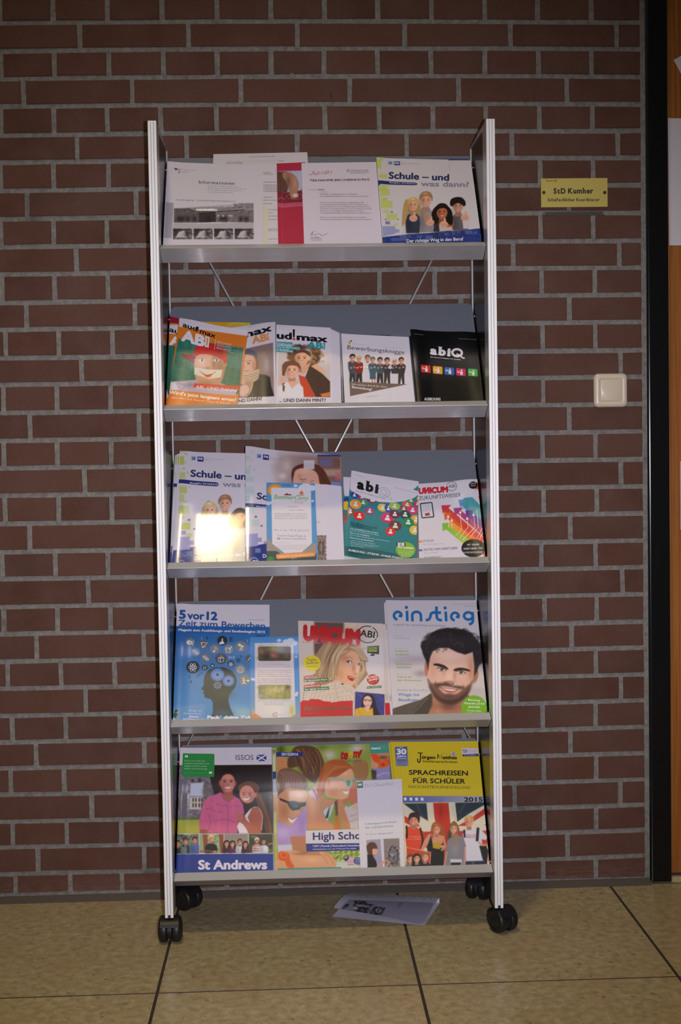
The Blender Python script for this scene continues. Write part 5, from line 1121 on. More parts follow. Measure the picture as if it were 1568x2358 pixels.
def p_unizw(c):
    c.z(750, 1010, 3.824); c.poly([(800, 360), (1460, 340), (1500, 1300), (800, 1300)], (212, 205, 214), 1)
    # rising arrows
    def arrow(x, y, w, col, col2, tail=(1420, 760)):
        c.poly([(x, y), (x+w, y+w*.0), (x+w*.75, y+w*.35), (x+480, y+w*.35+330), (x+400, y+w*.9+400), (x+w*.25, y+w*.8), (x, y+w*1.1)], col, .8, c2=col2, g=[(x, y), (x+330, y+330)])
    arrow(1318, 388, 60, (195, 40, 35), (205, 60, 45)); c.poly([(1318, 388), (1378, 388), (1440, 700), (1400, 720), (1345, 510), (1375, 500), (1340, 450)], (205, 70, 45), 1)
    c.poly([(1166, 538), (1220, 535), (1440, 760), (1440, 830), (1200, 590), (1185, 605)], (70, 130, 190), .8); c.poly([(1212, 522), (1290, 515), (1450, 680), (1450, 760), (1230, 600), (1215, 630)], (60, 150, 160), .8)
    c.poly([(1018, 588), (1103, 584), (1082, 612), (1400, 880), (1380, 930), (1045, 645), (1030, 660)], (195, 40, 50), .8, c2=(215, 60, 40), g=[(1040, 600), (1350, 880)])
    c.poly([(1125, 612), (1210, 606), (1190, 632), (1440, 830), (1440, 910), (1160, 660), (1140, 680)], (150, 45, 120), .8, c2=(190, 40, 80), g=[(1140, 620), (1400, 870)])
    c.poly([(1228, 632), (1300, 630), (1285, 650), (1440, 770), (1440, 850), (1245, 680), (1238, 690)], (80, 50, 140), .8, c2=(120, 40, 130), g=[(1240, 640), (1420, 800)])
    c.poly([(1038, 652), (1110, 655), (1095, 680), (1360, 890), (1300, 920), (1070, 705), (1048, 720)], (215, 95, 40), .8, c2=(220, 60, 35), g=[(1040, 660), (1340, 890)])
    c.poly([(1072, 735), (1120, 738), (1340, 890), (1250, 910), (1080, 790)], (228, 170, 60), .8, c2=(225, 120, 45), g=[(1080, 740), (1300, 880)])
    c.poly([(1025, 745), (1092, 740), (1078, 765), (1270, 890), (1210, 925), (1060, 800), (1030, 815)], (125, 180, 60), .8, c2=(175, 195, 70), g=[(1040, 760), (1230, 890)])
    c.poly([(1380, 900), (1450, 1010), (1455, 1050), (1400, 1050), (1350, 930)], (190, 50, 60), .8); c.poly([(1390, 895), (1440, 930), (1448, 1000)], (60, 110, 180), .8); c.poly([(1400, 930), (1450, 985), (1452, 1010)], (120, 45, 110), .8)
    c.poly([(1395, 560), (1440, 900), (1470, 1050), (1500, 1050), (1440, 560)], (205, 70, 70), .8, .8)
    c.rect(818, 898, 848, 915, (220, 145, 45), .6); c.rect(820, 975, 850, 992, (60, 110, 185), .6)
def i_unizw(I):
    I.z(750, 1010, 3.824); w = (228, 222, 228)
    I.text('UИICUM', 818, 486, 1078, 480, 46, (196, 32, 42), .07); I.ring(1110, 432, 45, 38, 4, (40, 38, 42), 200, 520); I.text('ABI', 1080, 446, 1142, 444, 28, (40, 38, 42), .0)
    I.text('ZUKUNFTSWEISER', 820, 542, 1192, 524, 32, (45, 42, 46), .0); I.circ(1300, 430, 38, 32, (25, 24, 26)); I.text('2015', 1275, 422, 1325, 421, 14, (180, 178, 182), .02); I.text('2016', 1278, 440, 1322, 440, 12, (180, 178, 182), .02)
    I.poly([(828, 575), (838, 568), (930, 562), (940, 568), (957, 688), (950, 698), (850, 704), (842, 696)], (42, 46, 62)); I.poly([(838, 580), (930, 572), (946, 688), (852, 694)], (208, 202, 212))
    for i, t in enumerate(('Alle Infos online', 'und als App', 'mit allen Tests', 'zum Berufsweg', 'und Studium')): I.text(t, 850+i*2, 592+i*13, 920, 590+i*13, 7, (110, 105, 118))
    I.poly([(872, 662), (912, 655), (918, 678), (878, 684)], (150, 60, 65))
    for pts in (((1085, 790), (1082, 760), (1078, 690)), ((1112, 800), (1110, 720)), ((1145, 860), (1195, 810), (1185, 655)), ((1180, 880), (1255, 790), (1246, 710)), ((1205, 900), (1315, 790), (1302, 680)), ((1270, 880), (1345, 790), (1330, 640)), ((1330, 890), (1390, 780), (1382, 700)), ((1350, 900), (1418, 780), (1400, 590)), ((1385, 915), (1428, 850))): I.line(pts, 4, w)
    for x, y in ((1078, 683), (1109, 716), (1185, 648), (1246, 703), (1302, 672), (1382, 692)): I.poly([(x-12, y+22), (x, y-4), (x+12, y+20)], w)
    I.circ(1300, 970, 106, 78, (24, 23, 24)); I.text('MIT VIELEN', 1246, 950, 1350, 946, 16, w, .0); I.text('ARBEITGEBER- UND', 1212, 983, 1382, 978, 16, w, .0); I.text('HOCHSCHULPROFILEN', 1208, 1016, 1380, 1012, 16, w, .0)
    I.text('STUDIUM', 856, 914, 948, 911, 19, (52, 50, 54), .0); I.text('Dein Lernen geht weiter!', 858, 937, 1042, 932, 8, (120, 115, 125)); I.text('EINSTIEG BEIM ARBEITGEBER', 864, 990, 1160, 976, 19, (52, 50, 54), .0); I.text('Ab in die Praxis!', 865, 1013, 988, 1009, 8, (120, 115, 125)); I.text('DIE ARBEITSWELT', 866, 1062, 1020, 1056, 19, (52, 50, 54), .0)
for i in range(2):
    doc('magazine', ('rearmost copy at the left end of the middle shelf, a sliver of green squares', 'second copy at the left end of the middle shelf, green squares beside the front copy')[i], 'magazine', 2, (403+i*5, 1048-i*3), (470, 1046), (470, 1294), (388+i*5, 1296), .0034+.003*i, G3, .0024, (206, 198, 208), p_s3_strip(165+22*i), None, 'gloss', edges=(190, 190, 175))
doc('magazine', 'front magazine at the left of the middle shelf, yellow glare over its young people', 'magazine', 2, (413.5, 1040), (640, 1046), (640, 1292), (395, 1296), .0100, G3, .0030, (208, 200, 212), p_s3_schule, [('lettering', i_s3_schule)], 'gloss', [('u', .0030, .05, .10)])
doc('magazine', 'blue rimmed magazine standing behind the girl cover on the middle shelf', 'magazine', 2, (720, 1046), (785.5, 1049), (789, 1290), (724, 1290), .0040, G3, .0022, (130, 95, 90), lambda c: (c.z(750, 1010, 3.824), c.rect(-200, 130, 200, 158, (45, 58, 140), .6), c.rect(90, 160, 200, 420, (170, 130, 110), 2), c.rect(60, 370, 200, 480, (110, 120, 175), 2)))
doc('magazine', 'magazine with a long haired girl looking down, half hidden by the summer camp flyer', 'magazine', 2, (565.5, 1032), (783, 1048), (786, 1290), (565, 1292), .0152, G3, .0034, (208, 200, 212), p_s3_girl, [('lettering', i_s3_girl)], 'gloss', [('u', .0060, .04, .16), ('uv', .003, .0, .3)])
doc('leaflet', 'white leaflet with green print and a machine picture behind the summer camp flyer', 'leaflet', 2, (724, 1114), (752, 1116), (754, 1290), (728, 1290), .0174, G3, 0, (208, 200, 212), p_clausthal_sheet, [('lettering', i_clausthal_sheet)], 'satin')
doc('leaflet_pile', 'pile of plain white leaflets right of the summer camp flyer', 'leaflets', 2, (747, 1115), (786, 1119.5), (793, 1289), (753, 1290), .0202, G3, .0018, (207, 200, 214), p_pile, None, 'satin')
doc('flyer', 'blue summer camp flyer with sun, clouds and mountains on the middle shelf', 'flyer', 2, (613.5, 1111), (725, 1113.5), (732, 1289), (614, 1291), .0208, G3, 0, (82, 142, 195), p_camp, [('lettering', i_camp)], 'satin')
doc('magazine', 'rear copy of the teal magazine with coloured round icons, its left edge showing', 'magazine', 2, (790.5, 1098), (860, 1102), (860, 1288), (792, 1286), .0036, G3, .0024, TEAL, p_abi_back, None, 'satin')
doc('magazine', 'white magazine with rainbow arrows rising to the upper left', 'magazine', 2, (962, 1114), (1109.5, 1105.5), (1131, 1282), (965, 1286), .0070, G3, .0028, (212, 205, 214), p_unizw, [('lettering', i_unizw)], 'gloss', [('uv', .006, .85, .25)])
doc('magazine', 'teal magazine tilted, sprinkled with coloured round icons of people', 'magazine', 2, (809, 1085), (964, 1108.5), (957, 1292), (791, 1278), .0120, G3, .0030, TEAL, p_abi_t, [('lettering', i_abi_t)], 'satin', [('u', .0030, .04, .12)])

# ================================================================== shelf 4
G4 = 'magazines and flyers on the fourth shelf from the top'
def p_5vor12(c):
    c.z(370, 1360, 4.7515)
    c.poly([(140, 140), (1210, 140), (1220, 1600), (80, 1600)], (52, 105, 165), 1, c2=(80, 140, 195), g=[(600, 450), (600, 1400)])
    c.glow(850, 1330, 200, 110, (120, 165, 200), .7); c.glow(900, 1340, 160, 60, (165, 185, 180), .6); c.glow(200, 500, 200, 200, (38, 85, 150), .5)
    c.poly([(140, 130), (1210, 130), (1210, 398), (135, 388)], (208, 202, 212), .7); c.poly([(140, 388), (1210, 398), (1215, 470), (130, 465)], (42, 92, 158), .8, .8)
    c.poly([(100, 1280), (470, 1240), (490, 1260), (440, 1600), (80, 1600)], (105, 145, 190), 1, .8)
    # head in profile with gears
    H = (48, 56, 58)
    c.poly([(470, 990), (480, 930), (520, 870), (600, 840), (690, 838), (770, 870), (820, 930), (832, 990), (815, 1060), (780, 1100), (745, 1150), (740, 1210), (760, 1280), (800, 1370), (550, 1390), (572, 1320), (570, 1220), (545, 1185), (500, 1178), (475, 1160), (482, 1138), (462, 1120), (478, 1100), (460, 1088), (442, 1070), (470, 1040)], H, .8)
    c.glow(690, 1130, 110, 60, (70, 80, 60), .6); c.glow(680, 1340, 110, 40, (60, 95, 125), .7)
    for x, y, rx, col in ((622, 920, 70, (92, 130, 195)), (742, 988, 58, (92, 130, 195))):
        for i in range(24): a = i*math.pi/12; c.line([(x, y), (x+(rx+7)*math.cos(a), y+(rx+5)*math.sin(a)*.97)], 6, (92, 130, 195), .5)
        c.ell(x, y, rx, rx*.95, col, .7); c.ell(x, y, rx*.62, rx*.6, (120, 150, 205), .7, .6); c.ell(x, y, 16, 15, H, .7)
    for i in range(8): a = i*math.pi/4; c.line([(622, 1037), (622+42*math.cos(a), 1037+38*math.sin(a))], 14, (110, 125, 150), .6)
    c.ell(622, 1037, 34, 31, (110, 125, 150), .6); c.ell(622, 1037, 20, 18, H, .6); c.ell(622, 1037, 11, 10, (110, 125, 150), .6)
    for x, y, r, col in ((322, 566, 52, (110, 118, 128)), (470, 588, 52, (95, 98, 105)), (674, 548, 56, (40, 40, 44)), (590, 640, 52, (125, 122, 125)), (745, 640, 52, (125, 128, 130)), (878, 610, 62, (118, 118, 122)), (383, 672, 48, (120, 140, 165)), (493, 735, 56, (110, 112, 120)), (660, 745, 64, (78, 76, 78)), (970, 740, 42, (85, 82, 84)), (352, 838, 72, (45, 42, 46)), (482, 842, 32, (60, 62, 66)), (566, 818, 24, (62, 64, 68)), (768, 800, 36, (52, 52, 54)), (872, 858, 58, (130, 130, 132)), (920, 980, 62, (130, 126, 122)), (848, 760, 26, (50, 80, 120))): c.ell(x, y, r, r*.95, col, .7)
    c.ell(172, 1318, 14, 15, (38, 28, 24), .6); c.ell(182, 1330, 9, 10, (200, 150, 130), .6); c.poly([(140, 1380), (130, 1360), (150, 1335), (182, 1340), (188, 1370), (170, 1395)], (62, 100, 50), .7); c.line([(178, 1370), (176, 1410)], 8, (195, 150, 130), .6); c.poly([(100, 1385), (160, 1400), (150, 1600), (90, 1600)], (215, 210, 216), .7)
def i_5vor12(I):
    I.z(370, 1360, 4.7515); B = (45, 85, 150); w = (215, 214, 224)
    I.text('5', 200, 302, 275, 304, 88, B, .05); I.text('vor', 290, 306, 480, 310, 78, B, .04); I.text('12', 500, 310, 622, 312, 84, B, .05); I.text('Zeit zum Bewerben', 195, 386, 1142, 398, 66, B, .02)
    I.text('Magazin zum Ausbildungs- und Studienbeginn 2015', 195, 440, 1142, 446, 24, w, .035); I.text('www.stuzubi.de', 965, 306, 1140, 307, 12, (90, 120, 175), .01)
    for x, y, s in ((322, 566, 'p'), (470, 588, 't'), (674, 548, 'f'), (590, 640, 'n'), (745, 640, 'w'), (878, 610, 's'), (383, 672, 'b'), (493, 735, 'd'), (660, 745, 'c'), (352, 838, 'a'), (482, 842, 'k'), (566, 818, 'g'), (768, 800, 'a2'), (872, 858, 'o'), (920, 980, 'r'), (968, 745, 'l')):
        if s in ('a', 'a2'):
            R = 46 if s == 'a' else 24
            for th in (0, 60, 120): I.line([(x+R*math.cos(t)*math.cos(math.radians(th))-R*.4*math.sin(t)*math.sin(math.radians(th)), y+R*math.cos(t)*math.sin(math.radians(th))+R*.4*math.sin(t)*math.cos(math.radians(th))) for t in np.linspace(0, 6.28, 26)], 5 if s == 'a' else 3, w)
            I.circ(x, y, R*.18, R*.18, w)
        elif s == 'p': I.circ(x-8, y, 30, 24, w); I.circ(x-2, y+2, 9, 8, (110, 118, 128)); I.line([(x+36, y-24), (x+26, y+30)], 7, w)
        elif s == 't': I.line([(x-28, y-24), (x+40, y-22), (x-10, y+32), (x-28, y-24)], 8, w); I.line([(x-20, y+30), (x+20, y+20)], 7, w)
        elif s == 'f': I.poly([(x-6, y-34), (x+8, y-30), (x+6, y-6), (x+26, y+24), (x-30, y+34), (x-34, y+20), (x-4, y-8)], w)
        elif s == 'n': I.circ(x-8, y+20, 13, 10, w); I.line([(x+3, y+20), (x+6, y-30), (x+26, y-18), (x+28, y)], 6, w)
        elif s in ('w', 'k'): q = 1 if s == 'w' else .45; I.line([(x-30*q, y-20*q), (x+16*q, y-20*q), (x+20*q, y+28*q), (x-28*q, y+30*q), (x-30*q, y-20*q)], 6*q+1, w); I.line([(x, y+2), (x+34*q, y-36*q)], 10*q, w)
        elif s == 's': I.line([(x-26, y-30), (x+28, y-6)], 18, w); I.circ(x-16, y-26, 16, 15, w); I.line([(x+2, y-4), (x-14, y+38)], 5, w); I.line([(x+2, y-4), (x+2, y+38)], 5, w); I.line([(x+4, y-4), (x+20, y+36)], 5, w)
        elif s in ('b', 'd'): I.line([(x-28, y-24), (x, y), (x+30, y+24)], 8, w); I.ring(x-10, y-8, 20, 16, 5, w); I.ring(x+14, y+10, 18, 14, 5, w)
        elif s == 'c': I.line([(x-30, y-16), (x+14, y-26), (x+30, y-14), (x+28, y+22), (x-10, y+34), (x-30, y+20), (x-30, y-16), (x-8, y-8), (x+30, y-14)], 5, w); I.line([(x-8, y-8), (x-10, y+34)], 5, w); I.line([(x, y-30), (x+2, y-46)], 5, w)
        elif s == 'g': I.circ(x, y, 10, 8, w)
        elif s == 'o': I.ring(x, y, 36, 34, 4, w); I.ring(x, y, 15, 34, 3, w); I.line([(x-36, y), (x+36, y)], 3, w); I.line([(x-30, y-17), (x+30, y-17)], 3, w); I.line([(x-30, y+17), (x+30, y+17)], 3, w)
        elif s == 'r': I.circ(x-14, y-26, 9, 9, w); I.line([(x-12, y-14), (x-6, y+12), (x-26, y+34)], 11, w); I.line([(x-8, y+8), (x+10, y+38)], 9, w); I.line([(x-30, y+2), (x-10, y-8), (x+18, y-4)], 7, w); I.circ(x+36, y, 13, 12, w)
        elif s == 'l': I.line([(x-16, y+16), (x+10, y-22)], 7, w)
    k = (30, 34, 40)
    for t, x, y, h, c in (('A', 442, 530, 24, (150, 180, 215)), ('P', 500, 532, 30, k), ('E', 758, 552, 52, k), ('T', 942, 555, 28, (170, 195, 220)), ('S', 868, 725, 26, k), ('2', 308, 952, 28, (35, 60, 95)), ('1', 325, 1008, 24, (35, 60, 95)), ('H', 268, 680, 24, (90, 110, 150)), ('2+2', 742, 738, 26, (200, 205, 215)), ('V', 400, 905, 0, k)):
        if h: I.text(t, x, y, x+(h*.62 if len(t) == 1 else 68), y, h, c, .01)
    I.text('√4723', 395, 960, 468, 905, 26, (45, 65, 90), .0); I.rect(1045, 477, 1142, 484, (30, 45, 70)); I.rect(1055, 494, 1140, 499, (50, 70, 110))
    I.text("Komm' zur", 312, 1324, 452, 1326, 20, (200, 205, 225), .0); I.text('Karriere-Messe', 255, 1354, 445, 1358, 20, (200, 205, 225), .0); I.text('Stuzubi -', 312, 1390, 435, 1394, 22, (215, 215, 228), .03); I.text('bald Student oder Azubi', 245, 1416, 500, 1422, 20, (215, 215, 228), .03)
    I.text('Pack´ deine Zukunft', 510, 1404, 1110, 1404, 34, (220, 220, 228), .05)
def p_camp_back(c):
    c.z(370, 1360, 4.7515); c.poly([(970, 490), (1520, 490), (1560, 1600), (970, 1600)], (78, 138, 198), 1, c2=(120, 150, 185), g=[(1250, 1000), (1250, 1390)])
    for x, y, r in ((1295, 545, 22), (1370, 560, 35), (1420, 550, 42), (1465, 575, 35), (1490, 1120, 16), (1480, 1140, 20), (1005, 970, 20), (1030, 975, 18), (1480, 725, 14)): c.ell(x, y, r, r*.75, (205, 208, 222), 1)
    c.glow(1485, 690, 25, 35, (165, 160, 210), .7)
    c.poly([(985, 1340), (1100, 1350), (1110, 1600), (985, 1600)], (215, 130, 60), 1.5); c.poly([(1400, 1360), (1470, 1340), (1540, 1370), (1540, 1600), (1380, 1600)], (160, 150, 142), 1); c.poly([(1000, 1280), (1050, 1350), (1000, 1360)], (175, 160, 150), 1)
    c.poly([(1030, 575), (1450, 570), (1475, 1350), (1380, 1410), (1120, 1400), (1032, 1340)], (210, 202, 208), .8)
    c.glow(1250, 1300, 180, 90, (228, 220, 200), .7)
    for y0, y1 in ((612, 770), (1030, 1188)):
        c.poly([(1065, y0+12), (1080, y0), (1410, y0), (1424, y0+12), (1424, y1-10), (1405, y1), (1085, y1), (1068, y1-12)], (70, 58, 42) if y0 < 700 else (150, 145, 95), .8)
    for x, y, rx, ry, col, a in ((1100, 660, 40, 50, (150, 110, 60), .8), (1240, 640, 70, 30, (160, 170, 60), .9), (1235, 700, 45, 45, (175, 100, 70), .9), (1235, 690, 42, 14, (150, 45, 70), .8), (1150, 720, 40, 30, (60, 50, 40), .8), (1340, 650, 60, 40, (60, 62, 30), .8), (1380, 720, 40, 30, (120, 85, 50), .7), (1090, 740, 40, 20, (90, 75, 45), .7)): c.glow(x, y, rx, ry, col, a)
    for x, y, rx, ry, col, a in ((1110, 1060, 60, 20, (125, 115, 110), .7), (1230, 1100, 80, 50, (215, 195, 130), .8), (1100, 1150, 60, 25, (165, 175, 190), .6), (1300, 1150, 90, 30, (165, 165, 70), .8), (1390, 1060, 30, 25, (100, 80, 50), .8), (1330, 1070, 30, 40, (200, 190, 140), .7)): c.glow(x, y, rx, ry, col, a)
    c.noise([(1068, 1035), (1424, 1035), (1424, 1185), (1068, 1185)], .12, 9, 3); c.noise([(1068, 615), (1424, 615), (1424, 768), (1068, 768)], .15, 9, 9)
    c.words(1062, 790, 1440, 850, 20, (150, 105, 110), .65, .1, 2, h=.3); c.words(1062, 878, 1440, 940, 20, (150, 105, 110), .65, .15, 3, h=.3); c.words(1062, 968, 1440, 1015, 20, (150, 105, 110), .65, .05, 4, h=.3); c.words(1062, 1205, 1430, 1212, 18, (120, 125, 150), .6, 0, 5, h=.3); c.words(1130, 1228, 1370, 1250, 20, (120, 125, 150), .6, .1, 6, h=.3)
    c.glow(1435, 1310, 30, 60, (195, 185, 80), .9); c.ell(1278, 1360, 50, 20, (225, 222, 230), .7)
def i_camp_back(I):
    I.z(370, 1360, 4.7515); I.text('Erlebe die faszinierende Welt der Physik', 1072, 602, 1432, 598, 13, (120, 125, 150), .0, slant=.1); I.ring(1262, 1358, 36, 18, 6, (175, 50, 65), 60, 300); I.text('CAMP-Physik', 1240, 1366, 1332, 1364, 12, (60, 80, 140), .01)
def p_unicum(c):
    c.z(670, 1360, 6.533)
    c.poly([(90, 440), (1420, 480), (1460, 2300), (120, 2300)], (205, 190, 182), 1); c.glow(1250, 1100, 300, 500, (212, 205, 208), .9); c.glow(850, 650, 300, 150, (175, 145, 120), .7)
    c.poly([(350, 465), (800, 478), (790, 620), (700, 740), (500, 800), (360, 1000), (345, 900)], (88, 62, 58), 3, .9); c.poly([(800, 480), (1000, 490), (960, 560), (820, 560)], (210, 190, 160), 4, .8)
    # fair haired woman looking over her shoulder
    c.poly([(350, 1160), (360, 1000), (430, 880), (520, 770), (650, 740), (800, 750), (930, 800), (1050, 860), (1110, 950), (1150, 1020), (1165, 1060), (1120, 1080), (1130, 1200), (1160, 1260), (1080, 1350), (960, 1480), (880, 1400), (700, 1340), (500, 1420), (350, 1420), (380, 1300), (300, 1290), (380, 1230)], (165, 130, 98), 1.6)
    c.poly([(690, 1090), (700, 1000), (760, 930), (850, 900), (960, 920), (1020, 1000), (1050, 1110), (1020, 1200), (1000, 1330), (940, 1420), (860, 1420), (760, 1380), (690, 1330), (660, 1230)], (222, 168, 135), 1.3, smooth=True)
    c.glow(790, 1010, 80, 70, (195, 125, 85), .8); c.glow(740, 1250, 60, 110, (205, 140, 105), .7); c.glow(1010, 1180, 30, 100, (235, 205, 180), .7); c.glow(940, 1170, 28, 70, (190, 120, 90), .7); c.glow(870, 1400, 80, 40, (225, 180, 150), .6)
    c.ell(870, 1078, 36, 18, (225, 218, 220), 1); c.ell(862, 1076, 17, 17, (60, 70, 85), .9); c.line([(828, 1072), (858, 1052), (905, 1062), (915, 1085)], 9, (60, 40, 35), 1, .9, True); c.line([(820, 1018), (880, 1000), (930, 1030)], 8, (160, 105, 70), 1.4, .7, True)
    c.ell(1028, 1112, 20, 13, (215, 208, 212), 1); c.ell(1022, 1112, 10, 12, (60, 70, 85), .9); c.line([(1008, 1104), (1030, 1094), (1045, 1108)], 8, (70, 48, 40), 1, .9, True); c.glow(1065, 1135, 18, 30, (80, 65, 50), .8); c.glow(970, 1255, 26, 12, (165, 95, 75), .7)
    c.poly([(848, 1290), (880, 1285), (920, 1290), (955, 1300), (975, 1310), (950, 1350), (910, 1358), (870, 1335)], (178, 32, 42), 1, smooth=True); c.line([(875, 1302), (920, 1304), (950, 1312)], 12, (230, 218, 215), .9, .9)
    for i in range(46):
        r = random.Random(i*3+1); x = 380+i*10*.62; y0 = 800+r.random()*60+abs(i-25)*4
        col = [(200, 170, 130), (120, 85, 60), (222, 200, 165), (150, 110, 78), (88, 62, 48)][int(r.random()*5)]
        c.line([(560+i*7, 770+r.random()*40), (470+i*5+r.random()*30, 950+r.random()*60), (430+i*5.5, 1120+r.random()*60), (370+i*6.5+r.random()*20, 1290+r.random()*90)], 9+r.random()*10, col, 1.6, .6, True)
    c.poly([(690, 1090), (740, 980), (820, 925), (900, 905), (760, 1010), (720, 1130), (700, 1300), (650, 1230)], (175, 135, 100), 1.6, .9, smooth=True)
    for i in range(16):
        r = random.Random(i+77); col = [(215, 190, 150), (150, 110, 78), (232, 215, 190)][i % 3]
        c.line([(880+i*8, 840), (960+i*9, 900), (1020+i*7, 980+i*3), (1080+i*5, 1040)], 9, col, 1.5, .65, True); c.line([(1090-i*3, 1070), (1110-i*2, 1200), (1060-i*8, 1320), (960+i*3, 1440)], 8, col, 1.5, .5, True)
    c.poly([(300, 1500), (480, 1440), (650, 1360), (760, 1400), (900, 1440), (960, 1500), (965, 1760), (140, 1760), (180, 1640)], (208, 190, 172), 1.5, smooth=False); c.noise([(300, 1500), (650, 1360), (960, 1500), (960, 1700), (200, 1700)], .10, 3, 5)
    c.line([(650, 1360), (670, 1480), (700, 1620)], 8, (170, 145, 125), 1.5, .6, True); c.line([(790, 1450), (860, 1500), (930, 1540)], 6, (180, 155, 135), 1.5, .6, True); c.ell(775, 1405, 18, 10, (70, 45, 40), 1)
    for i in range(5): c.ell(180+i*5, 1650-i*38, 7, 7, (80, 60, 50), .7)
    c.poly([(140, 1680), (190, 1650), (260, 1655), (300, 1630), (420, 1635), (500, 1665), (590, 1670), (600, 1685), (760, 1660), (930, 1655), (930, 1900), (940, 2300), (140, 2300)], (196, 48, 52), .8)
    c.poly([(965, 1520), (1410, 1560), (1405, 1900), (1410, 2300), (950, 2300)], (62, 62, 128), .8); c.line([(990, 1540), (1120, 1640)], 12, (110, 115, 170), 1.4, .6); c.line([(1280, 1570), (1400, 1660)], 14, (95, 100, 160), 1.4, .6)
    c.poly([(1060, 1800), (1070, 1620), (1130, 1560), (1210, 1565), (1260, 1630), (1290, 1760), (1340, 1900), (1180, 1900), (1090, 1780)], (42, 30, 38), 1, smooth=True)
    c.poly([(955, 1900), (970, 1780), (1060, 1755), (1160, 1800), (1230, 1760), (1240, 1900)], (215, 165, 45), 1); c.line([(1010, 1780), (1050, 1880)], 6, (150, 105, 40), 1, .7); c.poly([(1080, 1755), (1200, 1740), (1160, 1830)], (220, 175, 155), .9)
    c.ell(1152, 1668, 66, 85, (225, 180, 165), 1); c.line([(1090, 1640), (1215, 1650)], 9, (45, 38, 50), .9, .95); c.ell(1118, 1655, 26, 18, (190, 150, 145), .8, .6); c.ell(1185, 1660, 26, 18, (190, 150, 145), .8, .6); c.ell(1118, 1652, 8, 6, (35, 30, 35), .7); c.ell(1185, 1658, 8, 6, (35, 30, 35), .7); c.line([(1120, 1718), (1150, 1728), (1180, 1718)], 8, (190, 90, 95), .9, .9, True)
def i_unicum(I):
    I.z(670, 1360, 6.533); R = (186, 38, 42); w = (232, 222, 220)
    I.text('UИICUM', 176, 728, 1040, 762, 196, R, .10); I.text('DAS BERUFSWAHLMAGAZIN', 178, 779, 1044, 808, 17, R, .03)
    I.ring(1150, 615, 148, 128, 13, (35, 30, 32), -60, 20); I.ring(1150, 615, 148, 128, 13, (35, 30, 32), 28, 165); I.ring(1150, 615, 150, 130, 13, (35, 30, 32), 205, 290)
    I.text('ABI', 1030, 645, 1250, 665, 100, (32, 28, 30), .02, slant=.05)
    I.circ(316, 1086, 132, 120, (214, 196, 48)); I.text('Taylor', 238, 1058, 388, 1050, 42, (80, 75, 35), .0); I.text('Swift im', 232, 1108, 410, 1096, 42, (80, 75, 35), .0); I.text('Interview', 242, 1150, 405, 1142, 28, (100, 95, 45), .0)
    for x0, y0, x1, y1, h, t, bg in ((192, 1330, 355, 1310, 42, 'Tagebuch', R), (192, 1378, 560, 1350, 46, 'Ihr Ameisenbär-Fieber', (62, 110, 78)), (192, 1466, 448, 1440, 44, 'Zukunftsmusik', R), (195, 1512, 572, 1482, 46, 'Vier digitale Vordenker', (62, 110, 78)), (1138, 1458, 1360, 1440, 36, 'Die Gewinner', (62, 110, 78))):
        I.poly([(x0, y0), (x1, y1), (x1, y1-h), (x0, y0-h)], bg); I.text(t, x0+8, y0-11, x1-12, y1-12, h*.55, w, .02, slant=.2)
    I.circ(1232, 1315, 92, 82, R); I.text('SCHULE', 1150, 1310, 1295, 1270, 34, w, .03, slant=.1); I.text('JAHRES', 1165, 1345, 1310, 1310, 30, w, .03, slant=.1); I.text('2014', 1190, 1385, 1300, 1355, 34, (225, 130, 60), .0)
    I.poly([(1145, 800), (1322, 782), (1322, 918), (1145, 905)], (52, 56, 60)); I.poly([(1215, 915), (1250, 915), (1258, 945), (1180, 945)], (60, 62, 68)); I.poly([(1155, 812), (1298, 800), (1295, 888), (1152, 888)], (95, 120, 40)); I.text('AUF TV-SUCHE', 1072, 850, 1290, 838, 30, (150, 160, 40), .03); I.text('GEWINN', 1165, 885, 1290, 880, 28, (190, 185, 60), .03)
    I.text('Auf Du mit der Crew', 195, 1808, 892, 1790, 66, (75, 100, 65), .02, slant=.05); I.text('Ausbildung zur Hilfe', 200, 1868, 500, 1862, 28, (150, 70, 62), .0); I.line([(740, 1800), (760, 1850), (830, 1868), (930, 1850)], 6, (110, 95, 70), True); I.text('November 2014', 176, 502, 290, 502, 12, (140, 125, 125))
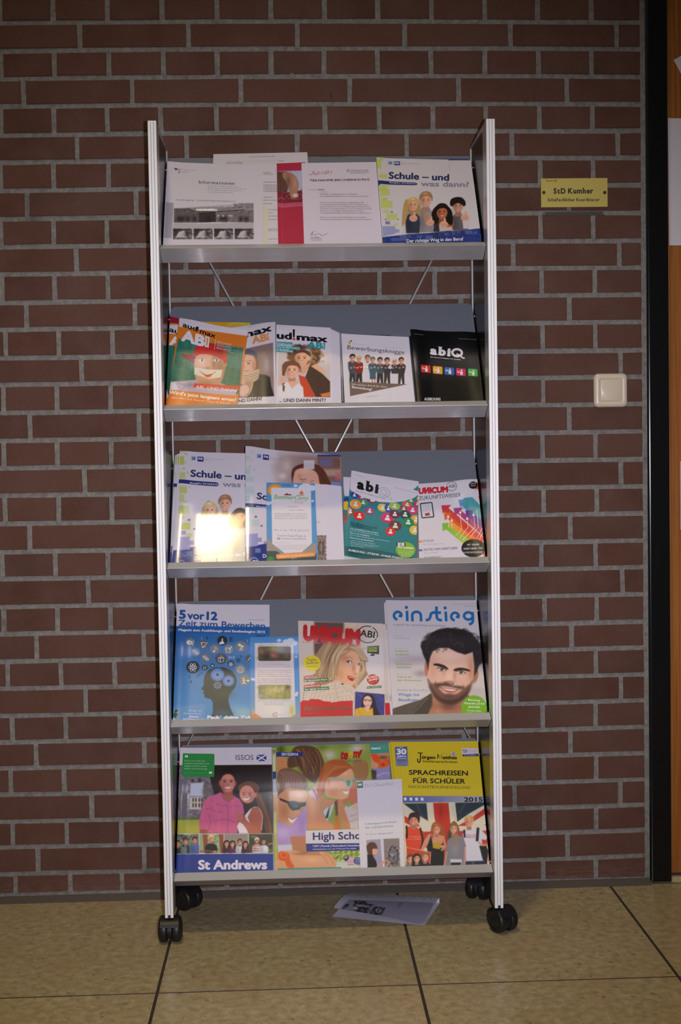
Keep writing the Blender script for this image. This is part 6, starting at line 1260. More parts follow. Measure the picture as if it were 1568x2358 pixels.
def p_einstieg(c):
    c.z(870, 1360, 5.2267)
    c.poly([(70, 100), (1250, 100), (1420, 1800), (100, 1800)], (196, 190, 198), 1, c2=(205, 196, 196), g=[(600, 300), (600, 1400)])
    c.glow(480, 830, 260, 60, (165, 145, 148), .6); c.glow(520, 1000, 90, 50, (140, 118, 118), .6); c.glow(300, 870, 150, 90, (180, 170, 178), .7); c.rect(100, 1050, 620, 1250, (205, 195, 188), 8, .6); c.rect(1120, 1010, 1400, 1170, (205, 195, 185), 5, .9); c.glow(1280, 880, 80, 90, (120, 100, 110), .7); c.rect(1100, 1170, 1400, 1330, (190, 178, 175), 4, .8)
    # bearded young man, smiling
    c.poly([(180, 1420), (330, 1370), (520, 1310), (640, 1235), (690, 1330), (800, 1400), (940, 1380), (1080, 1260), (1150, 1280), (1240, 1330), (1370, 1400), (1400, 1800), (150, 1800)], (92, 80, 72), 1.2); c.poly([(405, 1490), (450, 1420), (640, 1235), (660, 1330), (590, 1500), (600, 1800), (380, 1800)], (70, 62, 52), 1); c.line([(412, 1490), (500, 1400), (600, 1290)], 7, (150, 140, 120), 1, .7)
    c.poly([(655, 1230), (1080, 1250), (1090, 1400), (1000, 1500), (1000, 1800), (600, 1800), (610, 1480), (660, 1380)], (178, 118, 92), 1.4); c.glow(830, 1400, 160, 50, (110, 66, 50), .8); c.glow(730, 1450, 60, 70, (195, 140, 112), .6)
    c.ell(587, 935, 26, 95, (185, 110, 88), 1.2); c.ell(1172, 1030, 34, 85, (170, 110, 88), 1.2, rot=15)
    c.poly([(612, 900), (625, 780), (700, 690), (860, 660), (1040, 690), (1140, 780), (1160, 900), (1150, 1030), (1120, 1150), (1060, 1270), (960, 1350), (860, 1372), (760, 1340), (670, 1250), (615, 1120), (600, 1010)], (222, 178, 158), 1.3, smooth=True)
    c.glow(660, 950, 60, 160, (205, 145, 120), .6); c.glow(1120, 950, 50, 180, (180, 120, 95), .7); c.glow(850, 780, 180, 70, (236, 200, 184), .7); c.glow(860, 1040, 60, 60, (236, 196, 178), .7); c.glow(690, 1090, 50, 40, (228, 178, 158), .7); c.glow(1040, 1110, 60, 40, (222, 168, 148), .7)
    # beard
    B = (66, 44, 38)
    c.poly([(600, 1060), (640, 1110), (700, 1130), (740, 1180), (800, 1240), (860, 1260), (950, 1240), (1040, 1170), (1110, 1120), (1135, 1090), (1120, 1180), (1070, 1270), (980, 1345), (870, 1376), (760, 1345), (670, 1255), (620, 1160)], (108, 72, 60), 3, .9, smooth=True)
    c.poly([(622, 1150), (680, 1220), (760, 1290), (860, 1310), (960, 1290), (1060, 1220), (1100, 1180), (1065, 1275), (970, 1348), (870, 1378), (760, 1348), (672, 1262)], B, 4, .9, smooth=True)
    c.poly([(690, 1120), (760, 1110), (850, 1110), (900, 1140), (1000, 1150), (1035, 1175), (990, 1185), (880, 1160), (780, 1150), (720, 1165)], B, 3, .85, smooth=True); c.glow(860, 1262, 70, 26, B, .9); c.glow(690, 1120, 14, 30, (120, 75, 62), .8); c.glow(1030, 1165, 14, 30, (120, 75, 62), .8)
    c.poly([(752, 1168), (830, 1176), (930, 1194), (975, 1190), (935, 1222), (870, 1236), (805, 1212)], (186, 104, 98), 1, smooth=True); c.poly([(772, 1174), (860, 1184), (945, 1197), (900, 1207), (830, 1197)], (232, 218, 212), .8, smooth=True); c.line([(742, 1164), (790, 1174), (860, 1178), (930, 1192), (985, 1186)], 5, (95, 50, 46), .9, .85, True); c.glow(865, 1262, 60, 10, (150, 95, 82), .5)
    # nose, eyes, brows
    c.glow(860, 1100, 70, 16, (165, 100, 80), .8); c.ell(815, 1108, 14, 9, (95, 50, 42), 1, .8); c.ell(900, 1122, 15, 9, (95, 50, 42), 1, .8); c.glow(925, 1020, 22, 70, (188, 128, 105), .7); c.glow(790, 980, 30, 50, (195, 135, 112), .6)
    for x, y, r in ((768, 950, -1), (1000, 985, 1)):
        c.ell(x, y, 52, 16, (215, 195, 190), 1.1, rot=12); c.ell(x, y-1, 19, 16, (48, 34, 30), .9); c.line([(x-58, y-12), (x-20, y-20), (x+30, y-8), (x+58, y+10)], 9, (52, 34, 30), 1, .95, True); c.line([(x-45, y+14), (x, y+22), (x+48, y+16)], 6, (150, 100, 84), 1.3, .7, True); c.ell(x-6, y-5, 4, 4, (230, 225, 225), .5)
    c.poly([(672, 882), (730, 878), (800, 900), (845, 935), (838, 948), (770, 925), (700, 905), (675, 900)], (42, 28, 26), 1.1, smooth=True); c.poly([(915, 950), (960, 930), (1030, 930), (1105, 955), (1100, 972), (1030, 962), (960, 962), (920, 968)], (42, 28, 26), 1.1, smooth=True)
    # hair
    Hc = (34, 27, 30)
    c.poly([(606, 960), (585, 860), (540, 760), (522, 680), (530, 610), (590, 590), (640, 510), (720, 470), (820, 450), (930, 455), (1040, 470), (1130, 520), (1200, 600), (1260, 680), (1290, 780), (1270, 860), (1220, 900), (1190, 980), (1160, 1030), (1160, 900), (1150, 800), (1140, 740), (1050, 770), (950, 740), (850, 690), (740, 690), (660, 730), (630, 800), (615, 880)], Hc, 1.8)
    for i in range(60):
        r = random.Random(i+5); x = 560+r.random()*680; y = 480+r.random()*230+abs(x-900)*.25
        c.line([(x, y), (x+40*(r.random()-.3), y-30), (x+90*(r.random()-.4), y-45+30*r.random())], 6+5*r.random(), [(70, 55, 56), (20, 15, 18), (88, 68, 66), (48, 38, 40)][i % 4], 1.3, .55, True)
    for i in range(150):
        r = random.Random(i+300); a = 3.05+r.random()*3.5; rr = .80+.24*r.random(); x, y = 905+365*rr*math.cos(a), 700+245*rr*math.sin(a); L = 45+40*r.random(); t = a+1.3+.9*(r.random()-.5)
        c.line([(x, y), (x+L*.5*math.cos(t), y+L*.5*math.sin(t)), (x+L*math.cos(t+.4), y+L*math.sin(t+.4))], 7, [(34, 27, 30), (26, 20, 23), (62, 48, 50)][i % 3], 1.1, .5, True)
def stroke_letters(I, c, w):
    L = lambda pts, sm=True: I.line(pts, w, c, sm)
    A = lambda cx, cy, rx, ry, a0, a1: I.line([(cx+rx*math.cos(math.radians(a)), cy+ry*math.sin(math.radians(a))) for a in np.linspace(a0, a1, 26)], w, c)
    A(240, 300, 46, 46, 95, 350); L([(284, 292), (284, 308), (250, 300)], False)
    L([(350, 238), (354, 364)], False); I.circ(343, 199, 20, 20, c)
    L([(416, 366), (413, 290)], False); A(465, 292, 52, 42, 180, 360); L([(517, 290), (520, 366)], False)
    L([(574, 346), (600, 345), (622, 330), (632, 300), (642, 268), (668, 254), (700, 252)], True)
    L([(704, 180), (708, 300), (722, 335), (750, 346), (772, 346)], True); L([(660, 256), (760, 256)], False)
    L([(815, 240), (822, 360)], False); I.circ(808, 197, 20, 20, c)
    A(928, 300, 46, 46, 95, 350); L([(973, 292), (973, 308), (938, 300)], False)
    A(1088, 290, 52, 44, 0, 360); L([(1136, 240), (1142, 340), (1130, 375), (1096, 394)], True)
def i_einstieg(I):
    I.z(870, 1360, 5.2267); B = (40, 108, 172); g = (140, 165, 70); g2 = (165, 178, 120)
    stroke_letters(I, B, 33)
    I.text('magazin für ausbildung und studium', 185, 418, 815, 422, 21, (90, 105, 135), .0); I.text('Nr. 2 2014 · 19. Jahrgang · € 2,50', 908, 156, 1178, 150, 12, (140, 138, 150)); I.text('www.einstieg.com', 1030, 177, 1180, 174, 12, (120, 118, 132))
    I.text('DAS ZDF-Seminar', 192, 554, 338, 553, 11, (150, 146, 155)); I.text('Wirtschaftsinformatik', 194, 580, 383, 580, 11, (130, 128, 138), .01)
    for y, t, sz, c, x0, x1, b in ((698, 'Duales Studium', 13, g2, 203, 368, 0), (738, 'Praktisch', 22, g, 205, 370, .02), (778, 'studieren', 22, g, 208, 376, .02), (855, 'Marketing', 13, g2, 213, 322, 0), (893, 'Emotionen', 22, g, 216, 411, .02), (933, 'verkaufen', 22, g, 220, 400, .02), (1011, 'Modedesign', 13, g2, 222, 352, 0), (1050, 'Trikots für', 22, g, 228, 410, .02), (1090, 'den Weltmeister', 22, g, 230, 532, .02), (1208, 'Medizin & Gesundheit', 22, (110, 145, 190), 238, 608, 0), (1268, 'Wege ins', 34, (75, 125, 185), 243, 498, .01), (1332, 'Studium', 34, (75, 125, 185), 246, 478, .02)): I.text(t, x0, y, x1, y, sz, c, b)
    I.star(1157, 1412, 160, 148, 40, (118, 172, 38)); w = (232, 236, 222)
    I.text('Einstieg', 1085, 1322, 1228, 1330, 22, w, .02); I.text('Gesicht 2014', 1035, 1364, 1280, 1374, 24, w, .02); I.text('gesucht', 1085, 1405, 1228, 1412, 24, w, .02); I.text('Fotoshooting', 1075, 1450, 1238, 1458, 17, w, .01); I.text('und Berichte', 1060, 1482, 1220, 1488, 17, w, .01)
doc('magazine', 'blue magazine with a head in profile full of gears and round icons', 'magazine', 3, (403.5, 1391.5), (620.5, 1392.5), (622, 1652), (393, 1656), .0040, G4, .0032, (52, 105, 165), p_5vor12, [('lettering', i_5vor12)], 'gloss', [('u', .0035, .04, .09)])
doc('flyer', 'blue summer camp flyer back side with two photographs and small print', 'flyer', 3, (575.5, 1467.5), (687, 1465.5), (693, 1650), (576.5, 1653), .0075, G4, .0006, (78, 138, 198), p_camp_back, [('lettering', i_camp_back)], 'gloss', [('u', .0016, .55, .3)])
for i in range(3):
    doc('newspaper', ('rearmost copy of the fair haired woman paper, red tipped edge nearest the bearded man', 'second copy of the fair haired woman paper, its red tipped edge in the gap', 'third copy of the fair haired woman paper, right behind the front one')[i], 'newspaper', 3, (800, 1436), (888.5-i*2.8, 1437.5), (902-i*4.5, 1647), (815, 1649), .0030+.0018*i, G4, .0010, (203, 188, 180), lambda c: (c.z(670, 1360, 6.533), c.rect(900, 1690, 1600, 2300, (190, 50, 52), .8), c.line([(1440, 1560), (1442, 1640)], 6, (70, 65, 60), .8, .6)), None, 'matt')
doc('newspaper', 'school leavers newspaper with a fair haired woman with red lips on the cover', 'newspaper', 3, (686, 1430.5), (881, 1436), (887, 1648), (692, 1651), .0105, G4, .0020, (205, 190, 182), p_unicum, [('lettering', i_unicum)], 'satin', [('u', .0030, .15, .3)])
for i in range(2):
    doc('magazine', ('rearmost white copy behind the bearded man magazine, a thin edge at its left', 'second white copy behind the bearded man magazine')[i], 'magazine', 3, (884+i*2, 1389-i*3), (1000, 1386), (1010, 1646), (899+i*3, 1648), .0032+.0022*i, G4, .0016, (200, 193, 202), lambda c: (c.z(870, 1360, 5.2267), c.rect(60, 400, 140, 470, (120, 120, 130), 2, .3), c.rect(60, 1260, 170, 1330, (120, 125, 120), 2, .4)), None, 'satin')
doc('magazine', 'white magazine with a smiling dark haired bearded man on the cover', 'magazine', 3, (888, 1382.5), (1103.5, 1382), (1133, 1641), (904.5, 1647.5), .0100, G4, .0034, (198, 192, 200), p_einstieg, [('lettering', i_einstieg)], 'satin', [('u', .0014, .0, .10)], pitch=1.35)

# ================================================================== shelf 5
G5 = 'brochures on the bottom shelf'
def p_issos(c):
    c.z(370, 1680, 5.6)
    c.poly([(150, 200), (1450, 200), (1470, 2300), (150, 2300)], (210, 202, 212), 1)
    c.poly([(200, 462), (1436, 452), (1450, 1338), (188, 1345)], (40, 28, 26), .8)
    c.poly([(205, 470), (300, 466), (630, 600), (690, 840), (500, 1150), (188, 1170)], (118, 108, 118), 1.5); c.noise([(205, 470), (630, 600), (690, 840), (500, 1150), (188, 1170)], .3, 5, 4)
    c.poly([(385, 690), (550, 680), (545, 860), (375, 860)], (195, 200, 220), 2); c.poly([(375, 870), (540, 870), (520, 1030), (370, 1030)], (200, 188, 175), 1.5)
    for x in (410, 445, 490, 520): c.rect(x, 885, x+18, 930, (60, 52, 50), 1); c.rect(x, 950, x+18, 1000, (60, 52, 50), 1)
    c.rect(400, 640, 430, 680, (70, 60, 60), 2, .9); c.rect(485, 640, 520, 680, (60, 50, 50), 2, .9); c.rect(200, 660, 235, 880, (175, 180, 205), 2, .9); c.rect(245, 640, 345, 1120, (105, 96, 108), 2, .8); c.rect(200, 880, 235, 1010, (90, 75, 72), 2, .8)
    for y in range(660, 1100, 28): c.line([(248, y), (342, y)], 3, (80, 72, 82), .7, .6)
    c.glow(580, 800, 50, 60, (100, 110, 85), .7); c.rect(188, 1130, 560, 1170, (95, 105, 60), 2, .9); c.poly([(188, 1165), (560, 1160), (520, 1340), (188, 1345)], (165, 168, 60), 1.5, c2=(175, 165, 55), g=[(300, 1165), (300, 1345)])
    c.rect(1400, 850, 1446, 1340, (85, 70, 75), 3, .8)
    P = (205, 92, 135)
    c.poly([(500, 1290), (495, 1180), (520, 1060), (545, 950), (600, 880), (770, 810), (830, 850), (930, 850), (1010, 890), (1060, 960), (1080, 1080), (1000, 1180), (990, 1338), (600, 1338), (560, 1300)], P, 1.1)
    for a in (((640, 1000), (700, 1050), (790, 1060)), ((620, 1100), (640, 1200), (600, 1320)), ((700, 1180), (850, 1160), (960, 1200)), ((860, 930), (870, 1100), (860, 1330)), ((540, 1050), (600, 1020), (650, 1030)), ((900, 1000), (960, 980), (1010, 1010)), ((650, 900), (720, 960), (860, 990))): c.line(a, 9, dk(P, .72), 1.6, .6, True)
    for a in (((690, 930), (730, 1100)), ((930, 900), (930, 1100)), ((560, 1010), (540, 1150)), ((760, 1100), (740, 1300))): c.line(a, 22, dk(P, 1.13), 3, .5)
    c.poly([(770, 800), (800, 900), (870, 940), (940, 890), (950, 840), (870, 880)], dk(P, .85), 1); c.poly([(800, 790), (930, 790), (930, 860), (880, 930), (830, 880)], (165, 90, 72), 1.2)
    c.poly([(500, 1290), (560, 1280), (600, 1300), (590, 1338), (505, 1338)], (150, 80, 65), 1)
    c.ell(865, 690, 92, 122, (208, 130, 116), 1.3); c.glow(810, 740, 40, 80, (150, 78, 66), .6); c.glow(880, 620, 70, 30, (215, 145, 128), .7); c.ell(765, 690, 14, 34, (180, 100, 85), 1); c.ell(965, 695, 12, 32, (165, 90, 78), 1)
    c.poly([(765, 640), (755, 580), (790, 530), (870, 505), (940, 530), (975, 590), (965, 650), (940, 590), (870, 570), (800, 590), (778, 620)], (36, 20, 20), 1.3, smooth=True)
    for x in (825, 910): c.ell(x, 672, 15, 8, (50, 28, 26), .8); c.line([(x-24, 652), (x+22, 650)], 7, (60, 32, 28), 1, .85)
    c.glow(868, 705, 16, 22, (165, 90, 78), .7); c.poly([(820, 738), (870, 745), (915, 735), (890, 762), (845, 764)], (240, 228, 224), .9, smooth=True); c.line([(815, 735), (870, 770), (920, 732)], 5, (150, 70, 62), 1, .7, True)
    # woman
    c.poly([(1240, 780), (1290, 820), (1360, 980), (1420, 1150), (1440, 1338), (1360, 1338), (1300, 1120), (1240, 950), (1210, 860)], (98, 56, 36), 2); c.line([(1265, 850), (1330, 1000), (1400, 1200), (1420, 1330)], 14, (150, 98, 60), 2, .8, True)
    c.poly([(1020, 820), (1000, 740), (1050, 690), (1140, 665), (1230, 690), (1275, 760), (1240, 850), (1200, 760), (1100, 720), (1040, 760)], (105, 65, 45), 1.5, smooth=True)
    c.ell(1115, 835, 98, 115, (222, 144, 130), 1.3, rot=-8); c.glow(1170, 880, 40, 60, (170, 92, 80), .6); c.ell(1225, 840, 16, 34, (200, 120, 100), 1)
    for x in (1075, 1150): c.ell(x, 838, 14, 7, (60, 36, 34), .8); c.line([(x-22, 818), (x+22, 812)], 6, (110, 66, 50), 1, .8)
    c.poly([(1060, 885), (1110, 892), (1150, 872), (1130, 905), (1085, 912)], (242, 230, 226), .9, smooth=True)
    c.poly([(1080, 1120), (1140, 1040), (1200, 990), (1280, 1030), (1315, 1120), (1300, 1338), (1020, 1338), (985, 1250), (1010, 1190), (1070, 1200)], (175, 92, 68), 1.2)
    c.poly([(1080, 1110), (1160, 1020), (1180, 1010), (1120, 1130), (1160, 1230), (1120, 1190)], (222, 210, 218), 1); c.poly([(985, 1250), (1010, 1190), (1070, 1190), (1130, 1338), (1010, 1338)], (226, 216, 222), 1.2); c.line([(1200, 1000), (1260, 1010), (1310, 1110), (1300, 1290)], 8, (225, 212, 218), .9, .9, True)
    c.poly([(985, 1095), (1060, 1085), (1080, 1150), (1240, 1270), (1290, 1338), (1150, 1338), (1060, 1220), (1000, 1180)], (180, 98, 74), 1.1); c.ell(1020, 1125, 42, 48, (195, 112, 88), 1)
    for i in range(4): c.line([(985, 1100+i*22), (1045, 1095+i*22)], 3, (140, 72, 56), .8, .7)
    c.poly([(790, 920), (830, 960), (880, 1010), (870, 1040)], dk(P, .9), 1)
    # strip of four small pictures
    c.rect(180, 1340, 1450, 1600, (208, 200, 208), .7)
    c.rect(184, 1348, 490, 1600, (105, 120, 95), .8); c.noise([(184, 1348), (490, 1348), (490, 1450), (184, 1450)], .6, 5, 2)
    for x, y, sh, hr in ((222, 1470, (32, 34, 44), (60, 30, 25)), (320, 1440, (36, 42, 56), (55, 28, 24)), (440, 1425, (85, 105, 165), (50, 28, 24))): bust(c, x, y, 34, sh, 1598, 1.7); head(c, x, y, 36, (205, 130, 110), hr)
    c.poly([(262, 1510), (335, 1510), (335, 1600), (262, 1600)], (90, 150, 140), 1, .8); c.rect(285, 1530, 310, 1570, (200, 80, 70), 1, .8)
    for i in range(5): c.line([(395+i*20, 1490), (395+i*20, 1598)], 3, (55, 65, 120), .7, .6); c.line([(392, 1500+i*20), (488, 1500+i*20)], 3, (55, 65, 120), .7, .6)
    c.rect(500, 1348, 810, 1592, (150, 165, 125), .8); c.poly([(540, 1350), (600, 1350), (620, 1592), (560, 1592)], (140, 78, 50), 1); c.poly([(750, 1350), (810, 1350), (810, 1592), (770, 1592)], (140, 78, 50), 1); c.noise([(600, 1348), (750, 1348), (750, 1592), (600, 1592)], .3, 6, 8); bust(c, 652, 1415, 42, (26, 26, 28), 1592, 1.9); head(c, 652, 1405, 40, (215, 150, 120), (215, 185, 130)); c.line([(510, 1575), (600, 1565), (690, 1580)], 24, (150, 85, 60), 1.5, .8, True); c.ell(700, 1575, 26, 14, (205, 140, 115), 1)
    c.rect(820, 1346, 1128, 1592, (150, 138, 130), .8)
    for x in range(840, 1120, 40): c.line([(x, 1348), (x, 1400)], 6, (130, 118, 110), 1.5, .6)
    for x, y, sh, hr, st in ((850, 1470, (58, 32, 40), (40, 22, 22), 'long'), (925, 1475, (95, 35, 75), (50, 25, 24), 'long'), (1020, 1450, (205, 202, 210), (92, 55, 38), 'short'), (1092, 1480, (62, 30, 34), (45, 24, 24), 'long')): bust(c, x, y, 34, sh, 1590, 1.6); head(c, x, y, 34, (212, 145, 125), hr, st)
    c.rect(1138, 1346, 1447, 1590, (58, 62, 42), .8); c.glow(1200, 1380, 60, 20, (160, 140, 70), .7); c.glow(1400, 1560, 60, 30, (125, 140, 55), .8)
    bust(c, 1240, 1440, 32, (210, 200, 205), 1590, 1.9); 
    for y in (1500, 1530, 1560): c.line([(1170, y), (1300, y+4)], 10, (185, 50, 50), .8, .85)
    head(c, 1240, 1432, 32, (200, 130, 105), (205, 200, 205)); bust(c, 1330, 1450, 32, (212, 208, 214), 1590, 1.9); head(c, 1328, 1442, 32, (205, 135, 110), (60, 34, 28)); c.line([(1390, 1480), (1446, 1465)], 16, (200, 130, 105), 1, .9)
    c.poly([(184, 1608), (1452, 1600), (1456, 2300), (180, 2300)], (38, 56, 138), .7)
def i_issos(I):
    I.z(370, 1680, 5.6); w = (222, 214, 224); N_ = (58, 60, 108)
    I.text('St Andrews', 482, 1800, 1374, 1794, 112, w, .045)
    I.text('ISSOS', 968, 382, 1197, 378, 66, N_, .0)
    I.poly([(1236, 312), (1362, 305), (1364, 390), (1238, 396)], (48, 66, 132)); I.line([(1236, 316), (1290, 345), (1364, 388)], 13, w, True); I.line([(1362, 308), (1300, 350), (1238, 394)], 17, w, True); I.line([(1298, 308), (1300, 392)], 5, (150, 155, 190))
    I.poly([(285, 312), (298, 304), (682, 306), (694, 318), (690, 600), (678, 606), (345, 606), (310, 628), (305, 608), (285, 604), (274, 592)], (48, 138, 68))
    I.text('“', 312, 395, 352, 395, 62, (215, 230, 215), .05); I.text('”', 622, 604, 662, 604, 62, (215, 230, 215), .05)
    for i, (t, x1) in enumerate((('ISSOS is one of the best', 572), ('programs I would wish for my', 622), ('daughter. It has the perfect', 598), ('balance of fun and learning.', 602))): I.text(t, 308, 408+i*34, x1, 408+i*34, 16, (190, 220, 190), .005)
    I.text('Letter from a Parent in Winter 2014', 308, 562, 582, 560, 11, (120, 180, 125)); I.text('programmes in Scotland', 975, 413, 1190, 408, 9, (165, 165, 190), slant=.2)
def p_team(c):
    c.z(620, 1680, 5.6)
    c.poly([(60, 180), (1330, 170), (1400, 2300), (90, 2300)], (140, 158, 70), 1)
    for x, y, rx, ry, col in ((150, 260, 60, 80, (70, 85, 30)), (680, 230, 90, 40, (105, 125, 45)), (1120, 240, 110, 60, (205, 195, 200)), (780, 330, 90, 70, (205, 200, 190)), (1260, 560, 60, 120, (165, 180, 70)), (600, 720, 60, 70, (150, 160, 70)), (960, 210, 120, 30, (130, 145, 60))): c.glow(x, y, rx, ry, col, .9)
    # boy, seen from behind
    c.poly([(100, 360), (190, 350), (235, 420), (220, 490), (130, 560), (100, 560)], (205, 140, 95), 1.2, smooth=True)
    for y in (395, 430, 465, 500): c.line([(105, y), (200, y+25)], 5, (160, 100, 65), 1, .7)
    c.poly([(235, 470), (240, 380), (290, 280), (340, 220), (470, 205), (590, 230), (660, 310), (700, 440), (690, 560), (620, 640), (590, 700), (500, 640), (450, 600), (400, 500), (350, 480), (270, 500)], (98, 66, 48), 1.6, smooth=True)
    for i in range(46):
        r = random.Random(i+40); a = i/46; x0, y0 = 300+380*a*r.random()+100*a, 240+60*r.random(); c.line([(x0, y0), (x0+40+60*r.random(), y0+120), (x0+50+100*r.random(), y0+260+60*r.random())], 8, [(150, 108, 72), (62, 40, 32), (175, 135, 95), (110, 76, 54)][i % 4], 1.5, .55, True)
    # girl with black sunglasses, lower left
    c.poly([(100, 780), (110, 560), (190, 500), (300, 510), (430, 580), (490, 680), (480, 760), (300, 770), (200, 860), (100, 900)], (122, 88, 72), 1.6, smooth=True)
    for i in range(26): r = random.Random(i+140); c.line([(120+i*8, 530+r.random()*20), (170+i*10, 600+20*r.random()), (130+i*13, 740+30*r.random())], 7, [(165, 128, 108), (85, 58, 48), (195, 160, 140)][i % 3], 1.5, .55, True)
    c.poly([(100, 900), (200, 780), (320, 760), (470, 790), (495, 880), (460, 990), (420, 1010), (400, 1120), (330, 1200), (270, 1262), (200, 1230), (140, 1170), (100, 1180)], (214, 150, 108), 1.4, smooth=True); c.glow(200, 1050, 90, 110, (185, 115, 75), .7); c.glow(400, 850, 70, 60, (232, 185, 150), .8); c.glow(420, 1060, 20, 40, (180, 110, 80), .8)
    c.poly([(130, 880), (240, 925), (320, 920), (390, 940), (480, 935), (490, 900), (470, 985), (410, 1000), (390, 1030), (300, 1045), (260, 1010), (235, 950), (140, 910)], (26, 20, 18), 1, smooth=False); c.poly([(300, 975), (370, 970), (380, 1000), (310, 1020)], (70, 95, 110), 1.2, .8); c.line([(460, 945), (485, 905)], 5, (120, 80, 60), .8)
    c.poly([(245, 1130), (300, 1165), (365, 1120), (320, 1190), (270, 1195)], (238, 228, 222), 1, smooth=True); c.line([(240, 1125), (300, 1155), (372, 1112)], 6, (165, 80, 70), 1, .8, True)
    c.poly([(100, 1200), (150, 1180), (250, 1250), (300, 1220), (380, 1110), (460, 1000), (490, 960), (490, 1250), (480, 1380), (300, 1390), (260, 1500), (100, 1480)], (178, 142, 196), 1.4); c.glow(180, 1330, 90, 80, (200, 180, 220), .8); c.glow(420, 1250, 50, 120, (160, 120, 180), .7)
    c.poly([(270, 1380), (490, 1370), (490, 1590), (300, 1560)], (185, 120, 85), 1.3); c.poly([(100, 1490), (290, 1480), (300, 1560), (120, 1600)], (200, 198, 215), 2)
    # red haired girl with turquoise sunglasses
    c.poly([(490, 1250), (480, 900), (500, 830), (560, 740), (620, 720), (680, 850), (700, 1050), (760, 1180), (880, 1290), (500, 1290)], (208, 140, 100), 1.4); c.glow(560, 1000, 60, 180, (228, 170, 132), .7)
    c.poly([(500, 800), (590, 740), (640, 860), (620, 900), (540, 860)], (205, 195, 205), 1.2); c.line([(570, 780), (630, 900)], 22, (195, 70, 110), 1.5, .9)
    c.poly([(620, 870), (660, 900), (680, 1010), (730, 1150), (745, 1180), (790, 1100), (840, 950), (760, 1000), (700, 980)], (205, 198, 205), 1); c.line([(650, 880), (668, 1000), (735, 1150), (800, 960)], 10, (95, 165, 165), .9, .9, True); c.poly([(720, 1140), (780, 980), (760, 1140)], (30, 60, 62), 1)
    c.poly([(660, 860), (740, 900), (860, 920), (800, 970), (740, 1010), (690, 1060), (665, 960)], (205, 135, 92), 1.2)
    c.poly([(735, 620), (780, 560), (900, 500), (1040, 500), (1085, 560), (1090, 640), (1080, 700), (1050, 760), (1030, 810), (1010, 890), (960, 905), (850, 890), (740, 860), (720, 740)], (226, 165, 128), 1.2, smooth=True); c.glow(820, 820, 80, 60, (205, 135, 98), .7); c.glow(960, 560, 70, 40, (238, 192, 160), .8); c.ell(765, 680, 26, 50, (205, 135, 100), 1.2)
    c.poly([(620, 800), (640, 640), (680, 500), (760, 410), (880, 385), (1000, 420), (1080, 500), (1095, 560), (1050, 500), (950, 560), (860, 610), (760, 620), (720, 700), (700, 820), (640, 880)], (178, 92, 48), 1.6, smooth=True)
    for i in range(36): r = random.Random(i+240); c.line([(1050-i*9, 480-i*1.5+20*r.random()), (900-i*6, 470+i*4+20*r.random()), (740-i*2.5, 560+i*6), (690-i*1.2, 700+i*5)], 7, [(205, 125, 70), (150, 70, 38), (222, 150, 95)][i % 3], 1.4, .5, True)
    c.poly([(655, 860), (700, 850), (720, 900), (680, 1020), (665, 980)], (200, 130, 80), 1.5, .8)
    c.line([(775, 632), (880, 640), (985, 655)], 18, (120, 180, 175), .9, .95); c.poly([(978, 655), (1048, 640), (1062, 700), (1040, 748), (1000, 740), (980, 700)], (125, 190, 182), .9, smooth=True); c.poly([(992, 668), (1040, 655), (1048, 705), (1022, 732), (1000, 715)], (110, 120, 50), .9, smooth=True); c.poly([(1055, 640), (1115, 625), (1118, 680), (1095, 725), (1068, 700)], (125, 190, 182), .9, smooth=True); c.poly([(1068, 652), (1102, 645), (1098, 690), (1078, 700)], (140, 130, 60), .9)
    c.poly([(945, 790), (1000, 795), (1030, 780), (1010, 830), (970, 825)], (242, 232, 226), 1, smooth=True); c.line([(940, 786), (1000, 792), (1032, 776)], 5, (180, 85, 75), 1, .8, True)
    # fourth, behind
    c.poly([(1080, 420), (1160, 380), (1250, 410), (1285, 500), (1250, 640), (1130, 660), (1090, 560)], (165, 118, 72), 1.5, smooth=True)
    for i in range(16): r = random.Random(i+440); c.line([(1080+i*11, 420), (1110+i*10, 520), (1100+i*9, 640)], 6, [(195, 150, 100), (120, 82, 50)][i % 2], 1.4, .55, True)
    c.poly([(1050, 740), (1100, 660), (1135, 680), (1140, 950), (1060, 960), (1020, 900), (1000, 960), (950, 960), (940, 910), (1020, 870)], (200, 110, 82), 1.5); c.poly([(1020, 1000), (1140, 940), (1150, 1280), (1050, 1280), (960, 1050), (980, 980)], (205, 190, 188), 1.5); c.line([(1040, 1120), (1130, 1090)], 10, (190, 120, 100), 1.5, .6); c.line([(1030, 1190), (1130, 1160)], 10, (190, 120, 100), 1.5, .6); c.glow(1110, 1000, 40, 30, (205, 170, 110), .7)
    c.poly([(880, 900), (940, 900), (960, 1000), (1040, 1220), (1040, 1280), (960, 1280), (900, 1100)], (200, 132, 90), 1.3); c.poly([(840, 930), (880, 905), (885, 1100), (860, 1110), (850, 1020)], (120, 60, 38), 1.2); c.poly([(850, 1110), (880, 1110), (920, 1250), (930, 1290), (830, 1290)], (205, 110, 45), 1.3)
    for y in range(940, 1100, 26): c.line([(845, y), (882, y+14)], 5, (80, 38, 28), .9, .8)
    # lower band: arms, watch, grass
    c.poly([(790, 1560), (1180, 1550), (1190, 2300), (790, 2300)], (150, 165, 75), 1.5); c.noise([(790, 1560), (1180, 1550), (1190, 1700), (800, 1700)], .5, 4, 5); c.poly([(850, 1700), (1050, 1690), (1190, 1760), (1190, 2300), (830, 2300)], (205, 205, 190), 4)
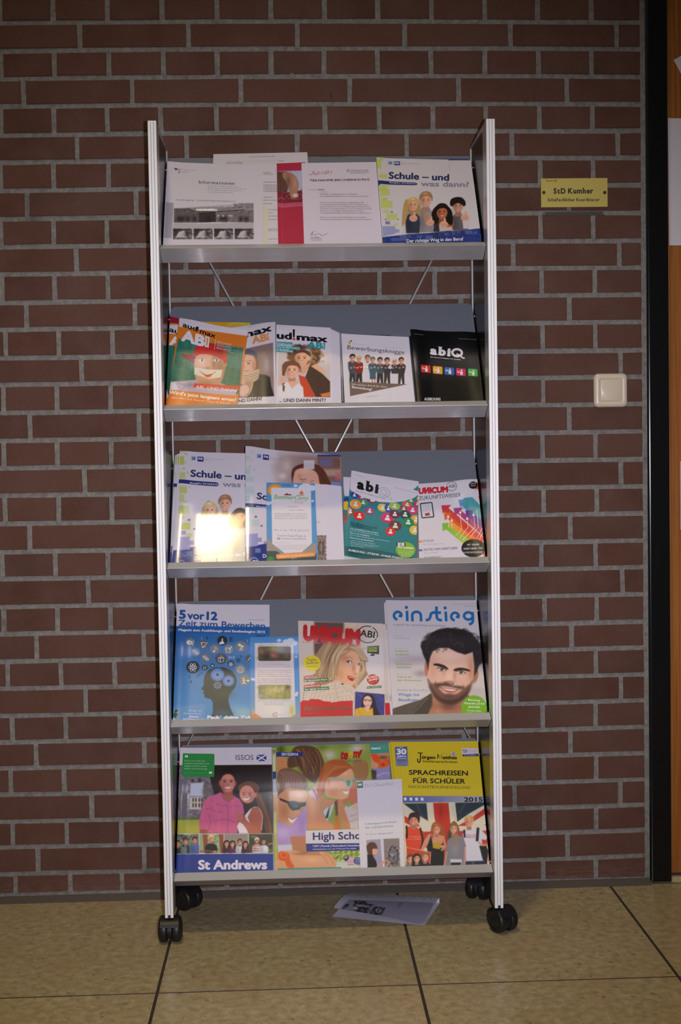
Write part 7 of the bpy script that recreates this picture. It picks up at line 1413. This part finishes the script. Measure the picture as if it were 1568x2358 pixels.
    c.poly([(100, 1600), (300, 1560), (490, 1600), (620, 1560), (740, 1590), (820, 1640), (860, 1760), (700, 1780), (560, 1790), (400, 1780), (110, 1790)], (222, 158, 112), 1.5, smooth=True); c.glow(420, 1600, 120, 22, (150, 90, 55), .7); c.glow(560, 1680, 150, 40, (236, 185, 145), .7); c.line([(620, 1600), (700, 1640), (745, 1720)], 6, (165, 105, 70), 1.2, .6, True); c.line([(700, 1600), (780, 1650), (830, 1740)], 6, (165, 105, 70), 1.2, .6, True)
    c.poly([(490, 1570), (640, 1560), (660, 1620), (500, 1620)], (190, 125, 88), 1.5, .8); c.poly([(110, 1610), (160, 1570), (250, 1600), (270, 1680), (320, 1760), (300, 1790), (230, 1770), (200, 1700), (130, 1680)], (222, 92, 38), 1.1, smooth=True); c.ell(185, 1620, 45, 38, (232, 120, 50), 1.1); c.ell(187, 1620, 28, 24, (215, 80, 35), 1)
def i_team(I):
    I.z(620, 1680, 5.6); w = (220, 216, 226); R = (190, 32, 35)
    I.poly([(90, 292), (430, 292), (430, 345), (92, 350)], (48, 58, 132)); I.text('2015|2016', 155, 334, 372, 334, 32, w, .03)
    I.text('te', 908, 376, 1010, 382, 112, R, .055, slant=.1); I.circ(1052, 322, 28, 46, (218, 180, 50)); I.circ(1050, 338, 10, 18, (190, 140, 60)); I.text('m', 1080, 360, 1158, 358, 108, R, .05, slant=.1); I.poly([(1165, 268), (1208, 256), (1188, 300), (1168, 345), (1156, 342)], R); I.circ(1164, 356, 9, 7, R)
    I.text('SPRACHEN & REISEN', 922, 416, 1182, 412, 20, (85, 80, 120), .01)
    I.poly([(470, 1305), (1160, 1282), (1165, 1465), (470, 1470)], (214, 204, 206)); I.text('High School', 562, 1424, 1300, 1408, 92, (42, 50, 112), .025)
    I.poly([(475, 1472), (1165, 1466), (1168, 1556), (490, 1575), (478, 1565)], (44, 56, 132)); I.text('USA* | Kanada | Neuseeland | Australien | England', 562, 1514, 1300, 1504, 24, w, .02); I.text('Aufenthaltsdauer von 1 bis 10 Monaten frei wählbar', 562, 1552, 1124, 1541, 17, w, .01)
    I.poly([(110, 1790), (925, 1772), (935, 1800), (935, 1990), (110, 1990)], (80, 150, 128)); I.text('Mehr als du denkst', 500, 1850, 850, 1845, 26, w, .02)
    I.poly([(1000, 1640), (1100, 1645), (1085, 1690), (1100, 1755), (1040, 1740), (995, 1755), (1005, 1700)], (222, 214, 218))
    for i in range(5): I.line([(1003, 1655+i*22), (1092, 1652+i*22)], 9, (190, 60, 68))
    I.poly([(950, 1665), (1000, 1660), (1020, 1618), (1032, 1650), (1010, 1690), (985, 1700)], (42, 62, 135)); I.poly([(1105, 1650), (1170, 1650), (1175, 1740), (1105, 1738), (1088, 1695)], (42, 62, 135))
    I.text('USA', 1110, 1680, 1165, 1680, 18, w, .02); I.text('Kanada', 1106, 1704, 1168, 1704, 14, w, .01); I.text('School', 1110, 1728, 1168, 1728, 14, w, .01)
def p_team_back(c):
    c.z(620, 1680, 5.6); c.poly([(20, 220), (100, 210), (100, 540), (30, 540)], (200, 200, 160), 2); c.glow(60, 280, 20, 40, (95, 95, 40), .9); c.poly([(30, 545), (100, 540), (100, 625), (35, 645)], (52, 60, 120), .7)
    c.poly([(30, 650), (110, 640), (110, 830), (40, 830)], (185, 190, 205), 2); c.poly([(40, 830), (110, 820), (110, 1050), (40, 1080)], (195, 140, 95), 2); c.poly([(40, 1080), (110, 1060), (110, 1350), (40, 1350)], (190, 195, 110), 3, .8); c.poly([(40, 1350), (110, 1350), (110, 1700), (40, 1700)], (170, 175, 80), 3); c.poly([(40, 1700), (115, 1700), (115, 1990), (40, 1990)], (205, 165, 130), 3)
def p_watch(c):
    c.z(620, 1680, 5.6); c.poly([(1290, 180), (1600, 180), (1600, 305), (1300, 310)], (72, 150, 138), 1); c.glow(1480, 230, 60, 30, (110, 165, 120), .6)
    c.poly([(1300, 310), (1600, 300), (1600, 520), (1480, 490), (1400, 510), (1310, 500)], (212, 150, 115), 1.5); c.glow(1470, 360, 80, 30, (120, 70, 55), .9); c.glow(1350, 330, 50, 20, (205, 45, 35), .8)
    c.poly([(1320, 320), (1400, 340), (1440, 400), (1520, 380), (1560, 440), (1470, 515), (1410, 500), (1405, 440), (1340, 400)], (222, 88, 38), 1.2, smooth=True); c.ell(1468, 450, 55, 48, (228, 110, 45), 1); c.ell(1466, 452, 32, 28, (205, 70, 35), 1)
    c.poly([(1340, 510), (1600, 470), (1600, 640), (1330, 640)], (150, 140, 190), 2); c.poly([(1310, 520), (1380, 530), (1380, 640), (1320, 640)], (80, 50, 40), 1.5); c.line([(1390, 600), (1480, 560), (1560, 570)], 12, (205, 200, 215), 2, .7, True)
def i_watch(I): I.z(620, 1680, 5.6).text('team!', 1312, 256, 1432, 256, 30, (220, 225, 228), .04)
def p_tuc(c):
    c.z(620, 1680, 5.6); c.poly([(1110, 640), (1730, 620), (1760, 2300), (1160, 2300)], (212, 204, 218), 1, c2=(214, 208, 214), g=[(1400, 700), (1400, 1300)])
    c.poly([(1250, 1425), (1435, 1412), (1445, 1600), (1470, 1795), (1268, 1800)], (160, 152, 172), 1); c.poly([(1472, 1410), (1600, 1405), (1675, 1402), (1690, 1790), (1490, 1795)], (130, 118, 112), 1)
    for i in range(9): c.line([(1475, 1425+i*16), (1680, 1415+i*16)], 4, (160, 150, 142), .7, .7)
    c.line([(1452, 1412), (1470, 1795)], 16, (205, 198, 215), 1)
    c.poly([(1255, 1500), (1300, 1455), (1360, 1460), (1392, 1510), (1385, 1560), (1380, 1605), (1340, 1625), (1285, 1615), (1262, 1560)], (92, 55, 38), 1.1, smooth=True); c.poly([(1335, 1540), (1390, 1545), (1388, 1600), (1345, 1620), (1330, 1590)], (222, 165, 142), 1, smooth=True)
    c.poly([(1265, 1610), (1330, 1620), (1380, 1700), (1395, 1795), (1270, 1800)], (24, 22, 24), 1); c.line([(1370, 1795), (1430, 1740), (1500, 1690)], 26, (215, 150, 125), 1, .95, True)
    c.ell(1600, 1620, 70, 125, (88, 82, 90), 1.2); c.ell(1600, 1620, 52, 95, (130, 122, 128), 1, .8)
    for i in range(10): a = i*math.pi/5; c.line([(1600, 1620), (1600+58*math.cos(a), 1620+105*math.sin(a))], 5, (55, 50, 56), .8, .8)
    c.ell(1590, 1610, 16, 22, (200, 195, 200), 1, .8); c.line([(1500, 1795), (1530, 1740), (1560, 1690)], 22, (205, 140, 115), 1.2, .9, True); c.noise([(1520, 1500), (1690, 1500), (1690, 1795), (1500, 1795)], .5, 3, 7)
def i_tuc(I):
    I.z(620, 1680, 5.6); g = (60, 130, 108); I.poly([(1130, 680), (1205, 665), (1208, 750), (1135, 756)], (32, 118, 80)); I.circ(1168, 715, 26, 12, (205, 220, 210)); I.rect(1145, 700, 1192, 708, (205, 220, 210)); I.rect(1198, 738, 1210, 750, (60, 75, 130))
    I.text('TU Clausthal', 1222, 750, 1598, 722, 42, (170, 165, 180), .0, serif=True, sw=.06)
    I.text('Schnupperstudium', 1238, 1232, 1645, 1204, 27, g, .0); I.text('für Schülerinnen', 1240, 1282, 1600, 1256, 27, g, .0); I.text('19. bis 21. Oktober 2015', 1248, 1362, 1592, 1345, 16, (85, 82, 92), .005)
YL = (205, 182, 34)
def p_sprach(c):
    c.z(870, 1680, 5.2267)
    c.poly([(100, 120), (1400, 120), (1500, 2300), (100, 2300)], YL, 1)
    c.poly([(205, 210), (352, 206), (368, 440), (218, 440)], (62, 82, 150), .7, c2=(135, 138, 160), g=[(280, 250), (290, 440)])
    c.poly([(300, 800), (1320, 796), (1330, 868), (300, 880)], (82, 98, 165), .7, c2=(165, 158, 170), g=[(400, 840), (1150, 840)])
    # flag
    c.poly([(300, 885), (1340, 868), (1420, 1640), (330, 1650)], (214, 204, 180), .8)
    c.poly([(310, 890), (585, 886), (605, 1100), (520, 1050), (400, 960), (320, 900)], (38, 52, 62), .9); c.poly([(930, 880), (1320, 872), (1310, 890), (1100, 1010), (955, 1110)], (38, 52, 62), .9)
    c.poly([(315, 930), (450, 1010), (590, 1110), (640, 1200), (560, 1200), (440, 1120), (318, 1010)], (214, 204, 180), .9); c.poly([(320, 1040), (420, 1090), (510, 1160), (420, 1170), (325, 1120)], (188, 52, 38), .9)
    c.poly([(665, 884), (850, 882), (880, 1200), (870, 1640), (740, 1640), (720, 1250), (680, 1050)], (190, 48, 32), .9); c.glow(760, 1000, 30, 120, (150, 32, 25), .6)
    c.poly([(960, 1160), (1100, 1080), (1325, 920), (1335, 990), (1180, 1090), (1050, 1160)], (188, 52, 38), .9); c.poly([(500, 1230), (1350, 1215), (1365, 1400), (520, 1420)], (180, 45, 34), .9, .9); c.poly([(1280, 1150), (1345, 1110), (1348, 1150)], (40, 70, 50), .9); c.poly([(1330, 1480), (1400, 1560), (1415, 1640), (1330, 1590)], (188, 52, 38), .9); c.poly([(1340, 1410), (1380, 1500), (1340, 1480)], (38, 52, 42), 1)
    for a in (((470, 900), (540, 1060)), ((1050, 890), (980, 1000)), ((900, 900), (930, 1100)), ((1200, 1000), (1100, 1180))): c.line(a, 8, (150, 145, 130), 3, .35)
    # four young people
    c.poly([(330, 1280), (350, 1170), (430, 1160), (540, 1220), (550, 1380), (520, 1450), (345, 1430)], (214, 70, 42), .9); c.line([(345, 1165), (350, 1300)], 22, (26, 24, 28), 1, .95); c.line([(510, 1190), (540, 1330), (520, 1430)], 22, (26, 24, 28), 1, .95, True)
    c.poly([(390, 1110), (470, 1110), (480, 1180), (430, 1205), (390, 1180)], (195, 120, 90), 1); head(c, 428, 1090, 58, (212, 140, 110), (60, 32, 26)); c.poly([(372, 1080), (380, 1020), (430, 995), (490, 1010), (508, 1070), (490, 1130), (470, 1070), (420, 1050)], (62, 34, 28), 1.1, smooth=True)
    c.words(365, 1290, 515, 1320, 28, (225, 150, 130), .6, .1, 4, h=.5)
    c.poly([(640, 1270), (640, 1200), (660, 1130), (720, 1110), (780, 1150), (820, 1260), (800, 1330), (760, 1300)], (158, 82, 45), 1.2, smooth=True); c.poly([(510, 1450), (560, 1330), (610, 1260), (700, 1250), (800, 1290), (810, 1400), (800, 1500), (740, 1480), (600, 1380), (540, 1460)], (212, 142, 112), 1)
    c.poly([(640, 1270), (660, 1380), (720, 1400), (780, 1370), (790, 1300), (800, 1420), (790, 1640), (630, 1640), (590, 1420)], (26, 24, 28), 1); head(c, 706, 1200, 54, (222, 150, 122), (165, 90, 50)); c.poly([(645, 1280), (648, 1190), (672, 1130), (660, 1240), (668, 1320)], (160, 84, 46), 1.1)
    c.poly([(660, 1365), (755, 1350), (765, 1410), (740, 1440), (662, 1425)], (185, 150, 40), .9); c.ell(775, 1408, 26, 20, (215, 145, 115), 1); c.line([(780, 1290), (810, 1400), (770, 1450)], 26, (212, 142, 112), 1, .9, True)
    c.poly([(840, 1330), (850, 1220), (900, 1110), (950, 1130), (980, 1220), (940, 1330), (880, 1380)], (92, 60, 40), 1.2, smooth=True)
    c.poly([(800, 1640), (810, 1480), (840, 1330), (890, 1290), (960, 1270), (1030, 1290), (1060, 1400), (1060, 1640)], (128, 124, 130), 1.1); c.glow(930, 1440, 60, 90, (150, 146, 152), .7); c.poly([(870, 1560), (1010, 1560), (1010, 1640), (880, 1640)], (205, 200, 208), 1); c.rect(880, 1600, 1000, 1660, (36, 34, 50), 1)
    head(c, 912, 1190, 54, (222, 155, 125), (125, 85, 55), 'short'); c.poly([(940, 1140), (965, 1200), (960, 1300), (930, 1380), (900, 1400), (925, 1300), (950, 1230)], (165, 120, 78), 1.2, smooth=True); c.line([(1050, 1420), (1040, 1640)], 20, (210, 145, 118), 1, .9); c.line([(830, 1480), (800, 1640)], 20, (210, 145, 118), 1, .9)
    c.poly([(1020, 1260), (1080, 1200), (1160, 1185), (1240, 1200), (1320, 1290), (1300, 1330), (1250, 1320), (1270, 1450), (1280, 1580), (1060, 1590), (1060, 1400)], (208, 206, 216), 1.1); c.line([(1205, 1195), (1195, 1330)], 34, (26, 28, 34), 1, .95); c.line([(1040, 1215), (1045, 1290)], 22, (26, 28, 34), 1, .95)
    c.poly([(1220, 1400), (1300, 1390), (1330, 1460), (1310, 1640), (1260, 1560)], (26, 26, 32), 1.1); c.poly([(1060, 1585), (1290, 1578), (1300, 1650), (1050, 1650)], (42, 46, 72), 1); c.rect(1130, 1585, 1160, 1640, (90, 85, 70), 1)
    c.line([(1320, 1300), (1350, 1370), (1260, 1390), (1220, 1360)], 24, (212, 145, 115), 1, .95, True); head(c, 1098, 1110, 58, (220, 150, 120), (195, 150, 95))
    c.words(1065, 1270, 1180, 1300, 26, (190, 70, 80), .7, .1, 6, h=.5)
    c.poly([(345, 1418), (638, 1476), (628, 1660), (350, 1660)], (205, 70, 45), .8); c.line([(345, 1418), (638, 1476), (625, 1655)], 4, (225, 220, 220), .6, .9)
    for x, y, hr, sh in ((392, 1560, (110, 60, 40), (130, 130, 140)), (470, 1550, (60, 36, 30), (36, 40, 60)), (570, 1535, (150, 95, 55), (42, 42, 48))): bust(c, x, y, 44, sh, 1660, 1.5); head(c, x, y, 46, (226, 165, 135), hr, 'long' if x == 470 else 'short')
def i_sprach(I):
    I.z(870, 1680, 5.2267); k = (28, 26, 14); w = (225, 222, 230)
    I.text('SPRACHREISEN', 372, 541, 1083, 543, 56, k, .03); I.text('FÜR SCHÜLER', 424, 640, 1050, 641, 56, k, .03); I.text('NACH EASTBOURNE/ENGLAND', 370, 703, 1116, 706, 34, (75, 68, 26), .0); I.text('2015', 1035, 862, 1262, 858, 52, (20, 20, 26), .03)
    for x in (312, 380, 448, 515): I.poly([(x, 818), (x+32, 817), (x+35, 852), (x+3, 853)], w)
    I.text('30', 222, 296, 345, 294, 62, w, .05); I.text('Jahre', 232, 330, 340, 328, 24, w, .03); I.text('ÜBER', 252, 224, 302, 223, 10, w, .01); I.text('Erfahrung', 232, 352, 342, 350, 14, w, .0); I.text('140.000', 235, 384, 345, 382, 20, (70, 78, 110), .0); I.text('Schüler', 262, 394, 318, 393, 8, (90, 96, 125)); I.text('27.000', 245, 424, 342, 422, 20, (95, 100, 122), .0); I.rect(240, 430, 345, 434, (70, 78, 110))
    I.line([(478, 275), (515, 280), (540, 276)], 11, k, True); I.line([(512, 282), (512, 340), (508, 380), (492, 392), (478, 370), (480, 345)], 13, k, True)
    I.text('ürgen', 528, 346, 690, 348, 38, k, .04, slant=.1); I.line([(722, 290), (718, 345)], 10, k); I.line([(724, 292), (745, 340), (768, 288), (772, 345)], 9, k); I.text('atthes', 778, 346, 950, 348, 40, k, .04, slant=.1); I.text('Schülersprachreisen', 538, 390, 958, 393, 27, (60, 52, 22), .02)
    I.rect(778, 280, 868, 283, (150, 130, 40)); I.rect(875, 272, 948, 310, (60, 60, 120)); I.line([(875, 272), (948, 310)], 8, w); I.line([(948, 272), (875, 310)], 8, w); I.rect(875, 286, 948, 296, w); I.rect(906, 272, 918, 310, w); I.rect(875, 288, 948, 294, (180, 50, 60)); I.rect(908, 272, 916, 310, (180, 50, 60))
    I.poly([(1010, 212), (1200, 210), (1210, 308), (1018, 312)], (205, 196, 206)); I.poly([(1018, 288), (1208, 276), (1210, 308), (1018, 312)], (52, 56, 118)); I.text('TÜV', 1020, 268, 1078, 266, 34, (50, 62, 135), .03); I.text('ISO 9001 zertifiziert', 1040, 301, 1180, 297, 10, w, .005); I.rect(1090, 238, 1198, 242, (160, 150, 165)); I.rect(1090, 255, 1190, 259, (170, 160, 170))
doc('brochure', 'brochure with a yellow and green spine behind the couple brochure at the bottom left', 'brochure', 4, (405, 1725.5), (440, 1725), (440, 2008), (402, 2010), .0032, G5, .0020, (178, 170, 48), lambda c: (c.z(370, 1680, 5.6), c.poly([(100, 600), (300, 600), (300, 1200), (100, 1200)], (60, 125, 85), 1), c.poly([(100, 1200), (300, 1200), (300, 2300), (100, 2300)], (130, 70, 75), 1)), edges=(178, 170, 48))
doc('brochure', 'brochure with a young couple, he in a pink shirt, and a broad blue band below', 'brochure', 4, (408.5, 1722.5), (625.5, 1720.5), (631, 2007), (402.5, 2011), .0082, G5, .0034, (210, 202, 212), p_issos, [('lettering', i_issos)], 'gloss', [('u', .0020, .02, .06)])
doc('brochure', 'second copy of the sunglasses brochure, a strip between the couple and the front copy', 'brochure', 4, (627, 1722), (700, 1720), (705, 2006), (632, 2008), .0036, G5, .0022, (190, 180, 130), p_team_back, None, 'gloss')
doc('brochure', 'teal topped brochure with an orange wristwatch, behind the white study leaflet', 'brochure', 4, (840, 1713), (895, 1711), (905, 2000), (850, 2002), .0036, G5, .0022, (72, 150, 138), p_watch, [('lettering', i_watch)], 'gloss')
doc('brochure', 'brochure with four young people lying on grass, two of them in sunglasses', 'brochure', 4, (634.5, 1717.5), (851.5, 1712.5), (868, 2002), (639, 2008), .0076, G5, .0030, (140, 158, 70), p_team, [('lettering', i_team)], 'gloss', [('u', .0012, .0, .08)], pitch=1.4)
for i in range(3):
    doc('brochure', ('rearmost yellow copy, its spine fanned out left of the travel brochure', 'middle yellow copy fanned behind the travel brochure', 'yellow copy directly behind the front travel brochure')[i], 'brochure', 4, (894+i*1.4, 1710.5-i*.6), (1000, 1708), (1010, 2000), (925+i, 2002), .0068+.0016*i, G5, .0010, YL, None, None, 'satin', edges=(150, 132, 30))
doc('brochure', 'yellow language travel brochure with four young people before a union flag', 'brochure', 4, (898.5, 1708.5), (1108.5, 1706.5), (1137, 1995), (932, 2001), .0140, G5, .0030, YL, p_sprach, [('lettering', i_sprach)], 'satin', [('u', .0015, .0, .07)], pitch=1.4, edges=(170, 150, 40))
doc('leaflet', 'white study leaflet with green print, leaning in front of the yellow brochure', 'leaflet', 4, (821, 1798), (925, 1793.5), (932, 1999), (830, 2003), .0165, G5, .0008, (212, 204, 218), p_tuc, [('lettering', i_tuc)], 'satin')

# ------------------------------------------------------------------ name sign on the wall
A, B_ = at(1244.5, 412), at(1398, 477)
sx, sz = (A[0]+B_[0])/2, (A[2]+B_[2])/2; hw, hh = (B_[0]-A[0])/2, (A[2]-B_[2])/2
sign = tag(empty('name_sign', (sx, 0, sz)), 'yellow name sign screwed to the brick wall between rack and door', 'sign')
bm = bmesh.new(); add_box(bm, (-hw, -0.0048, -hh), (hw, -0.0018, hh), .0004); M['sign'] = mat('yellow_plate', (0.62, 0.50, 0.13), 0.35, spec=0.4); bm_obj('plate', bm, M['sign'], sign)
M['black_ink'] = mat('black_ink', (0.02, 0.02, 0.015), 0.6)
def wall_text(name, t, serif, x0, y0, x1, y1, h, bold, sw=.1):
    V, F = serif_geo(t, bold, sw) if serif else text_geo(t, bold)
    a, b = V[:, 0].min(), V[:, 0].max(); P0, P1 = at(x0, y0, 1, -.0049), at(x1, y1, 1, -.0049); hz = h*0.00098
    W = [(P0[0]+(P1[0]-P0[0])*(v[0]-a)/(b-a)-sx, -0.00495-v[2]*6e-6, P0[2]+(P1[2]-P0[2])*(v[0]-a)/(b-a)+v[1]/CAP*hz-sz) for v in V]
    return mesh_obj(name, W, F, M['black_ink'], sign)
wall_text('lettering', 'StD Kumher', True, 1274.5, 445.5, 1366, 445, 11.5, .045, .11)
wall_text('lettering', 'Schulfachlicher Koordinator', True, 1261, 463.5, 1380.5, 463, 7, .03, .09)
wall_text('lettering', 'Raum 138', True, 1258, 417.8, 1282, 417.6, 3.6, .01, .08)
for x, y in ((1251, 444.5), (1391, 444.5)):
    q = at(x, y); bm = bmesh.new(); add_tube(bm, (q[0]-sx, -0.0062, q[2]-sz), (q[0]-sx, -0.0040, q[2]-sz), 0.0038, 16); add_box(bm, (q[0]-sx-.003, -.0065, q[2]-sz-.0004), (q[0]-sx+.003, -.0061, q[2]-sz+.0004)); bm_obj('screw', bm, mat('dull_screw', (0.10, 0.085, 0.05), 0.4, 0.8), sign)
for x, y in ((1252, 493), (1389, 492)):
    q = at(x, y); bm = bmesh.new(); add_tube(bm, (0, -0.0035, 0), (0, 0.004, 0), 0.0032, 12); o = bm_obj('wall_plug', bm, mat('plug', (0.20, 0.13, 0.10), 0.7)); o.location = (q[0], 0, q[2]); tag(o, 'old wall plug below the %s end of the yellow name sign' % ('left' if x < 1300 else 'right'), 'wall plug')
q = at(1320, 492); bm = bmesh.new(); add_box(bm, (-.068, -.0003, -.0045), (.07, .003, .0045), .0002); o = bm_obj('mortar_patch', bm, mat('dark_mortar', (0.085, 0.072, 0.065), .95), wall); o.location = (q[0], 0.0012, q[2]); struct(o)

# ------------------------------------------------------------------ folded photocopy lying on the floor under the rack
def fl_pt(x, y, z): return at(x, y, 2, z)
a0 = np.array(fl_pt(808, 2055, .012)); a1 = np.array(fl_pt(1012, 2067, .018)); b1 = np.array(fl_pt(977, 2130, .002)); b0 = np.array(fl_pt(767, 2091, .016)); c0 = np.array(fl_pt(764, 2111, .0008))
nu, nv = 46, 34
def sheet(top=True):
    V = []
    for j in range(nv+1):
        v = j/nv
        for i in range(nu+1):
            u = i/nu
            P = (a0*(1-u)+a1*u)*(1-v) + ((b0 if top else c0)*(1-u)+b1*u)*v
            if top: P = P + np.array([0, 0, .007*math.sin(math.pi*v)*(1-.35*u) + .003*math.sin(math.pi*u)*v])
            else: P = np.array([P[0], P[1], .0008+.004*(1-v)*(1-v)*.6+.0022*(1-v)])
            if v < .12: P = P + np.array([0, .004*(1-(v/.12))**2*(0 if top else 0), 0])
            V.append(P)
    return np.array(V)
T = sheet(True); Bt = sheet(False)
# roll the far edge so that both leaves meet in the fold
F4 = [(j*(nu+1)+i, (j+1)*(nu+1)+i, (j+1)*(nu+1)+i+1, j*(nu+1)+i+1) for j in range(nv) for i in range(nu)]
fold = []
for s in range(1, 6):
    th = math.pi*s/6
    for i in range(nu+1):
        up, dn = T[i], Bt[i]; mid = (up+dn)/2; hgt = (up[2]-dn[2])/2; fold.append(mid+np.array([0, abs(hgt)*.9*math.sin(th), hgt*math.cos(th)]))
cen = T.mean(0)*[1, 1, 0]
V = np.vstack([T, np.array(fold), Bt])-cen; n0 = len(T); nr = nu+1; FF = list(F4)
rows = [list(range(nr))]+[[n0+s*nr+i for i in range(nr)] for s in range(5)]+[[n0+5*nr+i for i in range(nr)]]
for r0, r1 in zip(rows, rows[1:]):
    for i in range(nu): FF.append((r0[i], r0[i+1], r1[i+1], r1[i]))
off = n0+5*nr; FF += [tuple(off+q for q in f[::-1]) for f in F4]
o = mesh_obj('folded_sheet', V, FF, None, None, True); o.location = cen
X, Y = to_px_arr(V+cen); cv = Canvas(X, Y, (205, 200, 215)); cv.z(740, 2030, 5.2267)
cv.poly([(330, 215), (1350, 255), (1330, 330), (1240, 520), (830, 455), (220, 330)], (150, 145, 165), 1.2)
cv.poly([(400, 230), (540, 235), (545, 265), (635, 275), (620, 300), (780, 320), (730, 380), (690, 412), (600, 405), (400, 370), (440, 310), (385, 300)], (70, 64, 72), .9); cv.noise([(390, 230), (780, 320), (700, 412), (400, 370)], 1.0, 4, 6); cv.poly([(420, 275), (540, 285), (600, 300), (560, 305), (420, 300)], (160, 165, 180), 1); cv.ell(690, 350, 32, 24, (175, 170, 185), 1); cv.ell(690, 350, 18, 14, (50, 46, 54), 1); cv.line([(560, 395), (620, 290)], 8, (170, 165, 180), 1)
cv.poly([(300, 268), (332, 270), (330, 290), (265, 328), (245, 325)], (60, 55, 62), 1)
for a, b in (((960, 255), (850, 450)), ((1040, 315), (970, 445))): cv.line([a, b], 7, (95, 90, 102), .8, .8)
for i in range(22): cv.line([(400+i*38+(i//6)*40, 150+i*1.8), (394+i*38+(i//6)*40, 172+i*1.8)], 5, (90, 86, 100), .7, .8 if i % 5 else 0)
cv.line([(400, 190), (900, 215)], 3, (120, 115, 130), .6, .5)
cols = cv.C.copy(); cols[n0:] = (212, 208, 222)
at_ = o.data.color_attributes.new('Col', 'FLOAT_COLOR', 'POINT'); C4 = np.ones((len(V), 4), np.float32); C4[:, :3] = np.clip(lin(cols)*GAIN, 0, .93); at_.data.foreach_set('color', C4.ravel()); o.data.materials.append(M['satin'])
tag(o, 'folded white photocopied sheet lying on the stone floor under the rack', 'paper')
